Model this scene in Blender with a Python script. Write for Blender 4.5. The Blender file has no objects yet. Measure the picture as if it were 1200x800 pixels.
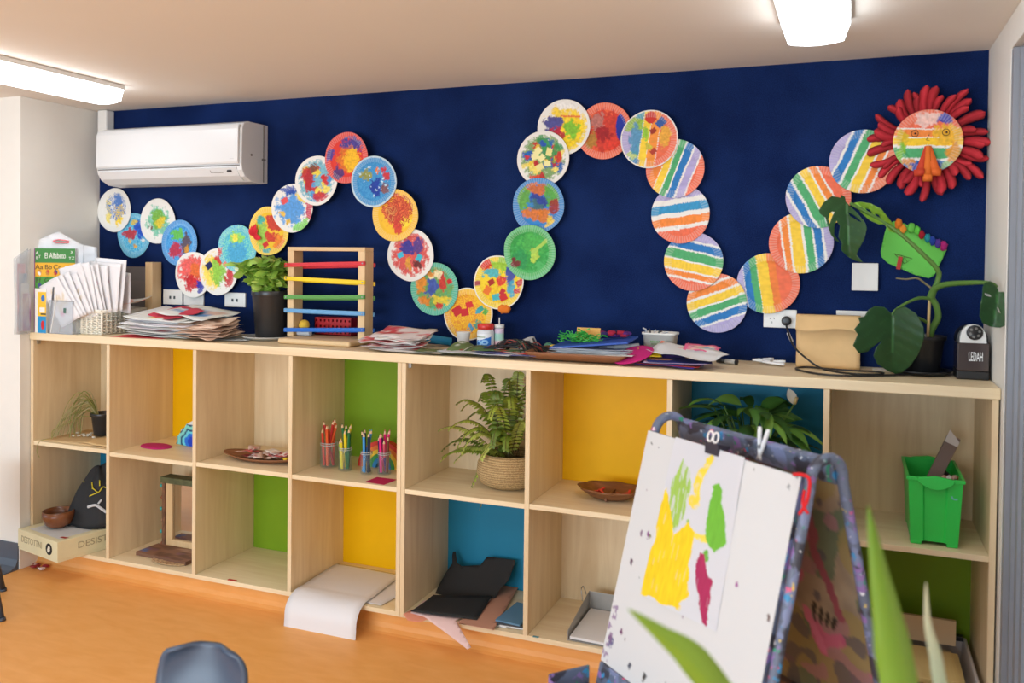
import bpy, bmesh, math, random
from mathutils import Vector, Matrix, noise, geometry
random.seed(7)
rnd = random.random
def ru(a, b): return a + (b - a) * random.random()
SC = bpy.context.scene
COL = SC.collection
PI = math.pi
# ------------------------------------------------------------------ camera model
F, YAW, PIT, ROL = 1004.85, .3769, -.0165, .0114
CAM = Vector((3.8779, -3.5927, 1.6015)); V0 = -80.05
_f = Vector((-math.sin(YAW) * math.cos(PIT), math.cos(YAW) * math.cos(PIT), math.sin(PIT)))
_r = Vector((math.cos(YAW), math.sin(YAW), 0)); _u = _r.cross(_f)
RX = _r * math.cos(ROL) + _u * math.sin(ROL); UX = -_r * math.sin(ROL) + _u * math.cos(ROL)
def ray(u, v): return _f + RX * ((u - 600) / F) - UX * ((v - 400 - V0) / F)
def on(u, v, ax, val):
    d = ray(u, v); i = 'xyz'.index(ax); return CAM + d * ((val - CAM[i]) / d[i])
def at(u, v, y): return on(u, v, 'y', y)          # the point of the plane y=const seen at a pixel of the photo
def top(u, v): return on(u, v, 'z', 1.2)
def xz(u, v, y): p = at(u, v, y); return p.x, p.z
cd = bpy.data.cameras.new('camera'); cam = bpy.data.objects.new('camera', cd); COL.objects.link(cam)
cam.matrix_world = Matrix(((RX.x, UX.x, -_f.x, CAM.x), (RX.y, UX.y, -_f.y, CAM.y), (RX.z, UX.z, -_f.z, CAM.z), (0, 0, 0, 1)))
cd.sensor_width = 36; cd.lens = F / 1200 * 36; cd.shift_y = V0 / 1200; cd.clip_start = .05
cd.dof.use_dof = True; cd.dof.focus_distance = 3.9; cd.dof.aperture_fstop = 2.3
SC.camera = cam
# ------------------------------------------------------------------ colours and materials
def C(r, g, b):
    return tuple((x / 255 / 12.92 if x / 255 <= .04045 else ((x / 255 + .055) / 1.055) ** 2.4) for x in (r, g, b))
def mixc(a, b, t): return tuple(a[i] * (1 - t) + b[i] * t for i in range(3))
def scl(a, k): return tuple(min(1, x * k) for x in a)
W_ = C(238, 236, 230); RD = C(205, 40, 38); OR = C(240, 125, 40); YE = C(250, 212, 35); GR = C(95, 175, 70); TE = C(60, 165, 150)
CY = C(45, 150, 205); BL = C(25, 55, 160); LA = C(178, 168, 214); SA = C(238, 112, 78); BR = C(120, 70, 45); MG = C(190, 25, 110); EG = C(60, 165, 105)
MB = C(35, 120, 190); NV = C(25, 35, 90)
_mats = {}
def new_mat(name):
    m = bpy.data.materials.new(name); m.use_nodes = True
    return m, m.node_tree.nodes, m.node_tree.links, m.node_tree.nodes['Principled BSDF']
def mat(name, col, rough=.5, metal=0, var=.06, scale=12, bump=0, bscale=60, spec=.5, trans=None, coat=0, sss=0):
    if name in _mats: return _mats[name]
    m, N, L, B = new_mat(name)
    B.inputs['Roughness'].default_value = rough; B.inputs['Metallic'].default_value = metal
    B.inputs['Specular IOR Level'].default_value = spec; B.inputs['Coat Weight'].default_value = coat
    tc = N.new('ShaderNodeTexCoord'); nz = N.new('ShaderNodeTexNoise'); nz.inputs['Scale'].default_value = scale; nz.inputs['Detail'].default_value = 4
    L.new(tc.outputs['Object'], nz.inputs['Vector'])
    cr = N.new('ShaderNodeValToRGB'); cr.color_ramp.elements[0].position = .3; cr.color_ramp.elements[1].position = .7
    cr.color_ramp.elements[0].color = (*scl(col, 1 - var), 1); cr.color_ramp.elements[1].color = (*scl(col, 1 + var), 1)
    L.new(nz.outputs['Fac'], cr.inputs['Fac']); L.new(cr.outputs['Color'], B.inputs['Base Color'])
    if bump:
        b = N.new('ShaderNodeBump'); b.inputs['Strength'].default_value = bump; b.inputs['Distance'].default_value = .002
        n2 = N.new('ShaderNodeTexNoise'); n2.inputs['Scale'].default_value = bscale; n2.inputs['Detail'].default_value = 5
        L.new(tc.outputs['Object'], n2.inputs['Vector']); L.new(n2.outputs['Fac'], b.inputs['Height']); L.new(b.outputs['Normal'], B.inputs['Normal'])
    if trans is not None:
        mx = N.new('ShaderNodeMixShader'); t = N.new('ShaderNodeBsdfTransparent'); mx.inputs[0].default_value = trans
        t.inputs['Color'].default_value = (*[min(1, c * .3 + .72) for c in col], 1)
        L.new(B.outputs[0], mx.inputs[1]); L.new(t.outputs[0], mx.inputs[2]); L.new(mx.outputs[0], N['Material Output'].inputs['Surface'])
    if sss: B.inputs['Subsurface Weight'].default_value = sss; B.inputs['Subsurface Radius'].default_value = (.02, .02, .01)
    _mats[name] = m; return m
def vmat(name='painted', rough=.6, bump=.15, bscale=90, sheen=0, backlit=0):
    """a material whose colour is the surface's own paint, stored on the mesh by the drawing functions below"""
    if name in _mats: return _mats[name]
    m, N, L, B = new_mat(name); a = N.new('ShaderNodeAttribute'); a.attribute_name = 'Col'
    L.new(a.outputs['Color'], B.inputs['Base Color']); B.inputs['Roughness'].default_value = rough
    tc = N.new('ShaderNodeTexCoord'); n2 = N.new('ShaderNodeTexNoise'); n2.inputs['Scale'].default_value = bscale; n2.inputs['Detail'].default_value = 5
    b = N.new('ShaderNodeBump'); b.inputs['Strength'].default_value = bump; b.inputs['Distance'].default_value = .002
    L.new(tc.outputs['Object'], n2.inputs['Vector']); L.new(n2.outputs['Fac'], b.inputs['Height']); L.new(b.outputs['Normal'], B.inputs['Normal'])
    if backlit:
        mx = N.new('ShaderNodeMixShader'); t = N.new('ShaderNodeBsdfTranslucent'); mx.inputs[0].default_value = backlit
        L.new(a.outputs['Color'], t.inputs['Color']); L.new(B.outputs[0], mx.inputs[1]); L.new(t.outputs[0], mx.inputs[2]); L.new(mx.outputs[0], N['Material Output'].inputs['Surface'])
    _mats[name] = m; return m
def wood(name, c0, c1, axis, rough=.42, fine=1.0):
    if name in _mats: return _mats[name]
    m, N, L, B = new_mat(name); tc = N.new('ShaderNodeTexCoord'); mp = N.new('ShaderNodeMapping')
    s = [14 * fine, 14 * fine, 14 * fine]; s['xyz'.index(axis)] = 1.1 * fine; mp.inputs['Scale'].default_value = s
    L.new(tc.outputs['Object'], mp.inputs['Vector'])
    nz = N.new('ShaderNodeTexNoise'); nz.inputs['Scale'].default_value = 1.3; nz.inputs['Detail'].default_value = 8; nz.inputs['Distortion'].default_value = .6; nz.inputs['Roughness'].default_value = .62
    L.new(mp.outputs[0], nz.inputs['Vector'])
    cr = N.new('ShaderNodeValToRGB'); cr.color_ramp.elements[0].position = .3; cr.color_ramp.elements[1].position = .72
    cr.color_ramp.elements[0].color = (*c0, 1); cr.color_ramp.elements[1].color = (*c1, 1)
    L.new(nz.outputs['Fac'], cr.inputs['Fac']); L.new(cr.outputs['Color'], B.inputs['Base Color']); B.inputs['Roughness'].default_value = rough
    b = N.new('ShaderNodeBump'); b.inputs['Strength'].default_value = .04; b.inputs['Distance'].default_value = .001
    L.new(nz.outputs['Fac'], b.inputs['Height']); L.new(b.outputs['Normal'], B.inputs['Normal'])
    _mats[name] = m; return m
MAPLE_Z = wood('maple_upright', C(218, 190, 148), C(238, 216, 178), 'z')
MAPLE_X = wood('maple_lengthwise', C(226, 200, 158), C(244, 226, 190), 'x')
PINE = wood('pine', C(214, 178, 128), C(236, 206, 160), 'z', .5)
PINE_X = wood('pine_lengthwise', C(214, 178, 128), C(236, 206, 160), 'x', .5)
BEECH = wood('birch_ply', C(224, 190, 120), C(240, 212, 148), 'y', .5)
DARKW = wood('brown_wood', C(110, 66, 36), C(160, 104, 60), 'x', .4)
WHITE = mat('white_plastic', C(235, 234, 230), .35, var=.01)
BLACK = mat('black_plastic', C(28, 28, 30), .35, var=.1)
PAINT = vmat()
PAPER = vmat('paper', .75, .1, 60, backlit=.12)
LEAFM = vmat('leaf_surface', .38, .1, 40, backlit=.3)
FUZZY = vmat('fuzzy_fibre', .95, .8, 400)
CLEAR = mat('clear_plastic', C(225, 228, 232), .12, trans=.72, var=.02)
GLASS = mat('jar_glass', C(225, 232, 232), .05, trans=.95, var=.01)
METAL = mat('bright_metal', C(190, 190, 192), .28, 1, .03)
# ------------------------------------------------------------------ mesh building
class G:
    def __init__(s): s.v = []; s.f = []; s.c = []; s.col = (.8, .8, .8)
    def add(s, vs, fs, cols=None):
        o = len(s.v); s.v += [Vector(p) for p in vs]; s.f += [tuple(i + o for i in f) for f in fs]
        s.c += list(cols) if cols else [s.col] * len(vs); return s
    def box(s, x0, x1, y0, y1, z0, z1, col=None, M=None):
        if col: s.col = col
        vs = [Vector((x, y, z)) for x in (x0, x1) for y in (y0, y1) for z in (z0, z1)]
        if M: vs = [M @ p for p in vs]
        return s.add(vs, [(0, 1, 3, 2), (4, 6, 7, 5), (0, 4, 5, 1), (2, 3, 7, 6), (0, 2, 6, 4), (1, 5, 7, 3)])
    def grid(s, nu, nv, fn, cf=None, wrap=False):
        vs = []; cs = []
        for j in range(nv + 1):
            for i in range(nu + (0 if wrap else 1)):
                a, b = i / nu, j / nv; vs.append(fn(a, b)); cs.append(cf(a, b) if cf else s.col)
        n = nu if wrap else nu + 1; fs = []
        for j in range(nv):
            for i in range(nu): i2 = (i + 1) % n; fs.append((j * n + i, j * n + i2, (j + 1) * n + i2, (j + 1) * n + i))
        return s.add(vs, fs, cs)
    def tube(s, pts, r, n=8, col=None, caps=True, flat=1):
        if col: s.col = col
        pts = [Vector(p) for p in pts]; rs = r if isinstance(r, (list, tuple)) else [r] * len(pts)
        o = []; prev = None
        for k, p in enumerate(pts):
            t = (pts[min(k + 1, len(pts) - 1)] - pts[max(k - 1, 0)]).normalized()
            if prev is None: a = t.orthogonal().normalized()
            else: a = (prev - t * prev.dot(t)); a = a.normalized() if a.length > 1e-6 else t.orthogonal().normalized()
            prev = a; b = t.cross(a)
            o += [p + (a * math.cos(2 * PI * q / n) + b * math.sin(2 * PI * q / n) * flat) * rs[k] for q in range(n)]
        fs = [(k * n + q, k * n + (q + 1) % n, (k + 1) * n + (q + 1) % n, (k + 1) * n + q) for k in range(len(pts) - 1) for q in range(n)]
        if caps: fs += [tuple(range(n - 1, -1, -1)), tuple(range((len(pts) - 1) * n, len(pts) * n))]
        return s.add(o, fs)
    def lathe(s, prof, cx, cy, n=32, col=None, M=None, sx=1, sy=1, cf=None):
        if col: s.col = col
        vs = []; cs = []
        for k, (r, z) in enumerate(prof):
            for q in range(n):
                a = 2 * PI * q / n; p = Vector((cx + r * sx * math.cos(a), cy + r * sy * math.sin(a), z)); vs.append(M @ p if M else p); cs.append(cf(k, q) if cf else s.col)
        fs = [(k * n + q, k * n + (q + 1) % n, (k + 1) * n + (q + 1) % n, (k + 1) * n + q) for k in range(len(prof) - 1) for q in range(n)]
        fs += [tuple(range(n - 1, -1, -1)), tuple(range((len(prof) - 1) * n, len(prof) * n))]
        return s.add(vs, fs, cs)
    def ball(s, c, r, n=10, col=None, sq=(1, 1, 1), rough=0):
        if col: s.col = col
        def fn(a, b):
            th = a * 2 * PI; ph = (b - .5) * PI; d = Vector((math.cos(th) * math.cos(ph), math.sin(th) * math.cos(ph), math.sin(ph)))
            k = 1 + (rough * noise.noise(Vector(c) * 40 + d * 4) if rough else 0)
            return Vector(c) + Vector((d.x * sq[0], d.y * sq[1], d.z * sq[2])) * r * k
        return s.grid(n, max(4, n // 2), fn, None, True)
    def blade(s, p, d, side, L, Wd, droop=0, n=8, c0=(.1, .3, .05), c1=None, prof=None, fold=.15, twist=0):
        p = Vector(p); d = Vector(d).normalized(); side = Vector(side); side = (side - d * side.dot(d)).normalized(); up = side.cross(d).normalized()
        vs = []; cs = []; c1 = c1 or c0
        for k in range(n + 1):
            t = k / n; w = (prof(t) if prof else math.sin(PI * min(1, t * .93 + .07)) ** .8) * Wd / 2
            q = p + d * (L * t) + Vector((0, 0, -droop * L * t * t)); sd = side * math.cos(twist * t) + up * math.sin(twist * t)
            vs += [q - sd * w + up * fold * w, q, q + sd * w + up * fold * w]
            c = mixc(c0, c1, t); cs += [c, scl(c, 1.15), c]
        fs = []
        for k in range(n): o = k * 3; fs += [(o, o + 1, o + 4, o + 3), (o + 1, o + 2, o + 5, o + 4)]
        return s.add(vs, fs, cs)
    def shape(s, outline, fn, step, holes=(), cf=None, thick=None):
        """fills a 2-D outline with an even net of points and carries it into space with fn(a,b)"""
        def inside(p, poly):
            r = False; j = len(poly) - 1
            for i in range(len(poly)):
                if (poly[i][1] > p[1]) != (poly[j][1] > p[1]) and p[0] < (poly[j][0] - poly[i][0]) * (p[1] - poly[i][1]) / (poly[j][1] - poly[i][1]) + poly[i][0]: r = not r
                j = i
            return r
        co = []; ed = []
        for poly in [outline] + list(holes):
            o = len(co); pts = []
            for i in range(len(poly)):
                a = Vector(poly[i][:2]); b = Vector(poly[(i + 1) % len(poly)][:2]); k = max(1, int((b - a).length / step))
                pts += [a.lerp(b, q / k) for q in range(k)]
            co += pts; ed += [(o + i, o + (i + 1) % len(pts)) for i in range(len(pts))]
        xs = [p[0] for p in outline]; ys = [p[1] for p in outline]
        x = min(xs) + step / 2
        while x < max(xs):
            y = min(ys) + step / 2
            while y < max(ys):
                if inside((x, y), outline) and not any(inside((x, y), h) for h in holes): co.append(Vector((x, y)))
                y += step
            x += step
        r = geometry.delaunay_2d_cdt(co, ed, [], 0, 1e-7); V2, F2 = r[0], r[2]; fs = []
        for f in F2:
            c = sum((V2[i] for i in f), Vector((0, 0))) / len(f)
            if inside(c, outline) and not any(inside(c, h) for h in holes): fs.append(tuple(f))
        vs = [fn(p.x, p.y) for p in V2]; cs = [cf(p.x, p.y) if cf else s.col for p in V2]
        return s.add(vs, fs, cs)
    def build(s, name, m, parent=None, smooth=False, bevel=0, solid=0, label=None, seg=2):
        me = bpy.data.meshes.new(name); off = parent_loc(parent)
        me.from_pydata([p - off for p in s.v], [], s.f); me.update()
        ca = me.color_attributes.new('Col', 'FLOAT_COLOR', 'POINT'); ca.data.foreach_set('color', [x for c in s.c for x in (*(c or (.8, .8, .8)), 1)])
        bm = bmesh.new(); bm.from_mesh(me); bmesh.ops.recalc_face_normals(bm, faces=bm.faces); bm.to_mesh(me); bm.free()
        if smooth: me.polygons.foreach_set('use_smooth', [True] * len(me.polygons))
        me.materials.append(m); o = bpy.data.objects.new(name, me); COL.objects.link(o)
        if parent: o.parent = parent
        if label: o['label'] = label
        if bevel:
            b = o.modifiers.new('bevel', 'BEVEL'); b.width = bevel; b.segments = seg; b.limit_method = 'ANGLE'; b.angle_limit = math.radians(50)
            if smooth is False: pass
        if solid: b = o.modifiers.new('solid', 'SOLIDIFY'); b.thickness = solid; b.offset = 0
        return o
def parent_loc(p):
    v = Vector((0, 0, 0))
    while p: v += p.location; p = p.parent
    return v
def tag(o, label, cat, group=None):
    o['label'] = label; o['category'] = cat
    if group: o['group'] = group
    return o
def thing(name, label, cat, loc, group=None):
    o = bpy.data.objects.new(name, None); o.empty_display_size = .05; COL.objects.link(o); o.location = loc; return tag(o, label, cat, group)
def struct(o): o['kind'] = 'structure'; return o
def rebase(o, loc):
    """moves a mesh thing's origin to its base"""
    loc = Vector(loc); o.data.transform(Matrix.Translation(-loc)); o.location = loc; return o
def single(g, name, m, label, cat, group=None, **k):
    o = g.build(name, m, None, **k); xs = [v.co for v in o.data.vertices]
    lo = Vector([min(c[i] for c in xs) for i in range(3)]); hi = Vector([max(c[i] for c in xs) for i in range(3)])
    rebase(o, ((lo.x + hi.x) / 2, (lo.y + hi.y) / 2, lo.z)); return tag(o, label, cat, group)
def text(body, name, m, parent, pos, size, X, Y, extrude=.0004, width=None):
    """raised lettering: X runs along the line, Y up the letters"""
    cu = bpy.data.curves.new(name, 'FONT'); cu.body = body; cu.size = size; cu.extrude = extrude; cu.align_x = 'CENTER'; cu.align_y = 'CENTER'
    t = bpy.data.objects.new(name, cu); COL.objects.link(t); dg = bpy.context.evaluated_depsgraph_get(); dg.update()
    me = bpy.data.meshes.new_from_object(t.evaluated_get(dg)); bpy.data.objects.remove(t)
    X = Vector(X).normalized(); Y = Vector(Y).normalized(); Z = X.cross(Y)
    k = 1
    if width:
        xs = [v.co.x for v in me.vertices]; k = width / (max(xs) - min(xs))
    M = Matrix(((X.x * k, Y.x, Z.x, pos[0]), (X.y * k, Y.y, Z.y, pos[1]), (X.z * k, Y.z, Z.z, pos[2]), (0, 0, 0, 1)))
    me.transform(Matrix.Translation(-parent_loc(parent)) @ M); me.materials.clear(); me.materials.append(m)
    o = bpy.data.objects.new(name, me); COL.objects.link(o); o.parent = parent; return o
def nz(x, y, s=1, seed=0): return noise.noise(Vector((x * s, y * s, seed * 7.31)))
def inpoly(p, poly):
    r = False; j = len(poly) - 1
    for i in range(len(poly)):
        if (poly[i][1] > p[1]) != (poly[j][1] > p[1]) and p[0] < (poly[j][0] - poly[i][0]) * (p[1] - poly[i][1]) / (poly[j][1] - poly[i][1]) + poly[i][0]: r = not r
        j = i
    return r
def art(bg, shapes, seed=0):
    """returns colour(x,y): child's painting from stripes, blobs, scraps and scribbles"""
    pre = []
    for s in shapes:
        if s[0] == 'sc':
            _, n, cols, size, R = s; R_ = random.Random(seed * 31 + n)
            for k in range(n):
                a = R_.random() * 2 * PI; r = R * math.sqrt(R_.random()); sz = size * R_.uniform(.6, 1.3)
                pre.append(('bl', r * math.cos(a), r * math.sin(a), sz, sz * R_.uniform(.6, 1.4), R_.choice(cols)))
        elif s[0] == 'sqs':
            _, n, cols, size, R = s; R_ = random.Random(seed * 17 + n)
            for k in range(n):
                a = R_.random() * 2 * PI; r = R * math.sqrt(R_.random()); pre.append(('sq', r * math.cos(a), r * math.sin(a), size * R_.uniform(.8, 1.2), R_.random() * 90, R_.choice(cols)))
        else: pre.append(s)
    def f(x, y):
        c = bg
        wx = x + .12 * nz(x, y, 3.1, seed) + .07 * nz(x, y, 8, seed + 1) + .04 * nz(x, y, 20, seed + 7); wy = y + .12 * nz(x, y, 3.1, seed + 2) + .07 * nz(x, y, 8, seed + 3) + .04 * nz(x, y, 20, seed + 8)
        for s in pre:
            k = s[0]
            if k == 'st':
                a = math.radians(s[1]); t = (x + .025 * nz(x, y, 3, seed)) * math.cos(a) + (y + .03 * nz(x, y, 3, seed + 5)) * math.sin(a)
                for p0, p1, col in s[2]:
                    if p0 <= t < p1: c = scl(col, 1 + .16 * nz(x * math.sin(a) * 2 + x, y * 2, 5, seed)); break
            elif k == 'bl':
                d = ((wx - s[1]) / s[3]) ** 2 + ((wy - s[2]) / s[4]) ** 2
                dn = d + .8 * nz(x, y, 7, seed + 9) + .5 * nz(x, y, 19, seed + 6)
                if dn < 1.05: c = mixc(c, scl(s[5], 1 + .3 * nz(x, y, 14, seed + len(s))), .95 if dn < .8 else .65)
            elif k == 'el':
                if ((x - s[1]) / s[3]) ** 2 + ((y - s[2]) / s[4]) ** 2 < 1: c = s[5]
            elif k == 'sq':
                a = math.radians(s[4]); dx, dy = x - s[1], y - s[2]
                if abs(dx * math.cos(a) + dy * math.sin(a)) < s[3] and abs(-dx * math.sin(a) + dy * math.cos(a)) < s[3] * .8: c = s[5]
            elif k == 'ring':
                r = math.hypot(x, y)
                if s[1] <= r < s[2]: c = s[3]
            elif k == 'scrib':
                r = math.hypot(wx - s[1], wy - s[2])
                if r < s[3] and abs(math.sin((wx * 31 + 9 * nz(x, y, 4, seed + 4)) )) > .72: c = s[4]
            elif k == 'ln':
                a = Vector((s[1], s[2])); b = Vector((s[3], s[4])); p = Vector((x, y)); t = max(0, min(1, (p - a).dot(b - a) / (b - a).length_squared))
                if (p - a.lerp(b, t)).length < s[5]: c = s[6]
        return c
    return f
# ================================================================== SETTING
H = 2.391; D = .434
def felt():
    m, N, L, B = new_mat('blue_felt'); tc = N.new('ShaderNodeTexCoord'); n1 = N.new('ShaderNodeTexNoise'); n1.inputs['Scale'].default_value = 260; n1.inputs['Detail'].default_value = 3
    n0 = N.new('ShaderNodeTexNoise'); n0.inputs['Scale'].default_value = 3; n0.inputs['Detail'].default_value = 5
    L.new(tc.outputs['Object'], n1.inputs['Vector']); L.new(tc.outputs['Object'], n0.inputs['Vector'])
    ad = N.new('ShaderNodeMath'); ad.operation = 'ADD'; L.new(n1.outputs['Fac'], ad.inputs[0]); L.new(n0.outputs['Fac'], ad.inputs[1])
    cr = N.new('ShaderNodeValToRGB'); cr.color_ramp.elements[0].position = .8 / 2; cr.color_ramp.elements[1].position = 1.2 / 2 
    mu = N.new('ShaderNodeMath'); mu.operation = 'MULTIPLY'; mu.inputs[1].default_value = .5; L.new(ad.outputs[0], mu.inputs[0])
    cr.color_ramp.elements[0].color = (*C(11, 27, 68), 1); cr.color_ramp.elements[1].color = (*C(25, 47, 98), 1)
    L.new(mu.outputs[0], cr.inputs['Fac']); L.new(cr.outputs['Color'], B.inputs['Base Color']); B.inputs['Roughness'].default_value = .95; B.inputs['Specular IOR Level'].default_value = .1
    b = N.new('ShaderNodeBump'); b.inputs['Strength'].default_value = .5; b.inputs['Distance'].default_value = .001; L.new(n1.outputs['Fac'], b.inputs['Height']); L.new(b.outputs['Normal'], B.inputs['Normal'])
    return m
WALLP = mat('wall_paint', C(236, 232, 224), .8, var=.01, bump=.05)
CEILP = mat('ceiling_paint', C(238, 232, 224), .85, var=.01, scale=2)
def vinyl(name, k=1):
    m, N, L, B = new_mat(name); tc = N.new('ShaderNodeTexCoord'); mp = N.new('ShaderNodeMapping'); mp.inputs['Scale'].default_value = (1, 3.2, 3.2); mp.inputs['Rotation'].default_value = (0, 0, .5)
    L.new(tc.outputs['Object'], mp.inputs['Vector']); n1 = N.new('ShaderNodeTexNoise'); n1.inputs['Scale'].default_value = 7; n1.inputs['Detail'].default_value = 8; n1.inputs['Distortion'].default_value = .5
    L.new(mp.outputs[0], n1.inputs['Vector']); cr = N.new('ShaderNodeValToRGB'); cr.color_ramp.elements[0].position = .3; cr.color_ramp.elements[1].position = .7
    cr.color_ramp.elements[0].color = (*scl(C(232, 162, 84), k), 1); cr.color_ramp.elements[1].color = (*scl(C(240, 174, 100), k), 1)
    L.new(n1.outputs['Fac'], cr.inputs['Fac']); L.new(cr.outputs['Color'], B.inputs['Base Color']); B.inputs['Roughness'].default_value = .5; return m
VINYL = vinyl('orange_vinyl')
struct(G().box(-3, 6, -7, .1, -.1, 0).build('floor', VINYL))
struct(G().box(-3, 6, -7, .1, H, H + .1).build('ceiling', CEILP))
struct(G().box(-.015, 4.336, 0, .1, 0, H).build('wall_back', felt()))
struct(G().box(-3, -.015, -.49, .1, 0, H).build('wall_left', WALLP, bevel=.002))
struct(G().box(4.336, 4.5, -.482, .1, 0, H).box(4.336, 4.5, -1.45, -.482, 2.283, H).box(4.336, 4.5, -7, -1.45, 0, H).build('wall_right', WALLP, bevel=.002))
dg = G(); GREYD = mat('grey_door', C(150, 154, 162), .5, var=.03)
dg.box(4.362, 4.40, -1.45, -.482, 0, 2.283)
dg.box(4.338, 4.362, -.52, -.484, 0, 2.28)
for k in range(9): dg.box(4.352, 4.364, -.56 - k * .1, -.535 - k * .1, 0.02, 2.27)
struct(dg.build('door_1', GREYD))
# grey skirting with a coved foot on the nib wall
g = G(); SK = mat('grey_vinyl', C(84, 92, 104), .5, var=.05)
prof = [(-.4901, 0.135), (-.496, .135), (-.497, .05), (-.51, .02), (-.54, .006), (-.60, .002), (-.60, 0), (-.49, 0)]
vs = [(x, y, z) for x in (-3, -.02) for y, z in prof]; n = len(prof)
g.add(vs, [(i, (i + 1) % n, n + (i + 1) % n, n + i) for i in range(n)] + [tuple(range(n)), tuple(range(2 * n - 1, n - 1, -1))])
struct(g.build('baseboard_left', SK))
# orange vinyl plinth under the shelving, coved at its foot
g = G(); prof = [(-.385, .092), (-.385, .035), (-.39, .015), (-.405, .004), (-.42, 0), (-.2, 0), (-.2, .092)]
vs = [(x, y, z) for x in (-.014, 4.334) for y, z in prof]; n = len(prof)
g.add(vs, [(i, (i + 1) % n, n + (i + 1) % n, n + i) for i in range(n)] + [tuple(range(n)), tuple(range(2 * n - 1, n - 1, -1))])
struct(g.build('trim_1', VINYL))
# ---- ceiling lights
EM = bpy.data.materials.new('lit_diffuser'); EM.use_nodes = True; b = EM.node_tree.nodes['Principled BSDF']; b.inputs['Base Color'].default_value = (.9, .9, .9, 1); b.inputs['Emission Color'].default_value = (.89, .95, 1, 1); b.inputs['Emission Strength'].default_value = 7
def light_fitting(x0, x1, y0, y1, label):
    t = thing('ceiling_light', label, 'ceiling light', ((x0 + x1) / 2, (y0 + y1) / 2, H), 'diffuser lights on the ceiling')
    G().box(x0, x1, y0, y1, H - .022, H - .0005).build('base_tray', WHITE, t, bevel=.003)
    g = G(); w = (x1 - x0) / 2; cx = (x0 + x1) / 2; m = 12
    def fn(a, b):
        s = a * 2 - 1; return Vector((cx + s * (w - .004) * (1 - .06 * (1 - abs(s))), y0 + .004 + b * (y1 - y0 - .008), H - .022 - .048 * min(1, (1 - abs(s)) * 8) - .014 * (1 - s * s)))
    g.grid(m, 1, fn)
    for b in (0, 1):
        o = [fn(i / m, b) for i in range(m + 1)]; g.add(o, [tuple(range(m + 1))])
    g.build('diffuser', EM, t)
light_fitting(.50, .715, -2.0, -.53, 'long lit ceiling light fitting above the wall air conditioner')
light_fitting(3.65, 3.865, -2.0, -.62, 'lit ceiling light fitting in front of the blue wall towards the right')
# ================================================================== CABINETS
DX = [0, .5132, 1.0447, 1.5797, 2.1365, 2.701, 3.2604, 3.8054, 4.32]
MZ = [.646, .636, .639, .637, .634, .636, .643, .65]
T2 = .01
BC = {'wood': None, 'yellow': mat('yellow_board', C(240, 182, 0), .45, var=.02, spec=.2), 'green': mat('green_board', C(122, 158, 34), .45, var=.02, spec=.2), 'blue': mat('blue_board', C(38, 130, 165), .45, var=.02, spec=.2)}
TOPC = ['wood', 'yellow', 'wood', 'green', 'wood', 'yellow', 'blue', 'wood']; BOTC = ['blue', 'wood', 'green', 'yellow', 'blue', 'wood', 'yellow', 'green']
def cabinet(c0, label):
    xa, xb = DX[c0], DX[c0 + 4]
    if c0 == 0: xa -= .01
    else: xb += .01
    t = thing('cubby_shelf_unit', label, 'shelf unit', ((xa + xb) / 2, -D / 2, .093), 'maple cubby shelf units along the blue wall')
    ZB, ZT = .093, 1.163; e = .0005
    ztop = ZB + .02
    G().box(xa + e, xa + .02, -D, -.002, ZB, ZT - e).build('side_panel', MAPLE_Z, t, bevel=.0015)
    G().box(xb - .02, xb - e, -D, -.002, ZB, ZT - e).build('side_panel', MAPLE_Z, t, bevel=.0015)
    G().box(xa + .02, xb - .02, -D + .001, -.002, ZB, ztop).build('bottom_panel', MAPLE_X, t, bevel=.0015)
    for k in range(c0 + 1, c0 + 4): G().box(DX[k] - T2, DX[k] + T2, -D, -.012, ztop, ZT - e).build('divider', MAPLE_Z, t, bevel=.0015)
    for k in range(c0, c0 + 4):
        x0 = DX[k] + T2 if k > c0 else xa + .02; x1 = DX[k + 1] - T2 if k < c0 + 3 else xb - .02
        G().box(x0, x1, -D + .002, -.012, MZ[k] - .02, MZ[k]).build('shelf', MAPLE_X, t, bevel=.0015)
        for cc, z0, z1 in ((TOPC[k], MZ[k] - .01, ZT - e), (BOTC[k], ztop, MZ[k] - .01)):
            G().box(x0 - .004, x1 + .004, -.012, -.003, z0, z1).build('back_panel', BC[cc] or MAPLE_Z, t, label=(None if cc == 'wood' else cc + ' back panel'))
    for k in range(c0, c0 + 4):      # little metal brackets under the top
        if k in (0, 4): x0 = xa + .02; G().box(x0, x0 + .012, -D + .02, -D + .034, ZT - .022, ZT - e).build('bracket', METAL, t)
cabinet(0, 'left maple cubby shelf unit of eight cubbies, some with yellow, green or blue backs')
cabinet(4, 'right maple cubby shelf unit of eight cubbies, behind the painting easel')
o = G().box(-.013, 4.334, -D - .004, -.001, 1.1632, 1.2).build('worktop', MAPLE_X, bevel=.003); rebase(o, (2.16, -.2, 1.163)); tag(o, 'long maple worktop running over both cubby shelf units', 'worktop')
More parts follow.
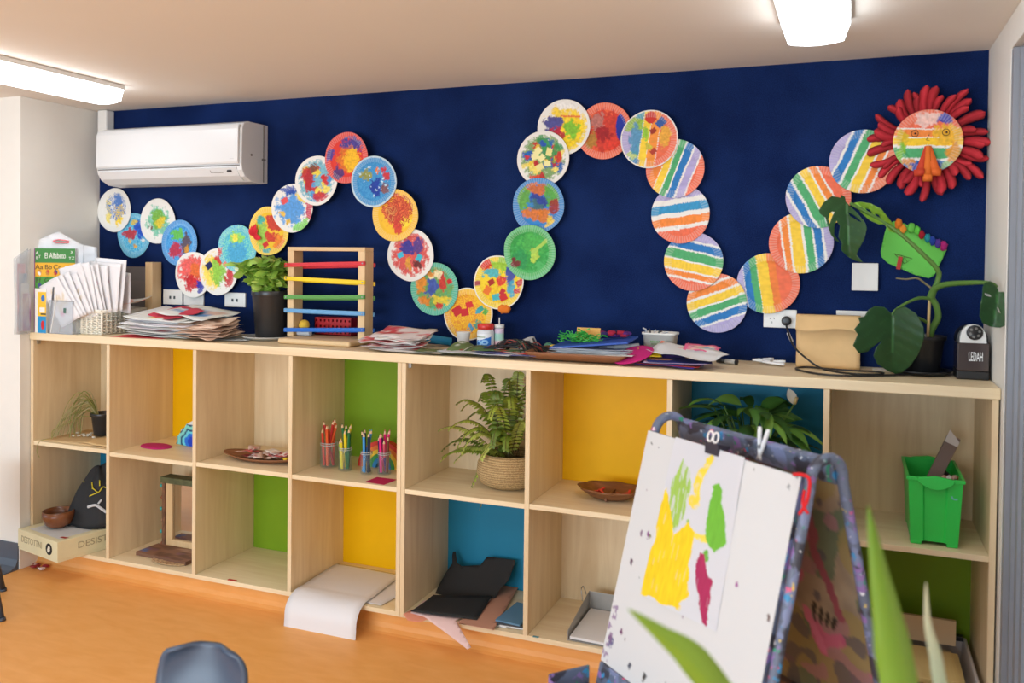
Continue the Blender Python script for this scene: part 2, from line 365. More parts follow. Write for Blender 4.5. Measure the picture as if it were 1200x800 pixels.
# ================================================================== AIR CONDITIONER
x0, x1 = .185, 1.118
t = thing('air_conditioner', 'white wall-mounted split air conditioner on the blue wall under the ceiling', 'air conditioner', ((x0 + x1) / 2, 0, 1.96))
ACW = mat('ac_white', C(226, 227, 228), .25, var=.005)
def extr(g, prof, xa, xb):
    n = len(prof); g.add([(xa, y, z) for y, z in prof] + [(xb, y, z) for y, z in prof], [(i, (i + 1) % n, n + (i + 1) % n, n + i) for i in range(n)] + [tuple(range(n)), tuple(range(2 * n - 1, n - 1, -1))]); return g
extr(G(), [(-.0005, 2.262), (-.15, 2.262), (-.185, 2.25), (-.2, 2.225), (-.203, 2.05), (-.198, 2.02), (-.175, 1.99), (-.13, 1.968), (-.05, 1.962), (-.0005, 1.968)], x0, x1).build('casing', ACW, t, bevel=.004)
extr(G(), [(-.203, 2.245), (-.209, 2.235), (-.214, 2.22), (-.217, 2.06), (-.212, 2.05), (-.203, 2.05)], x0 + .008, x1 - .012).build('front_panel', ACW, t, bevel=.003)
extr(G(), [(-.2005, 2.035), (-.206, 2.03), (-.182, 1.994), (-.15, 1.972), (-.148, 1.978), (-.176, 1.998)], x0 + .02, x1 - .03).build('louvre', ACW, t)
extr(G(), [(-.2065, 2.0445), (-.2045, 2.04), (-.2, 2.04), (-.2, 2.0445)], x0 + .01, x1 - .012).build('seam', mat('ac_gap', C(120, 118, 114), .6), t)
g = G(); M = Matrix.Translation((x1 - .075, -.1975, 2.015)) @ Matrix.Rotation(math.radians(-30), 4, 'X'); g.box(-.012, .012, -.006, .001, -.006, .005, M=M); g.build('display', mat('ac_display', C(50, 50, 54), .3), t)
g = G(); g.tube([M @ Vector((-.125, -.005, .014)), M @ Vector((-.105, -.005, -.01)), M @ Vector((-.03, -.005, -.012))], .0012, 5); g.build('panel_mark', mat('ac_gap', C(120, 118, 114)), t)
g = G(); g.box(x1 + .001, x1 + .003, -.04, -.034, 1.972, 2.258); g.box(x1, x1 + .006, -.05, -.025, 2.08, 2.09); g.lathe([(0.006, 0), (.006, .003)], 0, 0, 12, M=Matrix.Translation((x1, -.13, 2.1)) @ Matrix.Rotation(PI / 2, 4, 'Y')); g.build('side_clip', mat('ac_gap', C(120, 118, 114)), t)
G().box(x0 + .3, x0 + .33, -.2172, -.2165, 2.07, 2.072).box(x1 - .06, x1 - .035, -.2172, -.2165, 2.072, 2.075).build('small_mark', mat('ac_mark', C(200, 200, 200)), t)
single(G().box(.03, .095, -.06, -.001, 2.263, H - .002), 'pipe_duct', WHITE, 'short white pipe duct between the air conditioner and the ceiling', 'duct', bevel=.008)
# ================================================================== PAPER PLATES
PLATE = vmat('plate_card', .7, .2, 120)
def plate(u, v, layer, bg, shapes, label, egg=(0, 0), seed=0, r=.121, flute=.0006, out=0, parent=None, rs=(1, 1), tilt=0):
    c = at(u, v, 0); fn = art(bg, shapes, seed); y0 = -.0025 - layer * .0062 - out; g = G(); n = 132
    prof = [(k * .035, 0) for k in range(20)] + [(.69, .0006), (.715, .0018), (.74, .0029), (.765, .0036), (.79, .004), (.82, .0043), (.85, .0046), (.88, .0049), (.91, .0052), (.94, .0054), (.97, .0055), (.985, .0055), (1, .005), (1.0, .004), (.96, .0042), (.76, .0022), (.68, -.0012), (0.3, -.0012)]; kf = 33
    ea, eb = egg
    def rad(a): return 1 + eb * math.cos(a - ea) ** 3 + ((.05 if seed < 20 else .015) * noise.noise(Vector((math.cos(a), math.sin(a), seed * 3.3))))
    vs = []; cs = []
    for k, (q, d) in enumerate(prof):
        for i in range(n):
            a = 2 * PI * i / n; R = rad(a) if q > .5 else 1 + (rad(a) - 1) * q / .5; rr = r * q * R
            fl = (flute * math.cos(a * 66) if q > .75 and 10 < i < 1e9 else 0) if i % 2 == 0 or True else 0
            x, z = rr * math.cos(a) * rs[0], rr * math.sin(a) * rs[1]
            vs.append((c.x + x, y0 - d - fl * (1 if i % 2 else -1) * (q > .75) - tilt * z, c.z + z)); cs.append(mixc(fn(q * math.cos(a), q * math.sin(a)), W_, .22 if (i % 2 and q > .75) else 0) if k < kf else W_)
    m = len(prof); fs = [(k * n + i, k * n + (i + 1) % n, (k + 1) * n + (i + 1) % n, (k + 1) * n + i) for k in range(m - 1) for i in range(n)] + [tuple(range((m - 1) * n, m * n))]
    g.add(vs, fs, cs)
    if parent: return g.build('face_plate', PLATE, parent, True)
    o = g.build('paper_plate', PLATE, None, True); rebase(o, (c.x, y0, c.z)); return tag(o, label, 'paper plate', 'painted paper plates forming the caterpillar')
def rim(col, r0=.8): return ('ring', r0, 1.2, col)
LB = C(120, 190, 225); PK = C(230, 90, 80)
plate(136, 247, 1, W_, [('bl', .25, -.15, .3, .5, YE), ('bl', -.35, 0, .14, .6, C(245, 225, 120)), ('bl', .15, .45, .3, .25, C(60, 120, 200)), ('scrib', .1, .2, .6, C(90, 130, 200)), rim(W_)], 'white plate with blue and yellow scribble, the left end of the caterpillar', (PI / 2, .04), 1)
plate(158, 273, 0, C(60, 170, 215), [('scrib', 0, 0, 1, C(130, 205, 230)), ('bl', .35, .2, .35, .4, C(20, 70, 190)), ('bl', -.3, 0, .32, .24, C(190, 40, 50)), ('bl', 0, .5, .2, .12, C(215, 190, 90)), ('bl', .1, -.55, .12, .14, C(230, 170, 70)), ('bl', -.25, -.35, .1, .12, C(225, 190, 120)), ('bl', .5, -.3, .1, .12, W_), rim(C(80, 180, 215), .88)], 'light blue plate with a red patch, beneath the first white plate', (-PI / 2, .1), 2)
plate(188, 261, 2, W_, [('bl', 0, .05, .62, .62, C(110, 195, 165)), ('bl', 0, .15, .4, .4, C(120, 180, 60)), ('bl', .1, 0, .22, .25, C(225, 200, 60)), ('bl', -.45, -.2, .12, .1, C(120, 80, 60)), ('bl', .3, -.45, .3, .2, C(130, 200, 170)), rim(W_, .85)], 'white-rimmed plate with a soft green painted middle, egg-shaped', (PI / 2, .08), 3)
plate(214, 285, 3, C(50, 140, 215), [('scrib', 0, 0, 1, C(90, 175, 230)), ('bl', -.1, .4, .4, .24, C(100, 190, 70)), ('bl', -.2, -.3, .35, .35, C(190, 35, 60)), ('bl', .35, -.05, .25, .5, C(90, 70, 80)), ('bl', .4, -.3, .15, .2, C(210, 150, 50)), rim(C(50, 145, 215), .85)], 'bright blue plate with green above crimson paint', (PI / 2, .02), 4)
plate(231, 320.5, 4, W_, [('bl', 0, .2, .8, .65, C(235, 85, 80)), ('bl', .1, .1, .35, .4, C(230, 110, 50)), ('bl', -.1, -.35, .35, .35, C(205, 30, 45)), ('bl', .4, -.55, .25, .3, C(20, 50, 170)), ('ring', .9, 1.2, W_)], 'white-edged plate painted red with a blue spot at its lower right', (-PI / 2, .05), 5)
plate(261, 318, 5, W_, [('bl', -.35, 0, .5, .8, C(250, 220, 80)), ('bl', 0, 0, .4, .6, C(140, 200, 70)), ('bl', .1, .6, .25, .2, RD), ('bl', .6, -.3, .25, .4, C(200, 40, 50)), ('sq', -.5, .25, .17, 35, NV), ('ring', .9, 1.2, W_)], 'white plate with yellow, lime and red patches and a navy triangle', (0, .03), 6)
plate(284, 291, 6, C(70, 180, 210), [('scrib', 0, 0, 1, C(130, 215, 200)), ('bl', 0, .35, .4, .35, C(150, 215, 90)), ('bl', 0, -.2, .55, .45, C(70, 165, 210)), ('bl', -.15, .4, .15, .15, C(240, 225, 80)), ('bl', -.88, -.1, .12, .15, RD), ('bl', -.6, -.75, .14, .12, C(235, 100, 60)), ('bl', .3, -.85, .5, .12, C(215, 225, 160))], 'turquoise plate with lime paint and a red feather at its top right', (0, .02), 7)
plate(321.6, 271, 7, C(240, 195, 40), [('bl', -.35, -.1, .3, .6, C(150, 200, 80)), ('bl', .3, .35, .5, .35, C(200, 40, 40)), ('bl', .1, -.2, .35, .2, RD), ('bl', .55, -.5, .3, .3, C(240, 130, 40)), ('sq', -.15, -.55, .13, 30, RD), ('bl', -.4, .5, .2, .15, C(60, 170, 160)), ('bl', -.1, -.82, .18, .12, C(50, 160, 160)), rim(C(245, 205, 45), .9)], 'yellow plate with red and green collage scraps, next to the turquoise plate', (0, .03), 8)
plate(350.6, 244.4, 8, W_, [('bl', -.05, 0, .7, .7, C(70, 150, 220)), ('bl', -.2, .7, .4, .2, C(20, 70, 170)), ('bl', .5, .45, .3, .25, C(245, 215, 90)), ('bl', .8, -.1, .2, .4, C(200, 30, 70)), ('bl', .5, -.75, .4, .22, C(120, 210, 80)), ('sq', -.4, .3, .15, 30, C(230, 80, 80)), ('bl', -.5, -.2, .12, .12, C(235, 190, 60)), ('bl', -.2, -.6, .14, .12, C(235, 190, 60))], 'white plate painted sky blue with a small pink-red square', (PI, .02), 9)
plate(379, 213, 9, W_, [('bl', 0, 0, .86, .86, C(110, 180, 200)), ('sc', 26, [C(245, 220, 90), C(235, 210, 70), C(70, 150, 210), RD, C(190, 30, 40)], .16, .65), ('bl', -.2, .5, .22, .2, BR), ('bl', -.35, 0, .15, .5, C(180, 30, 40)), ('bl', .2, -.65, .35, .2, C(200, 30, 50)), rim(W_, .86)], 'white-rimmed plate crowded with yellow, blue and red scraps and a brown curl', (0, 0), 10)
plate(415, 186.5, 10, C(225, 55, 40), [('bl', .25, .5, .55, .3, C(50, 60, 150)), ('bl', .1, -.05, .5, .55, C(225, 120, 30)), ('bl', .25, -.1, .35, .5, C(245, 190, 30)), ('bl', -.75, .1, .2, .25, C(70, 60, 150)), ('bl', -.4, -.6, .2, .3, C(70, 50, 120)), ('ring', .93, 1.2, C(225, 70, 60))], 'red plate with navy and golden paint, the top of the first hump', (0, 0), 11)
plate(447, 213.6, 11, C(50, 140, 205), [('scrib', 0, 0, 1, C(70, 160, 215)), ('bl', .1, -.25, .22, .35, C(15, 50, 160)), ('bl', -.35, .3, .25, .22, C(150, 150, 60)), ('bl', .15, .42, .1, .14, OR), ('bl', .42, .45, .1, .12, RD), ('bl', .55, .18, .16, .14, RD), ('bl', .5, -.25, .18, .2, C(130, 80, 80)), ('sc', 22, [C(200, 225, 240)], .035, .75), ('ring', .94, 1.2, C(190, 215, 230))], 'blue plate with red dots and dark blue smear, right of the red plate', (0, .02), 12)
plate(471.5, 253, 10, C(248, 195, 45), [('bl', .05, .15, .6, .55, C(225, 100, 60)), ('bl', -.2, .1, .2, .3, C(215, 150, 80)), ('bl', .1, -.4, .2, .35, C(215, 60, 50)), ('bl', .45, -.25, .25, .15, C(252, 225, 60)), ('scrib', .1, .3, .7, C(190, 60, 40)), ('ring', .86, 1.2, C(248, 198, 60))], 'amber plate with a red-orange smear down its middle', (0, 0), 13)
plate(488.4, 299, 9, W_, [('bl', 0, .05, .8, .85, C(215, 70, 65)), ('bl', -.1, .3, .3, .25, C(30, 50, 150)), ('bl', .3, .35, .22, .3, C(80, 60, 140)), ('sq', -.45, 0, .13, 20, C(60, 190, 220)), ('sq', .35, -.1, .14, 60, C(60, 190, 210)), ('bl', .35, -.35, .16, .12, C(100, 40, 40)), ('bl', -.1, -.35, .15, .25, C(225, 160, 60)), rim(W_, .85)], 'white-rimmed plate painted red with navy middle and two turquoise squares', (0, 0), 14)
plate(515.5, 338, 8, C(75, 180, 140), [('bl', 0, 0, .75, .75, C(110, 160, 80)), ('bl', -.15, .05, .25, .35, C(60, 80, 170)), ('bl', .3, .3, .16, .35, C(200, 40, 40)), ('bl', -.6, .15, .2, .3, C(225, 140, 40)), ('bl', -.5, -.45, .3, .15, C(220, 130, 30)), ('bl', .3, -.4, .45, .22, C(225, 200, 50)), ('bl', 0, .55, .3, .15, C(230, 215, 170)), ('bl', .25, -.68, .16, .14, RD), ('sq', .62, .3, .11, 20, RD), ('bl', -.35, .65, .3, .15, C(220, 140, 40)), rim(C(70, 180, 150), .83)], 'teal green plate with a mottled centre and violet spot', (0, 0), 15)
plate(553.5, 367, 7, C(250, 195, 35), [('scrib', -.2, 0, .8, C(235, 150, 40)), ('sq', -.45, .1, .2, 35, C(200, 35, 40)), ('sq', -.15, .05, .17, 10, C(205, 35, 40)), ('sq', .05, .35, .15, 15, C(215, 45, 45)), ('sq', .5, .2, .12, 30, TE), ('sq', .7, .1, .12, 60, GR), ('sq', .4, .1, .1, 5, C(60, 170, 190)), ('bl', .1, -.5, .14, .14, C(60, 150, 190)), ('bl', .4, -.35, .2, .12, C(70, 150, 130)), ('ring', .95, 1.2, W_)], 'golden yellow plate with red squares, the lowest plate behind the glue jar', (0, 0), 16)
plate(589.5, 330.5, 8, C(246, 215, 40), [('bl', 0, -.4, .7, .5, C(240, 200, 30)), ('bl', .15, .65, .5, .25, C(150, 205, 60)), ('bl', -.5, .65, .25, .22, C(220, 30, 40)), ('bl', -.3, .35, .32, .15, C(60, 180, 190)), ('bl', .45, .3, .2, .45, C(40, 70, 170)), ('bl', .55, -.2, .14, .3, C(70, 170, 200)), ('bl', .1, .05, .18, .22, C(220, 50, 45)), ('sq', -.85, -.05, .12, 10, C(170, 40, 40)), ('sq', -.3, 0, .13, 30, C(170, 40, 30)), ('sq', -.45, -.3, .16, 60, C(235, 120, 40)), ('sq', .15, -.35, .12, 60, C(200, 40, 50)), ('sq', -.1, -.55, .15, 10, C(70, 180, 190)), ('sq', .2, -.55, .15, 25, RD), ('sq', .75, .35, .1, 10, RD), ('sq', .85, 0, .14, 30, RD), ('sq', .75, -.3, .12, 10, C(205, 50, 50)), ('ring', .96, 1.2, W_)], 'yellow plate covered in coloured paper squares with an orange pompom below', (0, 0), 17)
plate(625, 295.5, 9, C(80, 185, 100), [('bl', -.1, .1, .8, .75, C(50, 160, 70)), ('bl', .1, .3, .5, .4, C(75, 180, 80)), ('bl', -.35, -.3, .3, .4, C(40, 150, 80)), ('bl', .2, -.1, .15, .25, C(180, 210, 80)), ('ln', .15, 0, .65, .4, .06, C(170, 210, 90)), ('bl', -.55, -.45, .2, .18, C(120, 30, 40)), rim(C(95, 190, 125), .88)], 'wholly green plate with a faint yellow-green streak', (0, .03), 18)
plate(635.4, 241, 7, C(50, 135, 205), [('bl', -.1, .6, .45, .25, C(210, 110, 40)), ('bl', -.6, .2, .25, .5, C(100, 170, 60)), ('bl', .5, .45, .3, .5, C(90, 170, 60)), ('bl', 0, .2, .3, .3, C(40, 60, 150)), ('bl', -.25, -.35, .35, .25, C(220, 120, 30)), ('bl', .2, -.35, .25, .25, C(215, 120, 30)), ('bl', .6, -.1, .18, .22, C(160, 50, 40)), ('bl', .45, -.6, .16, .3, C(235, 200, 50)), ('bl', -.1, .0, .2, .2, C(60, 110, 120)), rim(C(60, 140, 205), .86)], 'blue-rimmed plate with green and orange tufts, above the green plate', (0, 0), 19)
plate(640, 187, 6, W_, [('bl', 0, 0, .86, .86, C(120, 160, 90)), ('sc', 34, [C(235, 200, 60), C(30, 80, 180), RD, C(60, 150, 80), C(20, 100, 180), C(190, 30, 40), C(245, 225, 110)], .17, .7), ('sqs', 7, [C(245, 238, 170), C(240, 230, 150)], .12, .5), ('bl', .6, 0, .14, .2, RD), ('bl', -.3, -.75, .25, .16, C(225, 60, 40)), rim(W_, .88)], 'white-rimmed plate of many-coloured feathers and cream scraps', (0, 0), 20)
plate(663.5, 150.6, 5, W_, [('bl', .1, -.05, .85, .75, C(250, 212, 40)), ('bl', .3, -.2, .6, .6, C(250, 215, 30)), ('bl', -.4, .1, .4, .35, C(50, 60, 150)), ('bl', -.3, -.2, .3, .22, C(190, 30, 50)), ('bl', .3, -.1, .3, .3, C(120, 195, 50)), ('bl', -.2, .55, .3, .2, C(245, 210, 60)), ('ln', -.1, .42, .6, .36, .03, C(235, 120, 60)), ('bl', .1, .8, .5, .16, W_), ('ring', .9, 1.2, W_)], 'yellow plate with blue, red and green tufts, the top of the second hump', (0, 0), 21)
plate(710, 154.6, 4, C(236, 100, 62), [('bl', 0, 0, .72, .72, C(205, 55, 40)), ('bl', -.3, .3, .3, .3, C(190, 120, 110)), ('bl', -.5, -.35, .25, .3, C(180, 130, 50)), ('bl', 0, -.1, .3, .25, C(160, 20, 30)), ('bl', .3, -.45, .3, .25, C(225, 60, 40)), ('el', .62, .12, .2, .48, C(20, 45, 160)), rim(C(238, 110, 75), .83)], 'orange-red plate with a dark blue oval on its right side', (0, 0), 22)
plate(764, 165, 8, W_, [('st', -8, [(-1.1, -.62, LA), (-.58, -.3, C(80, 160, 180)), (-.28, -.02, C(250, 212, 60)), (0, .3, C(245, 150, 60)), (.32, 1.2, SA)]), ('bl', -.5, .5, .35, .25, C(150, 190, 60)), ('bl', -.5, .05, .2, .45, C(90, 150, 190)), ('bl', -.55, -.8, .2, .12, C(50, 130, 190)), ('bl', -.55, -.55, .2, .1, C(190, 210, 120)), ('bl', -.15, .2, .12, .2, C(140, 200, 60)), ('el', .05, .74, .2, .2, C(205, 50, 40)), ('sq', .4, .55, .17, 45, C(50, 90, 160)), ('sq', .13, .28, .11, 30, C(160, 50, 30)), ('sq', .15, -.42, .11, 40, C(180, 60, 40)), ('bl', 0, -.2, .1, .1, C(200, 190, 60)), ('bl', .55, .1, .2, .35, C(230, 170, 60)), ('ring', .97, 1.2, W_)], 'pale striped plate with stuck-on red circle and blue triangle', (0, 0), 23)
OG = C(246, 140, 58); YL = C(250, 208, 62); G2 = C(78, 172, 110)
plate(793.6, 199, 7, W_, [('st', -21, [(-1.2, -.72, SA), (-.72, -.46, OG), (-.44, -.22, YL), (-.18, .02, G2), (.07, .31, MB), (.37, .62, LA), (.67, 1.2, SA)])], 'salmon-edged plate with steep rainbow stripes leaning right', (0, 0), 24)
plate(799.4, 251.5, 6, W_, [('st', 98, [(-1.2, -.5, SA), (-.36, -.08, OG), (.08, .36, C(50, 150, 200)), (.55, 1.2, LA)]), ('bl', .1, -.45, .4, .05, W_)], 'mostly white plate with one blue and one orange level stripe', (0, 0), 25)
plate(814.4, 306.5, 5, W_, [('st', 78, [(-1.2, -.66, SA), (-.58, -.4, OG), (-.34, -.06, YL), (0, .3, G2), (.36, .62, MB), (.7, 1.2, LA)])], 'plate with stripes falling gently right, lavender at top and salmon below', (0, 0), 26)
plate(841, 354.6, 4, W_, [('st', 111, [(-1.2, -.64, LA), (-.58, -.34, MB), (-.26, -.02, G2), (.04, .3, YL), (.38, .62, OG), (.7, 1.2, SA)])], 'plate with stripes rising to the right, lowest of the right-hand curve', (0, 0), 27)
plate(900.6, 332, 3, W_, [('st', 9, [(-1.2, -.74, LA), (-.72, -.5, MB), (-.5, -.28, G2), (-.27, .08, YL), (.08, .32, C(240, 130, 60)), (.32, 1.2, SA)])], 'plate with touching upright stripes, blue on its left and salmon on its right', (0, 0), 28)
plate(939, 284.7, 4, W_, [('st', 8, [(-1.2, -.6, SA), (-.54, -.34, OG), (-.27, .06, YL), (.14, .38, G2), (.44, .66, MB), (.74, 1.2, LA)])], 'plate with upright stripes from salmon at left to lavender at right', (0, 0), 29)
plate(959, 231.6, 5, W_, [('st', 29, [(-1.2, -.8, LA), (-.72, -.5, MB), (-.42, -.16, G2), (-.1, .14, YL), (.2, .4, OG), (.45, 1.2, SA)])], 'plate with stripes leaning left, its lower right behind the monstera leaf', (0, 0), 30)
plate(1011, 190.4, 6, W_, [('st', -24, [(-1.2, -.7, LA), (-.62, -.38, MB), (-.3, -.06, G2), (0, .26, YL), (.32, .52, OG), (.58, 1.2, C(238, 130, 90))])], 'plate with stripes leaning right, tucked behind the red feathers', (0, 0), 31)
# small collage bits standing proud of the plates
def pom(u, v, y, r, col, label, cat='pompom', name='pompom', sq=(1, .6, 1)):
    c = at(u, v, y); g = G(); g.ball(c, r, 16, col, sq, .35); return single(g, name, FUZZY, label, cat, smooth=True)
pom(591, 362, -.055, .026, C(240, 130, 40), 'orange fluffy pompom hanging under the square-covered yellow plate', sq=(1.2, .6, .75))
c = at(297, 276, -.05); g = G()
for k in range(7): a = ru(-.5, 3.6); g.blade(c, (math.cos(a), -.15, math.sin(a)), (math.sin(a), 0, -math.cos(a)), ru(.04, .07), .028, n=4, c0=C(190, 20, 35), c1=C(225, 50, 60))
single(g, 'feather_tuft', FUZZY, 'small red feather tuft between the turquoise and yellow plates', 'feather', solid=.001)
# ================================================================== HEAD
hc = at(1085.6, 168.4, 0)
head = thing('caterpillar_head', 'caterpillar head of red feathers around a striped paper plate face', 'wall decoration', (hc.x, 0, hc.z))
NP = 44; base = None
def petal_mesh(L, w, bend, tone):
    g = G(); n = 18
    def fn(a, b):
        t = b; s = a * 2 - 1; ww = w * (.45 + .55 * math.sin(min(1, t * 1.15) * PI / 2)) * (1 if t < .8 else math.sqrt(max(0, 1 - ((t - .8) / .2) ** 2.4)) * .82 + .18)
        return Vector((.08 + t * L, -.012 - .02 * t + .012 * s * s - bend * t * t, s * ww + .012 * math.sin(t * 3) * (1 if bend > 0 else -1)))
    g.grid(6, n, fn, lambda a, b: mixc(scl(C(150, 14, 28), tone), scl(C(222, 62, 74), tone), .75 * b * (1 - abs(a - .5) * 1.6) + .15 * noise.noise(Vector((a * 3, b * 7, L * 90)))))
    return g
protos = []
lens = [.13, .105, .085, .12, .135, .095, .118]
for k in range(NP):
    a = 2 * PI * k / NP + ru(-.10, .10); deg = math.degrees(a)
    ln = lens[k % 7] * ru(.92, 1.12)
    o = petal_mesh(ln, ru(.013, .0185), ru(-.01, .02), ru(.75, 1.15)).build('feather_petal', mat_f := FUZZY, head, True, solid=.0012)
    # petals were modelled along +x from the origin: put them round the plate
    o.data.transform(Matrix.Translation((hc.x, 0, hc.z))); o.location = Vector((0, -.004 * (k % 3) - .034, 0)); o.rotation_euler = (0, -a, 0)
plate(1085.6, 168.4, 0, W_, [('st', 87, [(-1.2, -.6, MB), (-.52, -.2, G2), (-.12, .1, C(250, 205, 40)), (.13, .38, OG), (.42, 1.2, SA)]), ('bl', 0, .72, .42, .18, C(240, 200, 190)), ('bl', .45, .7, .22, .14, C(30, 60, 170)), ('bl', .55, .2, .35, .35, C(235, 180, 40)), ('bl', -.75, .1, .16, .3, C(225, 190, 40)), ('bl', -.75, -.4, .1, .4, C(130, 195, 60)), ('bl', -.5, -.7, .22, .16, C(225, 150, 60)), ('bl', .7, -.4, .25, .3, C(225, 150, 40)), ('bl', -.2, -.8, .3, .16, C(30, 70, 170)), ('bl', .5, -.8, .3, .12, C(160, 200, 140)), ('bl', .25, -.72, .12, .16, C(30, 70, 170))], '', (0, 0), 32, r=.118, out=.062, parent=head)
g = G()
for ex in (-.38, .5):
    for rr in (.012,): g.tube([(hc.x + ex * .118 + rr * math.cos(a / 12 * 2 * PI), -.0755, hc.z + .03 + rr * math.sin(a / 12 * 2 * PI)) for a in range(13)], .0011, 5)
    g.ball((hc.x + ex * .118 + .002, -.0745, hc.z + .03), .004, 8)
g.tube([(hc.x + .004, -.0695, hc.z + .025), (hc.x - .006, -.0695, hc.z + .005), (hc.x + .006, -.0695, hc.z + .002)], .001, 5)
g.build('drawn_eyes', mat('dark_ink', C(70, 40, 30), .6), head)
for k, (ax_, bx_, cl, dy) in enumerate([(-.004, -.032, C(215, 70, 40), 0), (0, -.002, C(238, 120, 40), .006), (.004, .03, C(240, 110, 40), .003)]):
    g = G(); g.col = cl
    def fn(a, b, ax_=ax_, bx_=bx_, dy=dy, k=k):
        w = .007 + .009 * b; x = hc.x + ax_ + (bx_ - ax_) * b + (a * 2 - 1) * w
        if b < .75: return Vector((x, -.078 - dy - .03 * b, hc.z - .018 - b / .75 * (.085 + .02 * (k == 1))))
        q = (b - .75) / .25 * 2 * PI * .9; R = .014; return Vector((x, -.078 - dy - .0225 - R * math.sin(q), hc.z - .018 - (.085 + .02 * (k == 1)) + (R * math.cos(q) - R)))
    g.grid(2, 28, fn); g.build('nose_strip', PAPER, head, True, solid=.001, label=['red', 'orange', 'bright orange'][k] + ' curled paper nose strip')
# ================================================================== GREEN FACE CARD
def pp(pts, y): return [(p.x, p.z) for p in (at(u, v, y) for u, v in pts)]
ol = pp([(1040, 263), (1037, 272), (1032, 295), (1033, 301), (1040, 308), (1072, 322), (1088, 326), (1094, 323), (1097, 318), (1109, 293), (1108, 290), (1060, 262), (1048, 259)], -.01)
c0 = at(1072, 293, -.01); t = thing('green_face_card', 'green card face with a row of coloured pompoms, between the feathered head and monstera', 'craft card', (c0.x, 0, c0.z))
G_ = G(); G_.col = C(108, 205, 84); G_.shape(ol, lambda a, b: Vector((a, -.012 - .01 * math.sin((a - ol[0][0]) * 12), b)), .012); G_.build('card', PAPER, t, True, solid=.0015)
for (u, v, cl, w) in [(1053, 262, C(235, 130, 40), .013), (1058, 268, C(240, 150, 50), .012), (1068, 267, C(110, 205, 80), .013), (1075, 270, C(100, 200, 70), .011), (1080, 275, C(160, 25, 40), .011), (1087, 279, C(30, 140, 150), .011), (1093, 282, C(25, 60, 150), .011), (1099, 285, C(75, 50, 140), .011), (1106, 288, C(170, 30, 110), .013)]:
    g = G(); c = at(u, v, -.03); g.ball(c, w, 14, cl, (1, .8, 1.5), .4); g.build('pompom', FUZZY, t, True)
g = G(); q = [at(u, v, -.025) for u, v in [(1048, 297), (1069, 303), (1060, 309), (1048, 297)]]; g.tube(q, .001, 5)
q = [at(u, v, -.025) for u, v in [(1053, 300), (1056, 307), (1060, 301), (1063, 307)]]; g.tube(q, .0008, 5); g.build('drawn_mouth', mat('dark_ink', C(70, 40, 30)), t)
g = G(); g.col = C(190, 60, 50); q = pp([(1053, 300), (1058, 301), (1055, 316), (1050, 315)], -.03); g.shape(q, lambda a, b: Vector((a, -.032, b)), .02); g.build('red_paper_tongue', PAPER, t, solid=.001)
# ================================================================== SOCKETS
def wallplate(u0, v0, u1, v1, name, label, kind, depth=.01, cat='power socket', group=None):
    a = at(u0, v0, -.005); b = at(u1, v1, -.005); z1, z0 = a.z, b.z; x0, x1 = a.x, b.x
    t = thing(name, label, cat, ((x0 + x1) / 2, 0, z0), group)
    G().box(x0, x1, -depth, -.0005, z0, z1).build('cover_plate', WHITE, t, bevel=.002)
    cx, cz = (x0 + x1) / 2, (z0 + z1) / 2; dk = mat('socket_dark', C(70, 80, 82), .4)
    if kind == 'two':
        for s in (-1, 1): G().box(cx + s * .014 - .005, cx + s * .014 + .005, -depth - .0035, -depth, cz - .009, cz + .006).build('data_port', dk, t)
    if kind == 'power':
        for s in (-1, 1):
            g = G()
            for ang, dx, dz in ((.5, -.007, .004), (-.5, .007, .004), (0, 0, -.012)):
                g.box(-.001, .001, -.0006, 0, -.004, .004, M=Matrix.Translation((cx + s * .03 + dx, -depth, cz + dz - .004)) @ Matrix.Rotation(ang, 4, 'Y'))
            g.build('socket_slots', dk, t); G().box(cx + s * .014 - .004, cx + s * .014 + .004, -depth - .003, -depth, cz + .012, cz + .024).build('switch', WHITE, t, bevel=.001)
    return t, x0, x1, z0, z1
wallplate(192, 339, 214, 357, 'wall_socket', 'white data socket on the blue wall, leftmost, by the wooden post', 'two', group='white wall sockets')
wallplate(216, 340.5, 239, 358, 'wall_plate', 'blank white wall plate just under the red and blue plate', 'blank', cat='wall plate', group='white wall sockets')
wallplate(264, 342.5, 288, 360, 'wall_socket', 'white data socket on the blue wall beside the basil plant', 'two', group='white wall sockets')
pw = wallplate(895, 362, 933.5, 384.5, 'power_socket', 'white double power socket with a black plug, left of the kraft paper bag', 'power', group='white wall sockets')
wallplate(980, 363.5, 1017, 379, 'wall_plate', 'white wall plate mostly behind the kraft paper bag', 'blank', cat='wall plate')
wallplate(998.5, 308, 1028.5, 340.5, 'control_box', 'square white sensor box alone on the blue wall above the kraft bag', 'blank', depth=.04, cat='sensor box')
# plug and cord
pc = at(921.5, 376, -.03); t = thing('mains_lead', 'black power cord looping from the wall socket across the worktop', 'power cord', (pc.x, -.2, 1.2))
g = G(); g.lathe([(.016, 0), (.019, .006), (.019, .022), (.015, .028), (.0, .028)], 0, 0, 20, M=Matrix.Translation((pc.x, -.012, pc.z)) @ Matrix.Rotation(PI / 2, 4, 'X')); g.build('plug', BLACK, t, True, bevel=.002)
def spline(pts, n=8):
    pts = [Vector(p) for p in pts]; o = []
    for i in range(len(pts) - 1):
        p0, p1, p2, p3 = pts[max(i - 1, 0)], pts[i], pts[i + 1], pts[min(i + 2, len(pts) - 1)]
        for k in range(n):
            s = k / n; o.append(.5 * ((2 * p1) + (-p0 + p2) * s + (2 * p0 - 5 * p1 + 4 * p2 - p3) * s * s + (-p0 + 3 * p1 - 3 * p2 + p3) * s ** 3))
    return o + [pts[-1]]
def tp(u, y, z=1.2055): q = at(u, 430, y); return Vector((q.x, y, z))
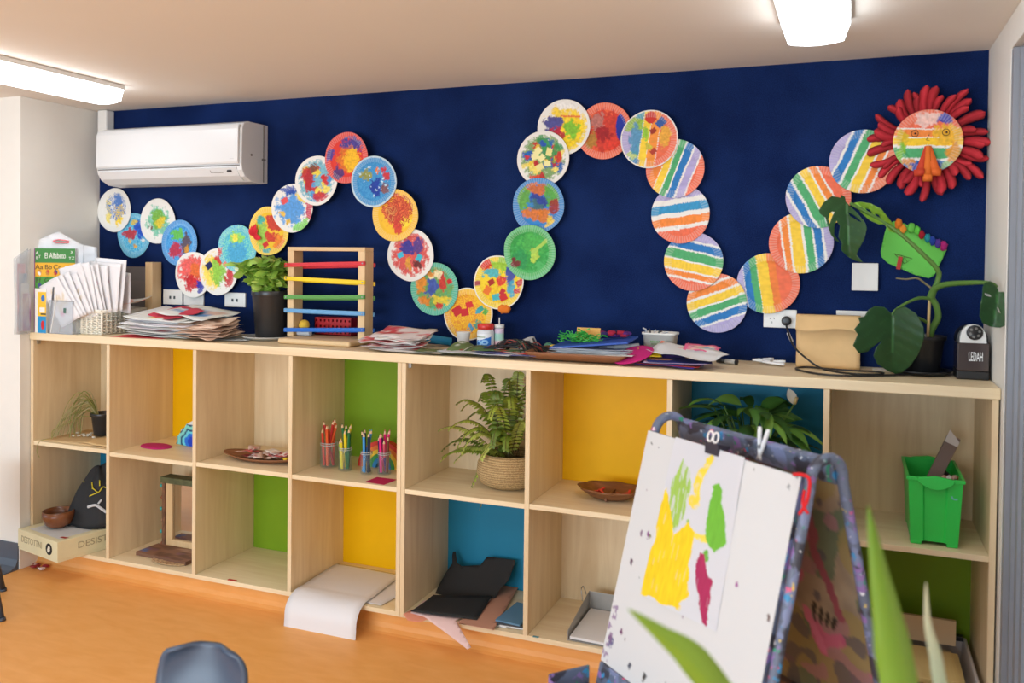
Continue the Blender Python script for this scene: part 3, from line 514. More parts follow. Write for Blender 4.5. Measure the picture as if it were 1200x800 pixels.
g = G(); g.tube(spline([(pc.x, -.04, pc.z - .01), at(923, 387, -.06), at(930, 405, -.13), at(944, 419, -.17), tp(965, -.2), tp(1000, -.30), tp(1032, -.27), tp(1030, -.20), tp(985, -.20), tp(945, -.17), tp(933, -.25), tp(960, -.36), tp(1000, -.36), tp(1034, -.30), tp(1062, -.23), tp(1095, -.1), tp(1110, -.08)]), .0038, 8); g.build('cable', BLACK, t, True)
a = at(923.5, 390, -.056); b = at(928, 400, -.072); g = G(); g.tube([a, b], [.006, .006], 8); g.build('cable_tag', mat('tag_white', C(225, 225, 228), .5), t, label='white tag wrapped on the cable')
# ================================================================== ITEMS ON THE WORKTOP
Z = 1.2005
def rot_sheet(cx, cy, z, w, h, rot, cf, curl=0, amp=.004, seed=0, name='paper_sheet', nx=12, ny=9, edge=0, tilt=(0, 0), z0=None, tlt=0):
    g = G(); ca, sa = math.cos(rot), math.sin(rot)
    def fn(a, b):
        x = (a - .5) * w; y = (b - .5) * h; zz = z + amp * (1 + noise.noise(Vector((a * 2.6, b * 2.6, seed * 5.1)))) + curl * (abs(a - .5) * 2) ** 3 * (1 if a < .5 else .3) + edge * max(0, b - .5) ** 2 * 4 + tilt[0] * x + (tilt[1] or tlt) * (y + h / 2)
        return Vector((cx + x * ca - y * sa, cy + x * sa + y * ca, max(zz, z0 or z)))
    g.grid(nx, ny, fn, lambda a, b: cf(a * 2 - 1, b * 2 - 1)); return g
def randart(seed, base=None, cols=None):
    R_ = random.Random(seed); cols = cols or [C(200, 60, 70), C(70, 130, 200), C(240, 190, 90), C(120, 90, 170), C(110, 180, 150), C(230, 140, 150)]
    return art(base or R_.choice([W_, W_, C(245, 243, 245), C(235, 225, 228)]), [('sc', R_.randint(3, 7), R_.sample(cols, 3), .2, .6), ('scrib', 0, 0, R_.choice([0, .6]), R_.choice(cols))], seed)
def put_sheet(g, label, group, name='paper_sheet', cat='paper', m=None): return single(g, name, m or PAPER, label, cat, group, smooth=True, solid=.0006)
# painted paper heap at left
xa, xb = at(136, 393, -.38).x, at(246, 393, -.20).x
o = put_sheet(rot_sheet(.66, -.33, Z, .30, .17, .1, art(C(225, 60, 70), []), amp=.0005), 'red card lying at the bottom of the painted paper heap', None, 'card', 'card')
R0 = random.Random(3)
for k in range(15):
    zz = Z + .004 + k * .0056
    g = rot_sheet(.77 + R0.uniform(-.035, .035) + .006 * (k % 3), -.26 + R0.uniform(-.03, .03), zz, R0.uniform(.34, .42), R0.uniform(.24, .29), R0.uniform(-.25, .25), randart(100 + k), curl=R0.uniform(-.002, .016), amp=.006, seed=k, tilt=(-.02, .01 + .009 * k))
    put_sheet(g, 'child-painted paper in the loose white heap beside the wicker basket', 'painted papers in the white heap')
put_sheet(rot_sheet(.80, -.29, Z + .088, .24, .18, -.4, art(C(210, 60, 80), []), curl=.004, amp=.010, seed=50, tilt=(-.05, .22)), 'red sheet poking out near the top of the white paper heap', None)
put_sheet(rot_sheet(.90, -.25, Z + .095, .34, .24, -.15, art(W_, [('bl', 0, -.1, .6, .5, C(80, 140, 205)), ('bl', .5, .3, .3, .3, C(230, 190, 170)), ('scrib', -.4, .2, .5, C(150, 180, 210))], 51), curl=.0, amp=.012, seed=51, tilt=(-.08, .12)), 'white sheet with a blue painted area on top of the paper heap', None)
TAN = [C(215, 160, 120), C(190, 110, 70), C(235, 205, 180), C(225, 140, 80), C(150, 100, 80)]
for k in range(9):
    g = rot_sheet(1.02 + R0.uniform(-.02, .02), -.31 + R0.uniform(-.015, .015), Z + .003 + k * .0072, R0.uniform(.22, .28), R0.uniform(.15, .2), R0.uniform(-.3, .3), randart(200 + k, C(238, 206, 182), TAN), curl=R0.uniform(-.01, .004), amp=.013, tlt=.02 * k, seed=k + 60, nx=16, ny=12)
    put_sheet(g, 'crumpled tan and orange painted paper in the heap left of the plant pot', 'crumpled tan papers')
put_sheet(rot_sheet(1.16, -.30, Z + .001, .16, .09, .3, art(C(205, 212, 215), [('bl', .2, 0, .4, .4, C(120, 130, 130))], 3), amp=.004, seed=9), 'pale grey scrap of paper between tan heap and basil saucer', None)
# ---- wicker basket
WICK = mat('white_wicker', C(240, 233, 216), .65, var=.06, scale=50)
x0 = at(89, 391, -.39).x; x1 = .425; y0, y1 = -.39, -.1; zt = Z + .118
t = thing('wicker_basket', 'white wicker basket holding papers at the left end of the worktop', 'basket', ((x0 + x1) / 2, (y0 + y1) / 2, Z))
g = G()
def ring(z, k): return [(x0 + .004 - k, y0 + .004 - k), (x1 - .004 + k, y0 + .004 - k), (x1 - .004 + k, y1 - .004 + k), (x0 + .004 - k, y1 - .004 + k)]
for i in range(15):
    z = Z + .006 + i * .0078; P4 = ring(z, 0); pts = []
    for e in range(4):
        a, b = P4[e], P4[(e + 1) % 4]; L = math.dist(a, b); n = int(L / .014)
        for q in range(n):
            s = q / n; ox, oy = (b[1] - a[1]) / L, -(b[0] - a[0]) / L; w = .0052 * (1 if (q + i) % 2 else -1); pts.append((a[0] + (b[0] - a[0]) * s + ox * w, a[1] + (b[1] - a[1]) * s + oy * w, z))
    g.tube(pts + [pts[0]], .0036, 5, caps=False)
for e in range(4):
    a, b = ring(0, 0)[e], ring(0, 0)[(e + 1) % 4]; L = math.dist(a, b); n = int(L / .028)
    for q in range(n): s = q / n; p = (a[0] + (b[0] - a[0]) * s, a[1] + (b[1] - a[1]) * s); g.tube([(*p, Z + .002), (*p, zt)], .0056, 6)
g.build('woven_side', WICK, t, True)
g = G(); 
for z, r in ((zt, .007), (zt - .008, .005)): P4 = ring(z, .002); g.tube([(*p, z) for p in P4 + [P4[0], P4[1]]], r, 8, caps=False)
g.build('rim', WICK, t, True)
G().box(x0 + .006, x1 - .006, y0 + .006, y1 - .006, Z, Z + .005).build('base', WICK, t)
for k in range(3):
    put_sheet(rot_sheet((x0 + x1) / 2 + .02, -.25, zt - .03 - .022 * k, .19, .22, .15 - .2 * k, randart(300 + k, C(238, 236, 226)), amp=.003, seed=70 + k), 'paper lying inside the white wicker basket', 'papers inside the wicker basket')
put_sheet(rot_sheet(.365, -.235, zt + .022, .26, .22, .35, art(W_, [('st', 60, [(-.6, -.3, C(235, 150, 110)), (.1, .3, C(240, 190, 150)), (.6, .8, C(235, 130, 100))])], 5), curl=.06, amp=.008, seed=90, edge=.02), 'curling white sheet with peach stripes on top of the wicker basket', None)
# ---- clear tub with fanned papers
tx0 = at(59, 390, -.43).x; tx1 = at(86, 391, -.43).x
t = thing('clear_tub', 'clear plastic tub holding upright papers between books and wicker basket', 'tub', ((tx0 + tx1) / 2, -.406, Z))
g = G(); zt2 = Z + .165
for (a, b, c, d) in ((tx0, tx1, -.437, -.434), (tx0, tx1, -.378, -.375), (tx0, tx0 + .003, -.434, -.378), (tx1 - .003, tx1, -.434, -.378)): g.box(a, b, c, d, Z, zt2)
g.box(tx0, tx1, -.437, -.375, Z, Z + .003); g.build('body', CLEAR, t)
g = G(); g.tube([(tx0, -.435, zt2), (tx1, -.435, zt2), (tx1, -.377, zt2), (tx0, -.377, zt2), (tx0, -.435, zt2)], .004, 6, caps=False); g.build('rim', CLEAR, t)
G().box((tx0 + tx1) / 2 + .02, (tx0 + tx1) / 2 + .035, -.4385, -.4372, Z + .105, Z + .13).build('label', mat('green_label', C(70, 110, 90), .5), t)
R1 = random.Random(11)
for k in range(11):
    # sheets stand up in the tub and lean out to the right, each one turned a little further
    s = k / 10; bx = (tx0 + tx1) / 2 + .03 + .12 * s; y = -.428 + .0045 * k + .06 * s * s; w = .16 + .05 * s + R1.uniform(-.02, .02); h = R1.uniform(.22, .275) - .0 * s; zb = Z + .04 + .085 * s; fn_c = randart(400 + k, C(242, 240, 242), [C(240, 225, 225), C(235, 120, 170), C(225, 225, 235), C(230, 215, 190)])
    rot = -.72 + .82 * s + R1.uniform(-.09, .09)
    g = G()
    def fn(a, b, bx=bx, y=y, rot=rot, h=h, w=w, k=k, zb=zb):
        x = (a - .5) * w; z = b * h; return Vector((bx + .03 + x * math.cos(rot) + z * math.sin(rot), y - .006 * math.sin(b * 2 + k) * b + .003 * noise.noise(Vector((a * 2, b * 2, k * 3))), zb + z * math.cos(rot) - x * math.sin(rot) * .6 + (.0 if rot > -.3 else .02)))
    g.grid(10, 12, fn, lambda a, b, f=fn_c: f(a * 2 - 1, b * 2 - 1)); put_sheet(g, 'white paper standing in the fan of papers in the clear tub', 'papers fanned out of the clear tub')
g = G(); g.grid(8, 8, lambda a, b: Vector((.30 + a * .20, -.285 + .012 * math.sin(a * 3), Z + .122 + b * .205 - .02 * a)), lambda a, b: art(C(240, 236, 238), [('bl', -.75, -.3, .14, .35, C(235, 90, 170)), ('bl', -.35, .2, .08, .25, C(235, 110, 170))], 6)(a * 2 - 1, b * 2 - 1))
put_sheet(g, 'large white sheet with small pink marks at the right of the paper fan', None)
g = G(); a = at(72, 334, -.40); b = at(86, 354, -.40); g.tube([a, b], .004, 6, C(150, 30, 40)); single(g, 'crayon', PAINT, 'dark red pencil lying against the fanned papers', 'pencil', smooth=True)
# ---- alphabet book, small picture book, plastic bag, wallet
bA = Vector((-.010, -.408, Z)); bB = at(88, 350, -.31); bB.z = Z; bX = (bB - bA).normalized(); bN = Vector((bX.y, -bX.x, 0)); wB = (bB - bA).length; bz1 = at(60, 291, -.37).z
def bk(s, z, o=0): p = bA + bX * s + bN * o; return Vector((p.x, p.y, z))
def bkbox(g, s0, s1, o0, o1, z0, z1, col): g.col = col; return g.add([bk(s, z, o) for s in (s0, s1) for o in (o0, o1) for z in (z0, z1)], [(0, 1, 3, 2), (4, 6, 7, 5), (0, 4, 5, 1), (2, 3, 7, 6), (0, 2, 6, 4), (1, 5, 7, 3)])
def bookart(a, b):
    r = b
    rows = [(.83, 1, C(60, 135, 60)), (.66, .83, C(240, 180, 30)), (.51, .66, C(70, 150, 50)), (.36, .51, C(30, 130, 205)), (.16, .36, C(165, 35, 50)), (0, .16, C(90, 150, 50))]
    for z0, z1, c in rows:
        if z0 <= b <= z1:
            if b < .83:
                cx = (a * 5) % 1 - .55; cz = (b - z0) / (z1 - z0) - .3
                if math.hypot(cx * .9, cz) < .2: return [C(200, 40, 40), C(60, 60, 130), C(240, 240, 235), C(200, 130, 50)][int(a * 5 + b * 9) % 4]
            return c
    return W_
t = thing('alphabet_book', 'tall alphabet book with a green title band standing at the shelf end', 'book', bk(wB / 2, Z))
g = G(); g.grid(60, 90, lambda a, b: bk(a * wB, Z + b * (bz1 - Z), .0006), lambda a, b: bookart(a, b)); g.build('cover', PAINT, t)
g = G(); bkbox(g, 0, wB, -.018, 0, Z, bz1, C(235, 232, 225)); g.build('pages', PAINT, t)
g = G(); bkbox(g, -.004, -.0002, -.019, .0006, Z, bz1, C(140, 50, 130)); g.build('spine', PAINT, t, label='purple spine')
inkw = mat('white_ink', C(245, 245, 240), .6, var=0); inkd = mat('dark_type', C(60, 45, 25), .6, var=0)
hB = bz1 - Z; bcx = .14
text('El Alfabeto', 'title_lettering', inkw, t, bk(wB * .5, Z + hB * .912, .0012), .042, bX, (0, 0, 1), width=wB * .52)
for s, z, xx in (('A', .945, .05), ('B', .885, .05), ('T', .90, .11), ('X', .955, .92), ('Y', .885, .87), ('Z', .885, .95)): text(s, 'letter', inkw, t, bk(wB * xx, Z + hB * z, .0012), .02, bX, (0, 0, 1))
for s, z, xx in (('Aa', .775, .1), ('Bb', .775, .33), ('Cc', .775, .55), ('Ff', .615, .08), ('Gg', .615, .33), ('Kk', .465, .1), ('Ll', .465, .33)): text(s, 'letter_pair', inkd, t, bk(wB * xx, Z + hB * z, .0012), .034, bX, (0, 0, 1))
sx0, sx1 = at(41, 360, -.436).x, at(54, 360, -.436).x; sz1 = at(48, 338, -.436).z
t = thing('picture_book', 'narrow picture book with a bus on its cover, in front of the alphabet book', 'book', ((sx0 + sx1) / 2, -.43, Z))
g = G(); SY = -.4365
def sart(a, b):
    if a < .25: return C(240, 238, 230)
    if b > .93: return C(240, 238, 230)
    if b > .62: return C(60, 120, 200) if math.hypot((a - .72) * .5, (b - .78) * 1) < .08 else C(245, 200, 60)
    if b > .38: return C(50, 50, 60) if .4 < b < .45 and a > .5 else (C(240, 240, 235) if .45 < b < .57 and .4 < a < .9 else C(245, 200, 40))
    return C(205, 40, 50) if math.hypot((a - .7) * .6, b - .18) < .1 else C(40, 150, 210)
g.grid(30, 60, lambda a, b: Vector((sx0 + a * (sx1 - sx0), SY, Z + b * (sz1 - Z))), sart); g.build('cover', PAINT, t); g = G(); g.box(sx0, sx1, SY + .0005, SY + .022, Z, sz1, C(235, 232, 225)); g.build('pages', PAINT, t)
g = G(); M = Matrix.Translation((sx1 + .012, -.405, Z + .002)) @ Matrix.Rotation(.14, 4, 'Y')
g.box(0, .010, -.03, .02, 0, .235, C(80, 80, 84), M); single(g, 'dark_folder', PAINT, 'thin dark grey folder leaning between picture book and clear tub', 'folder')
g = G(); M = Matrix.Translation((sx1 + .028, -.41, Z + .002)) @ Matrix.Rotation(.2, 4, 'Y'); g.box(0, .006, -.026, .02, 0, .20, C(236, 228, 214), M); single(g, 'cream_folder', PAINT, 'cream folder leaning against the left side of the clear tub', 'folder')
# bag behind the book
g = G(); g.col = C(236, 238, 242); q = pp([(42, 300), (42, 289), (44, 287), (58, 276), (66, 271), (72, 277), (82, 286), (92, 289), (93, 310), (92, 345), (42, 345)], -.36); hq = pp([(62, 283), (66, 281), (73, 283), (72, 285.5), (63, 285)], -.36)
g.shape(q, lambda a, b: bk((a + .01) / bX.x + 0, b, -.024) + Vector((0, .0 + .008 * noise.noise(Vector((a * 20, 0, b * 20))), 0)), .02, [hq]); t = thing('plastic_bag', 'clear white plastic hanging bag standing behind the alphabet book', 'bag', (bcx, -.3, Z)); g.build('front', mat('milky_plastic', C(236, 238, 242), .25, trans=.35), t, True, solid=.001)
g = G(); g.col = C(236, 238, 242); g.shape(q[:1] + q[7:] + q[-1:], lambda a, b: bk((a + .01) / bX.x, b, -.045), .03); g.build('back', _mats['milky_plastic'], t, solid=.001)
g = G(); hp = [bk((p.x + .01) / bX.x, p.z, -.022) for p in (at(u, v, -.36) for u, v in [(62, 282), (66, 280.5), (73, 282), (73, 284), (64, 284), (62, 282)])]; g.tube(hp, .003, 6); g.build('handle_rim', mat('pink_plastic', C(230, 110, 120), .4), t, label='pink handle slot edge')
g = G(); g.box(at(88, 300, -.28).x, at(97, 300, -.28).x, -.275, -.265, Z, at(92, 287, -.27).z); single(g, 'clear_sleeve', CLEAR, 'narrow clear plastic sleeve behind the right edge of the alphabet book', 'sleeve')
t = thing('document_wallet', 'clear plastic wallet of coloured papers overhanging the left end of the worktop', 'wallet', (.0, -.42, Z))
def wl(v, y): return on(20, v, 'x', .003).z
for nm, xx, m_ in (('front', .012, CLEAR), ('back', -.006, CLEAR)):
    g = G(); g.grid(6, 8, lambda a, b: Vector((xx + .004 * math.sin(b * 5 + a * 3), -.53 + a * .075, Z - .004 + b * (.43 - .05 * (1 - a)))), None); g.build(nm, m_, t, True, solid=.0006)
for k, cl in enumerate([C(235, 90, 120), C(90, 150, 190), C(240, 240, 245), C(150, 60, 150)]):
    g = G(); g.col = cl; g.grid(4, 6, lambda a, b: Vector((-.003 + k * .003, -.515 + .008 * k + a * .045, Z + .01 + b * (.34 - .05 * k))), lambda a, b: mixc(cl, C(240, 238, 240), max(0, min(1, .45 + .9 * noise.noise(Vector((a * 2, b * 6, k * 2.2))))))); g.build('paper_insert', PAPER, t, True)
# ---- display frame with clear panel and wooden post
fx0, fx1 = at(133, 350, -.05).x, at(176, 350, -.05).x; fx2 = at(184, 350, -.05).x; fz = at(150, 312, -.05).z; fz2 = at(180, 307, -.05).z
t = thing('display_screen', 'smoky clear panel held by a square wooden post behind the wicker basket', 'display screen', (fx1, -.05, Z))
G().box(fx0, fx1, -.052, -.048, Z, fz).build('clear_panel', mat('smoky_panel', C(150, 140, 135), .1, trans=.55), t)
G().box(fx1, fx2, -.085, -.02, Z, fz2).build('post', PINE, t, bevel=.001); G().box(fx0 + .06, fx1, -.06, -.04, Z, Z + .02).build('bottom_rail', PINE_X, t)
G().box(fx0, fx1, -.047, -.045, Z + .0, fz - .075).build('brown_sheet', mat('brown_grey_sheet', C(142, 126, 112), .7), t)
# ---- basil plant
bp = Vector((at(318, 370, -.165).x, -.165, Z))
t = thing('basil_plant', 'bushy light green basil plant in a tall black pot on the worktop', 'potted plant', bp)
g = G(); pr = .088; ph = .235
g.lathe([(.0, Z + .012), (pr * .84, Z + .012), (pr * 1.02, Z + ph * .9), (pr * 1.06, Z + ph * .9), (pr * 1.06, Z + ph), (pr * .96, Z + ph), (pr * .94, Z + ph * .88), (0, Z + ph * .88)], bp.x, bp.y, 40); g.build('pot', mat('black_pot', C(38, 38, 40), .3, var=.1), t, True, bevel=.001)
g = G(); R2 = random.Random(5); g2 = G()
for k in range(40):
    a = R2.uniform(0, 2 * PI); rr = R2.uniform(0, .05); p = Vector((bp.x + rr * math.cos(a), bp.y + rr * math.sin(a), Z + ph * .9)); ln = R2.uniform(.09, .215); out = R2.uniform(.1, .6)
    tip = p + Vector((math.cos(a) * out * ln - .018, math.sin(a) * out * ln, ln * (1 - out * .4))); mid = (p + tip) / 2 + Vector((0, 0, .012)); g2.tube([p, mid, tip], [.0028, .0022, .0014], 5, C(110, 150, 60))
    for lv in (.45, .75, 1):
        q = p.lerp(tip, lv); b0 = R2.uniform(0, 2 * PI)
        for m_ in range(3 if lv < 1 else 5):
            b = b0 + m_ * 2 * PI / (3 if lv < 1 else 5); dd = Vector((math.cos(b), math.sin(b), R2.uniform(-.35, .7))); cl = R2.choice([C(150, 188, 78), C(170, 205, 96), C(192, 216, 118), C(126, 166, 66)])
            g.blade(q, dd, (-math.sin(b), math.cos(b), R2.uniform(-1.2, 1.2)), R2.uniform(.045, .07), R2.uniform(.036, .052), .3, 6, cl, scl(cl, 1.15), fold=.22)
g.build('foliage', LEAFM, t, True); g2.build('stems', LEAFM, t, True)
g = G(); g.lathe([(0, Z), (.10, Z), (.125, Z + .012), (.13, Z + .016), (.122, Z + .018), (.1, Z + .008), (0, Z + .006)], bp.x - .01, bp.y, 40); single(g, 'saucer', mat('grey_saucer', C(188, 184, 176), .4), 'grey saucer under the black pot of the basil plant', 'saucer', smooth=True)
# ---- wooden slat rack
ry = -.22; lx0, lx1 = at(336.5, 380, ry).x, at(343.5, 380, ry).x; rx0, rx1 = at(419, 380, ry).x, at(427, 380, ry).x; rz = at(380, 289.5, ry).z
t = thing('slat_rack', 'wooden rack with red, yellow, green and two blue cross slats on the worktop', 'wooden rack', ((lx0 + rx1) / 2, -.19, Z))
g = G(); rb0, rb1 = at(326, 402, -.32).x, at(411, 408, -.32).x; g.box(rb0, rb1 + .0, -.33, -.03, Z, Z + .026); g.build('base', PINE_X, t, bevel=.012, seg=4)
for a, b in ((lx0, lx1), (rx0, rx1)): G().box(a, b, ry, ry + .075, Z + .026, rz - .018).build('post', PINE, t, bevel=.002)
G().box(lx0, rx1, ry, ry + .075, rz - .018, rz).build('top_beam', PINE_X, t, bevel=.002)
SL = [('red', 310.5, 308.5, C(215, 45, 55), .0), ('yellow', 326, 331, C(245, 210, 30), .0), ('green', 348, 348, C(90, 155, 75), 0), ('light blue', 363.5, 367.5, C(105, 165, 215), 0), ('blue', 386.5, 386.5, C(25, 105, 200), 0)]
for nm, va, vb, cl, _ in SL:
    for yy, ny in ((ry - .012, ''), (ry + .075, 'rear ')):
        a = at(334, va, ry - .012); b = at(427, vb, ry - .012); a = Vector((lx0 - .012, 0, a.z)); b = Vector((rx1 + .006, 0, b.z))
        if ny: a.z -= .009; b.z -= .009
        h = .0095; g = G(); g.add([(p.x, yy + d, p.z + s * h) for p in (a, b) for d in (0, .012) for s in (-1, 1)], [(0, 1, 3, 2), (4, 6, 7, 5), (0, 4, 5, 1), (2, 3, 7, 6), (0, 2, 6, 4), (1, 5, 7, 3)])
        o = g.build('slat', mat('slat_' + nm.replace(' ', '_'), cl, .4, var=.04), t, bevel=.003, label=ny + nm + ' slat')
        if not ny:
            for p, d in ((a, .012), (b, -.012)):
                g = G(); g.lathe([(.004, 0), (.003, .002), (0, .002)], 0, 0, 10, M=Matrix.Translation((p.x + d, yy - .0005, p.z)) @ Matrix.Rotation(PI / 2, 4, 'X')); g.build('screw', METAL, o)
# ---- red crate and ball
cy_ = -.025; cx0, cx1 = at(358, 385, -.105).x, at(412, 385, -.105).x; cz = at(385, 372, -.105).z
cx0 = max(cx0, lx1 + .04)
t = thing('red_basket', 'small red plastic basket with holes behind the slat rack', 'basket', ((cx0 + cx1) / 2, -.06, Z + .0265)); RDP = mat('red_plastic', C(190, 25, 35), .4)
ZR = Z + .0265; g = G(); nh = 9; ww = (cx1 - cx0) / nh; YB = -.115
YB = -.105
for r_ in range(3):
    z0 = ZR + r_ * (cz - ZR) / 3; z1 = ZR + (r_ + 1) * (cz - ZR) / 3; m_ = (z1 - z0) * .3
    g.box(cx0, cx1, YB, YB + .004, z0, z0 + m_); g.box(cx0, cx1, YB, YB + .004, z1 - m_, z1)
    for k in range(nh + 1): xk = cx0 + k * ww; g.box(max(cx0, xk - ww * .3), min(cx1, xk + ww * .3), YB, YB + .004, z0 + m_, z1 - m_)
g.build('front_panel', RDP, t)
G().box(cx0, cx0 + .004, YB, YB + .07, ZR, cz).box(cx1 - .004, cx1, YB, YB + .07, ZR, cz).box(cx0, cx1, YB + .066, YB + .07, ZR, cz).box(cx0, cx1, YB, YB + .07, ZR, ZR + .004).build('body', mat('dark_red_plastic', C(150, 15, 28), .4), t)
c = at(356.5, 381.5, -.17); g = G(); g.ball((c.x, -.17, Z + .026 + .05), .026, 20, C(235, 195, 70)); single(g, 'ball', FUZZY, 'small yellow ball beside the red basket behind the slats', 'ball', smooth=True)
g = G(); g.tube([(c.x - .02, -.19, Z + .0405), (c.x + .05, -.19, Z + .0405)], .013, 12, C(200, 205, 210)); single(g, 'tape_roll', PAINT, 'pale roll lying under the yellow ball behind the slats', 'roll')
# ---- blue tube, pink paper pile, scraps
g = G(); a = at(480, 396, -.14); g.tube([(a.x, -.19, Z + .055), (a.x + .17, -.06, Z + .02)], .019, 20, C(25, 140, 200)); single(g, 'blue_tube', PAINT, 'bright blue tube lying behind the red and white cut papers', 'tube', smooth=True)
for k in range(9):
    g = rot_sheet(2.045 + R0.uniform(-.03, .03) + .01 * k * 0, -.30 + R0.uniform(-.03, .03), Z + .002 + k * .0055, R0.uniform(.20, .30), R0.uniform(.12, .17), R0.uniform(-.3, .3), art(W_ if k % 2 else C(238, 225, 222), [('sc', 7, [C(225, 70, 75), C(240, 110, 105), C(245, 235, 235), C(210, 60, 75)], .32, .9)], 500 + k), curl=R0.uniform(-.004, .006), amp=.012, tlt=.025 * k, seed=k + 120, nx=14)
    put_sheet(g, 'red and white painted paper in the cut heap right of the slat rack', 'red and white papers')
for k, (u, y, w, h, ro, col, lab) in enumerate([(478, -.40, .34, .07, -.05, W_, 'white paper strip hanging over the front edge right of the red papers'), (530, -.36, .3, .12, .1, C(120, 135, 85), 'olive green paper scrap among the worktop papers'), (560, -.37, .34, .10, -.12, C(222, 228, 235), 'pale paper scrap in front of the paper cup'), (596, -.37, .28, .08, -.1, C(120, 120, 190), 'lilac paper strip in front of the black net heap'), (612, -.35, .26, .05, -.28, C(225, 70, 60), 'red-orange paper strip ending beside the brown tray'), (585, -.31, .2, .09, .2, C(95, 130, 80), 'green paper leaf left of the brown tray')]):
    q = at(u, 415, y); put_sheet(rot_sheet(q.x, y, Z + .002 + .003 * k, w, h, ro, art(col, [('sc', 4, [scl(col, .7), C(235, 235, 235)], .25, .9)], 600 + k), amp=.006, seed=k + 140, curl=.004), lab, None, 'paper_scrap')
g = G(); q = at(529, 410, -.30); g.grid(12, 10, lambda a, b: Vector((q.x + a * .11 + .03 * b, -.36 + b * .14, Z + .012 + .034 * math.sin(b * PI * .8) * (1 - .6 * a) + .006 * math.sin(a * 9))), lambda a, b: art(C(110, 130, 80), [('st', 0, [(-.8, -.7, W_), (-.5, -.35, C(230, 230, 225)), (-.1, 0, C(170, 50, 60)), (.2, .35, W_), (.6, .7, C(60, 70, 60))])], 8)(a * 2 - 1, b * 2 - 1)); put_sheet(g, 'folded olive cloth with white stripes in front of the paper cup', None, 'striped_cloth', 'cloth')
# paper cup
def solo_lathe(prof, x, y, name, m, label, cat, col=None, n=32, **k):
    g = G(); g.lathe(prof, x, y, n, col); return single(g, name, m, label, cat, smooth=True, **k)
q = at(543, 400, -.17); solo_lathe([(0, Z), (.022, Z), (.031, Z + .075), (.033, Z + .077), (.031, Z + .079), (.029, Z + .076), (.021, Z + .004), (0, Z + .004)], q.x, -.17, 'paper_cup', mat('cup_white', C(235, 232, 228), .5), 'small white paper cup left of the glue jar on the worktop', 'cup', n=40)
q = at(569, 400, -.17); x, y = q.x, -.17; hz = at(569, 379, y).z
t = thing('glue_jar', 'clear glue jar with red lid and blue and white label on the worktop', 'jar', (x, y, Z))
g = G(); zz = hz - .024; g.lathe([(0, Z), (.034, Z), (.037, Z + .004), (.037, zz - .012), (.032, zz), (0, zz)], x, y, 40); g.build('body', mat('cloudy_plastic', C(225, 228, 232), .3), t, True)
g = G(); g.lathe([(0, zz), (.034, zz), (.036, zz + .002), (.036, hz - .003), (.033, hz), (0, hz)], x, y, 40); g.build('lid', mat('red_lid', C(215, 50, 40), .35), t, True)
g = G()
def lab(a, b):
    xx, yy = a * 2 - 1, b * 2 - 1
    c = C(240, 242, 245)
    if yy < .15 + .5 * xx: c = C(20, 110, 200)
    if abs(math.hypot((xx + .15) * 1.2, yy + .25) - .32) < .12 or abs(math.hypot((xx - .45) * 1.2, yy + .1) - .25) < .1: c = C(15, 120, 210) if yy > .15 + .5 * xx else C(150, 200, 240)
    if .5 < yy < .62 and -.7 < xx < .5: c = C(130, 150, 80)
    return c
g.grid(60, 40, lambda a, b: Vector((x + .0376 * math.sin((a - .5) * 2.9 - .35), y - .0376 * math.cos((a - .5) * 2.9 - .35), Z + .01 + b * (zz - Z - .028))), lab); g.build('label', PAINT, t, True)
q = at(585, 395, -.14); x, y = q.x, -.14; hz = at(585, 380, y).z
t = thing('small_bottle', 'slim bottle with pink and green bands and white cap behind the glue jar', 'bottle', (x, y, Z))
g = G(); g.lathe([(0, Z)] + [(.021, Z + .002 + k * (hz - Z - .02) / 12) for k in range(13)] + [(0, hz - .016)], x, y, 24, cf=lambda k, q: C(225, 205, 225) if k < 4 else (C(235, 190, 200) if k < 7 else (C(170, 215, 200) if k < 11 else C(220, 200, 220)))); g.build('body', PAINT, t, True)
g = G(); g.lathe([(0, hz - .016), (.022, hz - .016), (.022, hz), (.003, hz), (.0025, hz + .03), (0, hz + .03)], x, y, 24); g.build('cap', WHITE, t, True)
# black net heap
t = G(); R3 = random.Random(9); q = at(606, 405, -.27)
for k in range(46):
    a = R3.uniform(0, PI * 2); pts = []
    for s in range(9):
        u_ = s / 8 * 2 - 1; xx = u_ * .15 * R3.uniform(.85, 1); pts.append((q.x + xx * math.cos(a * .25 - .3), -.27 + u_ * .06 * math.sin(a) + R3.uniform(-.01, .01), Z + .02 + max(0, (.048 * (1 - u_ * u_)) * R3.uniform(.3, 1))))
    t.tube(spline(pts, 3), .0022, 4, R3.choice([C(25, 25, 28), C(30, 30, 32), C(22, 22, 24), C(28, 28, 30), C(34, 34, 34), C(22, 22, 24), C(20, 20, 22), C(150, 60, 50), C(70, 80, 60)]))
o = single(t, 'net_heap', PAINT, 'tangled black netting with coloured threads left of the brown tray', 'netting')
q = at(619, 398, -.13); g = G(); M = Matrix.Translation((q.x, -.14, Z + .032)) @ Matrix.Rotation(-.35, 4, 'Y') @ Matrix.Rotation(.25, 4, 'X')
g.lathe([(.033, -.022), (.042, -.022), (.043, 0), (.042, .022), (.033, .022), (.033, -.022)], 0, 0, 36, M=M, cf=lambda k, i: C(60, 60, 62) if (i // 2) % 2 and k in (1, 2, 3) else C(205, 205, 205)); single(g, 'tape_ring', PAINT, 'silver and black checked tape ring behind the black netting', 'tape', smooth=True)
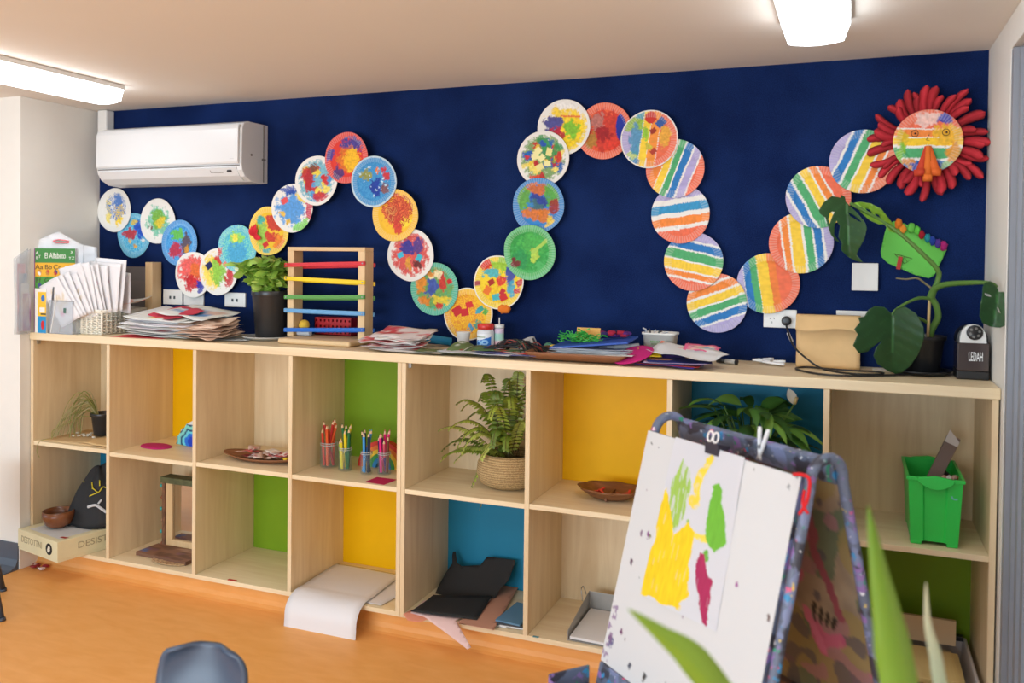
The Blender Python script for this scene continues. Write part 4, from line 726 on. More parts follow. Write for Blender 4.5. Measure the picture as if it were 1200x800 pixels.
# ---- brown tray with stacked things
CARD = mat('brown_card', C(142, 92, 58), .6, var=.08)
ty0, ty1 = -.43, -.16; ax0 = at(619, 418, -.36).x; ax1 = at(752, 420, -.36).x - .04
g = G()
def tray(a, b):
    s = a * 2 - 1; r = b * 2 - 1; x = (ax0 + ax1) / 2 + s * (ax1 - ax0) / 2 * (1 - .05 * r * r); y = (ty0 + ty1) / 2 + r * (ty1 - ty0) / 2; e = max(abs(s), abs(r)) ** 6; return Vector((x, y, Z + .002 + .034 * e))
g.grid(40, 24, tray); single(g, 'brown_tray', CARD, 'shallow brown tray under the blue folder and papers on the worktop', 'tray', smooth=True, solid=.003)
xm = (ax0 + ax1) / 2 + .03
for k in range(8):
    cl = [C(236, 238, 242), C(225, 228, 235), C(240, 240, 240)][k % 3]
    put_sheet(rot_sheet(xm + .02 + R0.uniform(-.01, .02), -.29 + R0.uniform(-.01, .01), Z + .016 + k * .0046, .32, .17, R0.uniform(-.08, .08), art(cl, [('sc', 2, [C(200, 205, 215)], .2, .8)], 700 + k), amp=.003, curl=.003, seed=160 + k), 'white or grey sheet in the stack under the blue folder', 'sheets in the brown tray')
put_sheet(rot_sheet(xm + .04, -.36, Z + .030, .32, .10, -.04, art(W_, []), amp=.002, seed=170, tilt=(.04, 0)), 'white sheet overhanging the front of the brown tray', None)
bf = at(694, 402, -.3); g = G(); M = Matrix.Translation((bf.x, -.29, Z + .071)) @ Matrix.Rotation(-.11, 4, 'Y') @ Matrix.Rotation(.05, 4, 'X'); g.box(-.155, .165, -.09, .09, -.004, .004, C(45, 85, 175), M); single(g, 'blue_folder', PAINT, 'blue plastic folder on the stack in the brown tray', 'folder', bevel=.002)
g = G()
for k in range(70):
    p = Vector((bf.x - .06 + R3.gauss(0, .035), -.29 + R3.gauss(0, .02), Z + .068 + abs(R3.gauss(0, .014)) + .010)); pts = [p]
    for s in range(6): p = p + Vector((R3.uniform(-.018, .018), R3.uniform(-.012, .012), R3.uniform(-.009, .009))); p.z = max(p.z, Z + .072); pts.append(p.copy())
    g.tube(spline(pts, 2), .0018, 4, R3.choice([C(50, 170, 60), C(40, 150, 50), C(80, 195, 80)]))
single(g, 'green_raffia', PAINT, 'tangle of bright green ribbon on the blue folder', 'ribbon')
y = at(700, 390, -.21); g = G(); M = Matrix.Translation((at(689, 395, -.22).x, -.215, Z + .068)) @ Matrix.Rotation(-.12, 4, 'X'); g.box(-.05, .05, -.002, .002, 0, .055, C(238, 180, 90), M); single(g, 'yellow_card', PAINT, 'upright yellow-orange card behind the green ribbon', 'card')
g = G()
for k in range(16): 
    p = Vector((at(720, 398, -.27).x + R3.gauss(0, .026), -.26 + R3.gauss(0, .015), Z + .100)); g.ball(p + Vector((0, 0, R3.uniform(.002, .014))), R3.uniform(.008, .014), 8, R3.choice([C(120, 20, 70), C(90, 40, 120), C(160, 30, 60), C(50, 35, 90)]), (1.5, 1, .7), .5)
single(g, 'felt_scraps', FUZZY, 'dark crimson and purple felt scraps at the right of the blue folder', 'felt scraps', smooth=True)
c = at(650, 402, -.2); g = G(); g.box(c.x - .015, c.x + .018, -.21, -.19, Z + .03, Z + .045, C(235, 200, 50), None); single(g, 'yellow_block', PAINT, 'small yellow block left of the blue folder', 'block')
c = at(641, 405, -.15); g = G(); g.ball((c.x, -.13, Z + .024), .023, 16, C(90, 150, 130)); single(g, 'green_ball', PAINT, 'small grey-green ball behind the left end of the brown tray', 'ball', smooth=True)
for k in range(5):
    c = at(626 + 6 * k, 413, -.34); put_sheet(rot_sheet(c.x, -.33 + .012 * (k % 2), Z + .014 + .003 * k, .07, .04, .6 * k, art([C(235, 130, 150), C(240, 225, 225), C(215, 60, 80), C(220, 150, 120), C(235, 235, 235)][k], []), amp=.003, seed=180 + k, nx=6, ny=4), 'pink or white paper scrap in the left end of the brown tray', 'scraps in the brown tray', 'paper_scrap')
g = G(); bx_ = at(740, 413, -.16).x; g.box(bx_ - .07, bx_ + .07, -.17, -.07, Z, Z + .035, C(120, 80, 50)); single(g, 'wooden_box', PAINT, 'low brown wooden box behind the magenta felt circle', 'box', bevel=.002)
# clear wrap curls
for k in range(3):
    a = at(715 + 9 * k, 408 - 2 * k, -.26); g = G(); g.tube([(a.x - .04, -.28, Z + .045 + .004 * k), (a.x + .05, -.24, Z + .05 + .006 * k)], .011, 12); single(g, 'clear_roll', mat('silvery_wrap', C(205, 208, 212), .2, trans=.3), 'rolled clear wrap sticking out right of the blue folder', 'plastic wrap', 'rolled clear wraps', smooth=True)
# ---- white tub with clips
q = at(774, 400, -.14); x, y = q.x, -.14; hz = at(774, 390, y - .04).z
t = thing('white_tub', 'white square tub with a small leafy logo, holding clips, on the worktop', 'tub', (x, y, Z)); tw = (at(793, 395, y - .05).x - at(753, 395, y - .05).x) / 2
g = G()
def rr(w, z, n=40):
    o = []
    for i in range(n):
        a = 2 * PI * i / n; c_, s_ = math.cos(a), math.sin(a); k = (abs(c_) ** 5 + abs(s_) ** 5) ** (-1 / 5); o.append((x + w * k * c_, y + w * .8 * k * s_, z))
    return o
rings = [rr(tw * .82, Z), rr(tw * .96, hz - .008), rr(tw * 1.03, hz - .008), rr(tw * 1.03, hz), rr(tw * .93, hz), rr(tw * .8, Z + .004)]
vs = [p for r_ in rings for p in r_]; n = 40; g.add(vs, [(k * n + i, k * n + (i + 1) % n, (k + 1) * n + (i + 1) % n, (k + 1) * n + i) for k in range(5) for i in range(n)] + [tuple(range(n)), tuple(range(5 * n, 6 * n))]); g.build('body', mat('tub_white', C(236, 236, 232), .35), t, True)
fy = y - tw * .8 * .9 - .0015; g = G()
for k, (dx, dz, w, h, cl) in enumerate([(.02, -.002, .012, .008, C(235, 130, 50)), (.017, .001, .006, .005, C(215, 70, 50)), (.03, -.001, .005, .005, C(110, 170, 60))]): g.ball((x + dx, fy, hz - .036 + dz), .01, 12, cl, (w / .01, .12, h / .01))
for k in range(9): g.box(x - .03 + k * .0042, x - .0275 + k * .0042, fy - .0012, fy + .001, hz - .038, hz - .031 - .002 * (k % 2), C(110, 160, 80))
for k in range(7): g.box(x - .026 + k * .0042, x - .0238 + k * .0042, fy - .0012, fy + .001, hz - .047, hz - .042, C(130, 165, 100))
g.build('logo', PAINT, t, label='green and orange printed logo')
for k in range(5):
    g = G(); px = x - tw * .7 + k * .014; g.tube([(px, y - .01 * k, Z + .006), (px - .01 + .004 * k, y - .015, hz + .012 - .003 * k)], .0035, 6, [C(200, 200, 205), C(60, 60, 62)][k % 2]); g.tube([(px - .01 + .004 * k, y - .015, hz + .01 - .003 * k), (px - .02 + .012 * k, y - .022, hz + .016 - .003 * k)], .003, 6); single(g, 'clip', PAINT, 'metal clip sticking out of the white tub', 'clip', 'clips in the white tub')
# ---- magenta felt on worktop + pile of crafts
def felt_disc(cx, cy, z, rx, ry, col, label, name='felt_circle', tilt=0, lump=.12, tilty=0):
    g = G(); g.col = col; n = 40
    prof = [(0, .0055), (.4, .006), (.85, .006), (.98, .004), (1, .0025), (.98, .0), (0, .0)]
    vs = []
    for r_, h in prof:
        for i in range(n):
            a = 2 * PI * i / n; k = 1 + lump * math.cos(2 * a + .6) * .5 + .02 * math.sin(5 * a); vs.append((cx + rx * r_ * k * math.cos(a), cy + ry * r_ * k * math.sin(a), z + h + tilt * rx * r_ * math.cos(a) + tilty * ry * r_ * math.sin(a)))
    g.add(vs, [(k * n + i, k * n + (i + 1) % n, (k + 1) * n + (i + 1) % n, (k + 1) * n + i) for k in range(6) for i in range(n)]); return single(g, name, mat('magenta_felt', C(190, 25, 110), .9, bump=.4, bscale=300), label, 'felt', smooth=True)
q = on(741, 425, 'y', -.36); felt_disc(q.x, -.36, Z + .036, .078, .07, None, 'magenta felt circle leaning on the craft pile right of the brown tray', tilt=.2, tilty=.38)
crafts = [(C(70, 60, 160), 'purple'), (C(205, 60, 50), 'red'), (C(60, 50, 120), 'indigo'), (C(220, 190, 215), 'pink'), (C(30, 40, 110), 'navy')]
for k, (cl, nm) in enumerate(crafts):
    q = at(790 + 3 * k, 430, -.34); put_sheet(rot_sheet(q.x - .02, -.34, Z + .002 + k * .004, .24, .12, .1 * k - .2, art(cl, [('sc', 5, [C(205, 50, 60), C(235, 160, 60), C(90, 60, 160)], .25, .9)], 800 + k), amp=.004, seed=200 + k, tilt=(0, .05 + .02 * k)), nm + ' painted sheet at the bottom of the craft pile near the marker', None)
q = at(762, 424, -.33); put_sheet(rot_sheet(q.x, -.34, Z + .032, .08, .08, .4, art(C(250, 215, 40), []), amp=.004, seed=210, tilt=(0, .3)), 'yellow paper scrap at the left of the craft pile', None, 'paper_scrap')
q = at(805, 420, -.33); put_sheet(rot_sheet(q.x, -.33, Z + .036, .27, .15, -.35, art(C(240, 240, 240), [('bl', -.2, .6, .4, .14, C(235, 190, 180)), ('scrib', .2, .4, .3, C(220, 220, 228))], 11), amp=.012, seed=211, tilt=(-.10, .13)), 'white folded sheet lying over the craft pile near the marker', None)
q = at(822, 414, -.28); o = put_sheet(rot_sheet(q.x, -.27, Z + .05, .13, .07, -.1, art(C(235, 110, 150), [('el', 0, 0, .8, .75, C(240, 215, 190)), ('bl', .2, 0, .4, .35, C(60, 160, 210)), ('bl', -.4, 0, .3, .3, C(225, 120, 170)), ('bl', -.1, .3, .2, .2, C(245, 180, 60))], 12), amp=.01, seed=212, tilt=(-.1, .25)), 'pink, blue and peach painted piece on top of the craft pile', None, 'painted_piece', 'craft')
q = at(773, 411, -.27); g = G(); g.tube([(q.x - .03, -.27, Z + .058), (q.x + .02, -.27, Z + .063)], .006, 8, C(130, 70, 190)); single(g, 'purple_cleaner', FUZZY, 'small purple fluffy stick on the craft pile below the white tub', 'pipe cleaner')
# ---- marker, pegs
a = at(840, 422, -.16); b = at(865, 424.5, -.16); t = thing('marker_pen', 'black marker pen with a pale barrel lying on the worktop', 'marker', (a.x, -.16, Z))
dv = Vector((b.x - a.x, -.03, 0)); p0 = Vector((a.x, -.15, Z + .0105))
g = G(); g.tube([p0, p0 + dv * .42], .009, 14); g.build('cap', BLACK, t, True); g = G(); g.tube([p0 + dv * .42, p0 + dv * .9], .0095, 14); g.build('barrel', mat('marker_barrel', C(190, 186, 180), .4), t, True); g = G(); g.tube([p0 + dv * .9, p0 + dv], .010, 14); g.build('end_plug', BLACK, t, True)
PEG = mat('peg_white', C(232, 234, 236), .3)
def peg(p, d, up, label, group, L=.085, open_=.13):
    d = Vector(d).normalized(); up = Vector(up); up = (up - d * up.dot(d)).normalized(); s = d.cross(up)
    t = thing('clothes_peg', label, 'clothes peg', p, group); p = Vector(p)
    for k in (-1, 1):
        dd = (d + up * open_ * k).normalized(); g = G(); M = Matrix(((dd.x, s.x, up.x, p.x), (dd.y, s.y, up.y, p.y), (dd.z, s.z, up.z, p.z), (0, 0, 0, 1)))
        g.tube([M @ Vector((-.035, 0, .001 * k)), M @ Vector((-.02, 0, .005 * k)), M @ Vector((0, 0, .006 * k)), M @ Vector((L - .045, 0, .006 * k)), M @ Vector((L - .035, 0, .006 * k))], [.004, .0055, .006, .0065, .005], 8, flat=.8); g.build('peg_half', PEG, t, True)
    g = G(); g.tube([p + s * .007, p - s * .007], .006, 10); g.build('spring', METAL, t)
q = at(893, 421, -.08); peg((q.x + .0, -.10, Z + .015), (1, .35, 0), (0, 0.9, .3), 'white clothes peg lying on the worktop, behind and left of another peg', 'pegs on the worktop')
q = at(905, 423, -.12); peg((q.x + .0, -.15, Z + .0145), (1, -.1, 0), (0, .8, .3), 'white clothes peg lying nearer the kraft paper bag', 'pegs on the worktop')
# ---- kraft bag
kx0, kx1 = at(933.5, 400, -.1).x, at(1008, 400, -.1).x; kz = at(960, 370, -.13).z
t = thing('paper_bag', 'brown kraft paper bag with its top folded over, standing against the wall', 'paper bag', ((kx0 + kx1) / 2, -.09, Z)); KR = mat('kraft_paper', C(222, 184, 130), .75, var=.05, bump=.25, bscale=25)
g = G(); g.grid(14, 14, lambda a, b: Vector((kx0 + a * (kx1 - kx0), -.125 + .03 * b + .006 * noise.noise(Vector((a * 3, b * 3, 1))), Z + b * (kz - Z))))
g.grid(4, 14, lambda a, b: Vector((kx0 + .002 * math.sin(b * 6), -.125 + .03 * b + a * (.09 - .03 * b), Z + b * (kz - Z)))); g.grid(4, 14, lambda a, b: Vector((kx1, -.125 + .03 * b + a * (.09 - .03 * b), Z + b * (kz - Z)))); g.grid(14, 6, lambda a, b: Vector((kx0 + a * (kx1 - kx0), -.035, Z + b * (kz - Z)))); g.grid(14, 2, lambda a, b: Vector((kx0 + a * (kx1 - kx0), -.095 + .06 * b, kz))); g.build('body', KR, t, True, solid=.001)
g = G(); g.grid(14, 6, lambda a, b: Vector((kx0 - .003 + a * (kx1 - kx0 + .003), -.10 - .035 * b + .03 * b * b * 0 - .004, kz + .002 - b * (.055 + .006 * math.sin(a * 7))))); g.build('folded_flap', KR, t, True, solid=.001)
# ================================================================== MONSTERA
mp_ = Vector((4.125, -.13, Z))
def mleaf(outline, y, holes=(), c=C(44, 82, 42), tilt=.3, label=None, mid=None, parent=None, cup=.6):
    ol = pp(outline, y); hs = [pp(h, y) for h in holes]; zc = sum(p[1] for p in ol) / len(ol); xc = sum(p[0] for p in ol) / len(ol); g = G()
    ma, mb = [Vector((p.x, p.z)) for p in (at(*mid[0], y), at(*mid[1], y))]; dm = (mb - ma).normalized()
    def fn(a, b):
        w = Vector((a, b)) - ma; d = abs(w.x * dm.y - w.y * dm.x); al = w.dot(dm); return Vector((a, y + tilt * (b - zc) * .5 - cup * d + 1.2 * d * d + 1.5 * (al - .08) ** 2 + .0005 * math.sin(al * 160 - d * 90), b))
    def cf(a, b):
        w = Vector((a, b)) - ma; d = abs(w.x * dm.y - w.y * dm.x); al = w.dot(dm)
        if d < .0022: return scl(c, 2.1)
        v = abs(math.sin((al - d * .8) * 75)); return scl(c, 1.25 if v < .12 else 1 + .15 * nz(a, b, 30, 3))
    g.shape(ol, fn, .007, hs, cf); return g.build('leaf', LEAFM, parent, True, solid=.001, label=label)
t = thing('monstera_plant', 'monstera plant with long arching stems and split leaves in a black pot', 'potted plant', mp_)
mh = at(1089, 393, -.13).z
g = G(); g.lathe([(0, Z + .01), (.056, Z + .01), (.072, mh - .015), (.078, mh - .015), (.079, mh), (.071, mh), (.067, mh - .02), (0, mh - .02)], mp_.x, mp_.y, 36); g.build('pot', BLACK, t, True, bevel=.001)
g = G(); g.lathe([(0, mh - .024), (.068, mh - .022)], mp_.x, mp_.y, 24, C(60, 44, 34)); g.build('soil', PAINT, t)
z8 = lambda L: [(900 + a / 4, 240 + b / 4) for a, b in L]
mleaf(z8([(583, 512), (600, 485), (640, 475), (690, 505), (722, 560), (729, 610), (715, 660), (700, 700), (670, 750), (630, 790), (600, 798), (560, 780), (512, 745), (494, 705), (505, 668), (535, 632), (500, 655), (465, 684), (425, 690), (398, 652), (420, 600), (403, 577), (430, 545), (422, 524), (450, 520), (470, 488), (500, 472), (545, 478)]), -.30, label='large front leaf', mid=((1045.7, 368), (1047, 435)), parent=t, tilt=-.3)
mleaf(z8([(365, -15), (380, 0), (420, 40), (455, 85), (463, 110), (452, 160), (430, 200), (415, 232), (445, 269), (410, 262), (370, 240), (342, 210), (346, 180), (330, 150), (338, 100), (322, 76), (312, 100), (310, 140), (338, 178), (318, 168), (295, 140), (282, 100), (270, 62), (245, 44), (240, 28), (262, -10), (300, -42), (338, -35), (345, -48), (360, -40)]), -.22, holes=[z8([(290, 40), (300, 32), (312, 34), (302, 55), (290, 90), (284, 70)]), z8([(375, 35), (400, 48), (440, 82), (425, 78), (385, 52)])], label='upper left split leaf', mid=((992, 235), (995, 295)), parent=t, c=C(52, 92, 48), tilt=.2)
mleaf(z8([(400, -10), (430, -15), (480, -6), (530, 20), (555, 50), (575, 75), (600, 115), (596, 130), (570, 125), (545, 90), (520, 92), (480, 75), (450, 50), (430, 30), (440, 20), (415, 5)]), -.2, holes=[z8([(455, 15), (475, 22), (490, 40), (470, 35)]), z8([(500, 40), (520, 48), (530, 65), (510, 58)])], label='young curled yellow-green leaf', mid=((1003, 238), (1048, 268)), parent=t, c=C(130, 175, 50), tilt=.1)
mleaf([(1153.5, 331), (1161, 329), (1166, 334), (1170, 338), (1171, 342), (1177, 342), (1177.5, 380), (1171, 383.5), (1160, 382.5), (1150, 377.5), (1146.5, 370), (1147.5, 357), (1150, 347), (1151, 337)], -.45, holes=[[(1153, 343), (1160, 345), (1162, 348), (1154, 346)], [(1168, 360), (1170, 361), (1172, 367), (1170, 366)]], label='right-hand leaf against the wall', mid=((1170, 343), (1163, 380)), parent=t, c=C(46, 88, 44), tilt=.2)
def stem(pts, r, col, nm='stem'):
    q = [at(u, v, y) for u, v, y in pts]; g = G(); S = spline(q); n = len(S); g.tube(S, [r[0] + (r[1] - r[0]) * i / (n - 1) for i in range(n)], 8, col); return g.build(nm, LEAFM, t, True)
SG = C(108, 150, 70)
stem([(1089, 398, -.13), (1092, 386, -.14), (1099, 372, -.15), (1097, 358, -.16), (1091, 347, -.17), (1094, 340, -.17), (1100, 325, -.18), (1098, 315, -.19), (1082, 298, -.20), (1054, 273, -.2), (1030, 257, -.2), (996, 238, -.22)], (.013, .006), SG)
stem([(1091, 348, -.17), (1096, 338, -.19), (1110, 333, -.24), (1140, 331, -.34), (1160, 331.5, -.38), (1169, 336, -.38)], (.014, .004), SG)
stem([(1091, 350, -.17), (1078, 349, -.2), (1064, 354, -.25), (1050, 363, -.29), (1046, 369, -.3)], (.006, .005), SG)
stem([(1092, 382, -.14), (1080, 374, -.18), (1066, 370, -.27)], (.006, .005), SG)
stem([(1050, 326, -.18), (1062, 327, -.18), (1075, 326, -.18), (1084, 332, -.17), (1092, 338, -.17)], (.0025, .004), C(150, 140, 100), 'aerial_root')
g = G(); g.tube([at(1087.5, 395, -.16), at(1089.5, 347, -.16)], .005, 8, C(220, 190, 130)); g.build('stake', PAINT, t, True)
solo_lathe([(0, Z), (.09, Z), (.105, Z + .010), (.11, Z + .016), (.102, Z + .016), (.088, Z + .006), (0, Z + .005)], mp_.x - .01, mp_.y - .0, 'saucer', BLACK, 'black saucer under the monstera pot', 'saucer', n=40)
g = G(); q = at(1068, 434, -.34)
g.lathe([(0, Z), (.036, Z), (.04, Z + .006), (0, Z + .006)], mp_.x - .13, -.12, 28); single(g, 'small_lid', mat('cream_lid', C(232, 228, 215), .5), 'small cream lid on the worktop beside the monstera pot', 'dish')  # a flat cream lid lying loose on the worktop
# ---- electric sharpener
y0 = -.24; s0, s1 = at(1121, 430, y0).x, at(1163, 430, y0).x; s1 = min(s1, 4.326); hz = at(1141, 402, y0).z; ht = at(1141, 380, y0).z; sc_ = (s0 + s1) / 2; hw = (s1 - s0) / 2
t = thing('electric_sharpener', 'black and white electric pencil sharpener at the right end of the worktop', 'pencil sharpener', (sc_, y0 + .05, Z))
g = G(); g.box(s0, s1, y0, y0 + .12, Z, Z + .03); g.build('base', BLACK, t, bevel=.004)
g = G(); g.box(s0 + .001, s1 - .001, y0, y0 + .115, Z + .0301, hz); g.build('shavings_drawer', mat('smoke_plastic', C(66, 54, 52), .12, coat=.5), t, bevel=.004)
def arch(w, z0, z1, n=20): return [(sc_ - w, z0)] + [(sc_ - w * math.cos(PI * i / n), z0 + (z1 - z0) * math.sin(PI * i / n) ** .75) for i in range(n + 1)] + [(sc_ + w, z0)]
def archbox(g, w, z0, z1, ya, yb):
    A = arch(w, z0, z1); n = len(A); g.add([(x, ya, z) for x, z in A] + [(x, yb, z) for x, z in A], [(i, (i + 1) % n, n + (i + 1) % n, n + i) for i in range(n)] + [tuple(range(n)), tuple(range(2 * n - 1, n - 1, -1))])
g = G(); archbox(g, hw * .82, hz + .0005, ht, y0 + .004, y0 + .03); g.build('front_hood', mat('hood_white', C(226, 226, 224), .3), t, bevel=.003)
g = G(); archbox(g, hw * .98, hz + .0005, ht - .006, y0 + .0305, y0 + .118); g.build('rear_housing', BLACK, t, bevel=.004)
g = G(); g.lathe([(.0, 0), (.026, 0), (.026, .004), (.024, .006), (0, .006)], 0, 0, 32, M=Matrix.Translation((sc_ + .004, y0 + .0045, (hz + ht) / 2 + .004)) @ Matrix.Rotation(PI / 2, 4, 'X')); g.build('selector_dial', BLACK, t, True)
g = G()
for k in range(6): a = k * PI / 3 + .3; g.lathe([(.0045, 0), (.0045, .001), (0, .001)], 0, 0, 12, M=Matrix.Translation((sc_ + .004 + .015 * math.cos(a), y0 - .0015, (hz + ht) / 2 + .004 + .015 * math.sin(a))) @ Matrix.Rotation(PI / 2, 4, 'X'))
g.build('pencil_hole', mat('hole_grey', C(110, 108, 104), .5), t)
text('LEDAH', 'brand_lettering', mat('letter_white', C(245, 245, 245), .5, var=0), t, (sc_ + .008, y0 - .0008, Z + (hz - Z) * .62), .045, (1, 0, 0), (0, 0, 1), width=hw * .85)
# ================================================================== INSIDE THE CUBBIES
ZB = .1135
def mz(k): return MZ[k] + .0005
# -- top row, first cubby: dried grass, black pot, papers
def on_m(u, v, z): return on(u, v, 'z', z)
zc = mz(0)
put_sheet(rot_sheet(.20, -.26, zc, .34, .30, .03, art(C(226, 192, 142), []), amp=.001, nx=6, ny=6, seed=1), 'tan card lying flat on the shelf under the dried grass', None, 'card', 'card')
put_sheet(rot_sheet(.385, -.30, zc + .003, .22, .20, -.1, art(C(232, 196, 140), []), amp=.006, nx=8, ny=8, seed=2), 'thin curved wood-coloured sheet on the shelf in front of the small black pot', None, 'card', 'card')
bx = Vector((at(121, 490, -.2).x, -.20, zc + .008)); g = G(); z0 = bx.z
g.lathe([(0, z0), (.045, z0), (.058, z0 + .1), (.064, z0 + .1), (.065, z0 + .116), (.056, z0 + .116), (.05, z0 + .09), (0, z0 + .09)], bx.x, bx.y, 28); t = thing('grass_plant', 'small black pot with drooping dried grass in the top left cubby', 'potted plant', bx); g.build('pot', mat('black_pot', C(38, 38, 40)), t, True, bevel=.001)
g = G(); R4 = random.Random(21)
for k in range(30):
    a = R4.uniform(2.3, 4.1); p = Vector((bx.x - .02, bx.y - .01, z0 + .09)); q = p + Vector((R4.uniform(-.10, -.04), R4.uniform(-.08, 0), R4.uniform(.02, .14))); e = q + Vector((R4.uniform(-.09, -.0), R4.uniform(-.10, -.02), -R4.uniform(.12, .22))); e.z = max(e.z, zc + .01)
    if k == 3: q = p + Vector((-.12, -.14, -.04)); e = Vector((.10, -.40, zc + .012))
    S = spline([p, (p + q) / 2 + Vector((0, 0, .03)), q, (q + e) / 2 + Vector((-.02, 0, .01)), e], 4); 
    if k == 3: S += spline([e, e + Vector((-.01, -.06, .0)), e + Vector((-.02, -.07, -.05)), e + Vector((.0, -.072, -.08))], 3)
    g.tube(S, [.0026 - .0012 * i / len(S) for i in range(len(S))], 4, R4.choice([C(170, 165, 95), C(195, 185, 130), C(140, 150, 75), C(205, 195, 150)]))
g.build('grass_blades', LEAFM, t)
g = G()
for k in range(18): p = Vector((bx.x - .07 + R4.gauss(0, .04), bx.y - .06 + R4.gauss(0, .03), zc + .012)); g.ball(p, R4.uniform(.005, .011), 6, R4.choice([C(225, 220, 205), C(200, 195, 180)]), (1, 1, .5), .4)
o = single(g, 'white_pebbles', PAINT, 'little scatter of white pebbles beside the small black pot', 'pebbles'); o['kind'] = 'stuff'
# -- top, second: magenta felt, geode card
q = on_m(183, 523, mz(1)); felt_disc(q.x, q.y, mz(1), .085, .062, None, 'magenta felt circle alone on the shelf of the second cubby', lump=.2)
yc = -.17; g = G(); ox = at(222, 512, yc); ou = [(207, 516), (209, 511), (208, 508), (212, 503), (213, 499), (217, 497), (219, 493), (223, 491), (227, 489), (231, 492), (235, 499), (236, 506), (238, 512), (237, 520), (222, 519)]
ol = pp(ou, yc); cxg, czg = ox.x + .02, mz(1) + .025; zmin = min(p[1] for p in ol)
def geo(a, b):
    r = math.hypot((a - cxg) * .9, b - czg) * (1 + .22 * noise.noise(Vector((math.atan2(b - czg, a - cxg) * 2.2, 3, 1))))
    for rr_, c in ((.025, C(20, 60, 190)), (.04, C(30, 110, 215)), (.053, C(110, 210, 225)), (.062, C(20, 70, 110)), (.080, C(130, 210, 200)), (.087, C(30, 60, 90))):
        if r < rr_: return c
    return C(225, 228, 226)
g.shape([(a, b - zmin + mz(1)) for a, b in ol], lambda a, b: Vector((a, yc, b)), .005, (), geo); single(g, 'geode_slice', PAINT, 'blue banded geode slice standing in the yellow-backed second cubby', 'ornament', solid=.008)
# -- top, third: brown tray with torn paper pieces
q = on_m(305, 533, mz(2)); g = G(); cx, cyy = 1.31, -.275
def tr(a, b):
    th = a * 2 * PI; r = b; e = max(0, r - .62) / .38; return Vector((cx + .215 * r * math.cos(th) * (1 - .0), cyy + .088 * r * math.sin(th), mz(2) + .004 + .022 * e ** 1.5 + .004 * math.cos(2 * th) * e))
g.grid(48, 14, tr, None, True); single(g, 'wooden_tray', CARD, 'long oval brown tray of torn paper pieces in the third cubby', 'tray', smooth=True, solid=.003)
for k in range(16):
    px, py = cx + R4.uniform(-.11, .13), cyy + R4.uniform(-.03, .03)
    if px < cx - .0 and k < 4: pass
    cl = R4.choice([C(228, 205, 190), C(240, 228, 220), C(222, 190, 175), C(200, 90, 90)])
    g = rot_sheet(px, py, mz(2) + .012 + .0022 * k, R4.uniform(.05, .08), R4.uniform(.04, .06), R4.uniform(0, 3), art(cl, [('sc', 3, [C(180, 40, 50), C(240, 235, 230)], .25, .8)], 900 + k), amp=.005, nx=5, ny=4, seed=230 + k, tilt=(R4.uniform(-.25, .25), 0), z0=mz(2) + .01); put_sheet(g, 'torn piece of painted paper in the oval brown tray', 'torn paper pieces in the oval tray', 'paper_piece')
q = cx + .15; g = G()
for k in range(9): g.ball((q + R4.uniform(-.02, .02), cyy - .015 + R4.uniform(-.015, .015), mz(2) + .018 + R4.uniform(0, .008)), .007, 6, C(235, 205, 40), (1.4, 1, .6), .5)
single(g, 'yellow_bits', PAINT, 'small yellow bits at the right end of the oval brown tray', 'craft bits')['kind'] = 'stuff'
# -- top, fourth: pencil jars and rainbow
def pencil(p, q, cl, label, group, r=.006):
    p = Vector(p); q = Vector(q); d = (q - p).normalized(); g = G(); L = (q - p).length
    g.tube([p, p + d * (L - .020)], r, 6, cl); g.tube([p + d * (L - .020), p + d * (L - .007)], [r, r * .45], 6, C(225, 190, 150)); g.tube([p + d * (L - .007), q], [r * .45, .0004], 6, scl(cl, .8)); g.tube([p - d * .0, p + d * .001], r * 1.01, 6, C(60, 60, 60)); return single(g, 'pencil', PAINT, label, 'pencil', group)
def jar(u, v, r, h, pencils, label, cname, lean=.3):
    b = on_m(u, v, mz(3)); x, y, z0 = b.x, b.y + r, mz(3)
    t = thing('glass_jar', label, 'jar', (x, y, z0), 'glass pencil jars')
    g = G(); g.lathe([(0, z0), (r * .93, z0), (r, z0 + .006), (r, z0 + h * .78), (r * .88, z0 + h * .86), (r * .9, z0 + h), (r * .84, z0 + h), (r * .82, z0 + h * .86), (r * .94, z0 + h * .76), (r * .94, z0 + .006), (0, z0 + .005)], x, y, 36); g.build('body', GLASS, t, True)
    g = G(); 
    for zz in (h * .9, h * .98): g.tube([(x + r * .92 * math.cos(a / 24 * 2 * PI), y + r * .92 * math.sin(a / 24 * 2 * PI), z0 + zz) for a in range(25)], .0016, 5)
    g.build('thread_ring', mat('glass_edge', C(200, 205, 205), .15), t, True)
    R5 = random.Random(int(u)); n = len(pencils)
    for k, (cl, nm, ln) in enumerate(pencils):
        a = 2 * PI * k / n + .4; rr = r * .6 * (1 if n < 4 else R5.uniform(.55, 1)); tx = r * .78 * math.cos(a); ty = r * .7 * math.sin(a); zb = z0 + .009
        p = Vector((x + .72 * tx * (1 if k % 3 else -1), y + .72 * ty * (1 if k % 3 else -1), zb)); q = Vector((x + tx * 1.05, y + ty * 1.05, zb + ln)); pencil(p, q, cl, nm + ' pencil standing in the ' + cname, nm + ' pencils in the ' + cname)
o_, y_, gn, bl, nv, pk = C(232, 92, 40), C(240, 215, 40), C(30, 110, 60), C(60, 150, 215), C(25, 35, 60), C(232, 25, 125); rd = C(175, 35, 35); lm = C(160, 195, 50)
jar(379.5, 549, .043, .115, [(o_, 'orange', .19), (o_, 'orange', .21), (o_, 'orange', .18), (rd, 'dark red', .2), (C(215, 60, 40), 'red', .17), (o_, 'orange', .19), (rd, 'dark red', .21)], 'leftmost glass jar of orange and red pencils', 'leftmost jar')
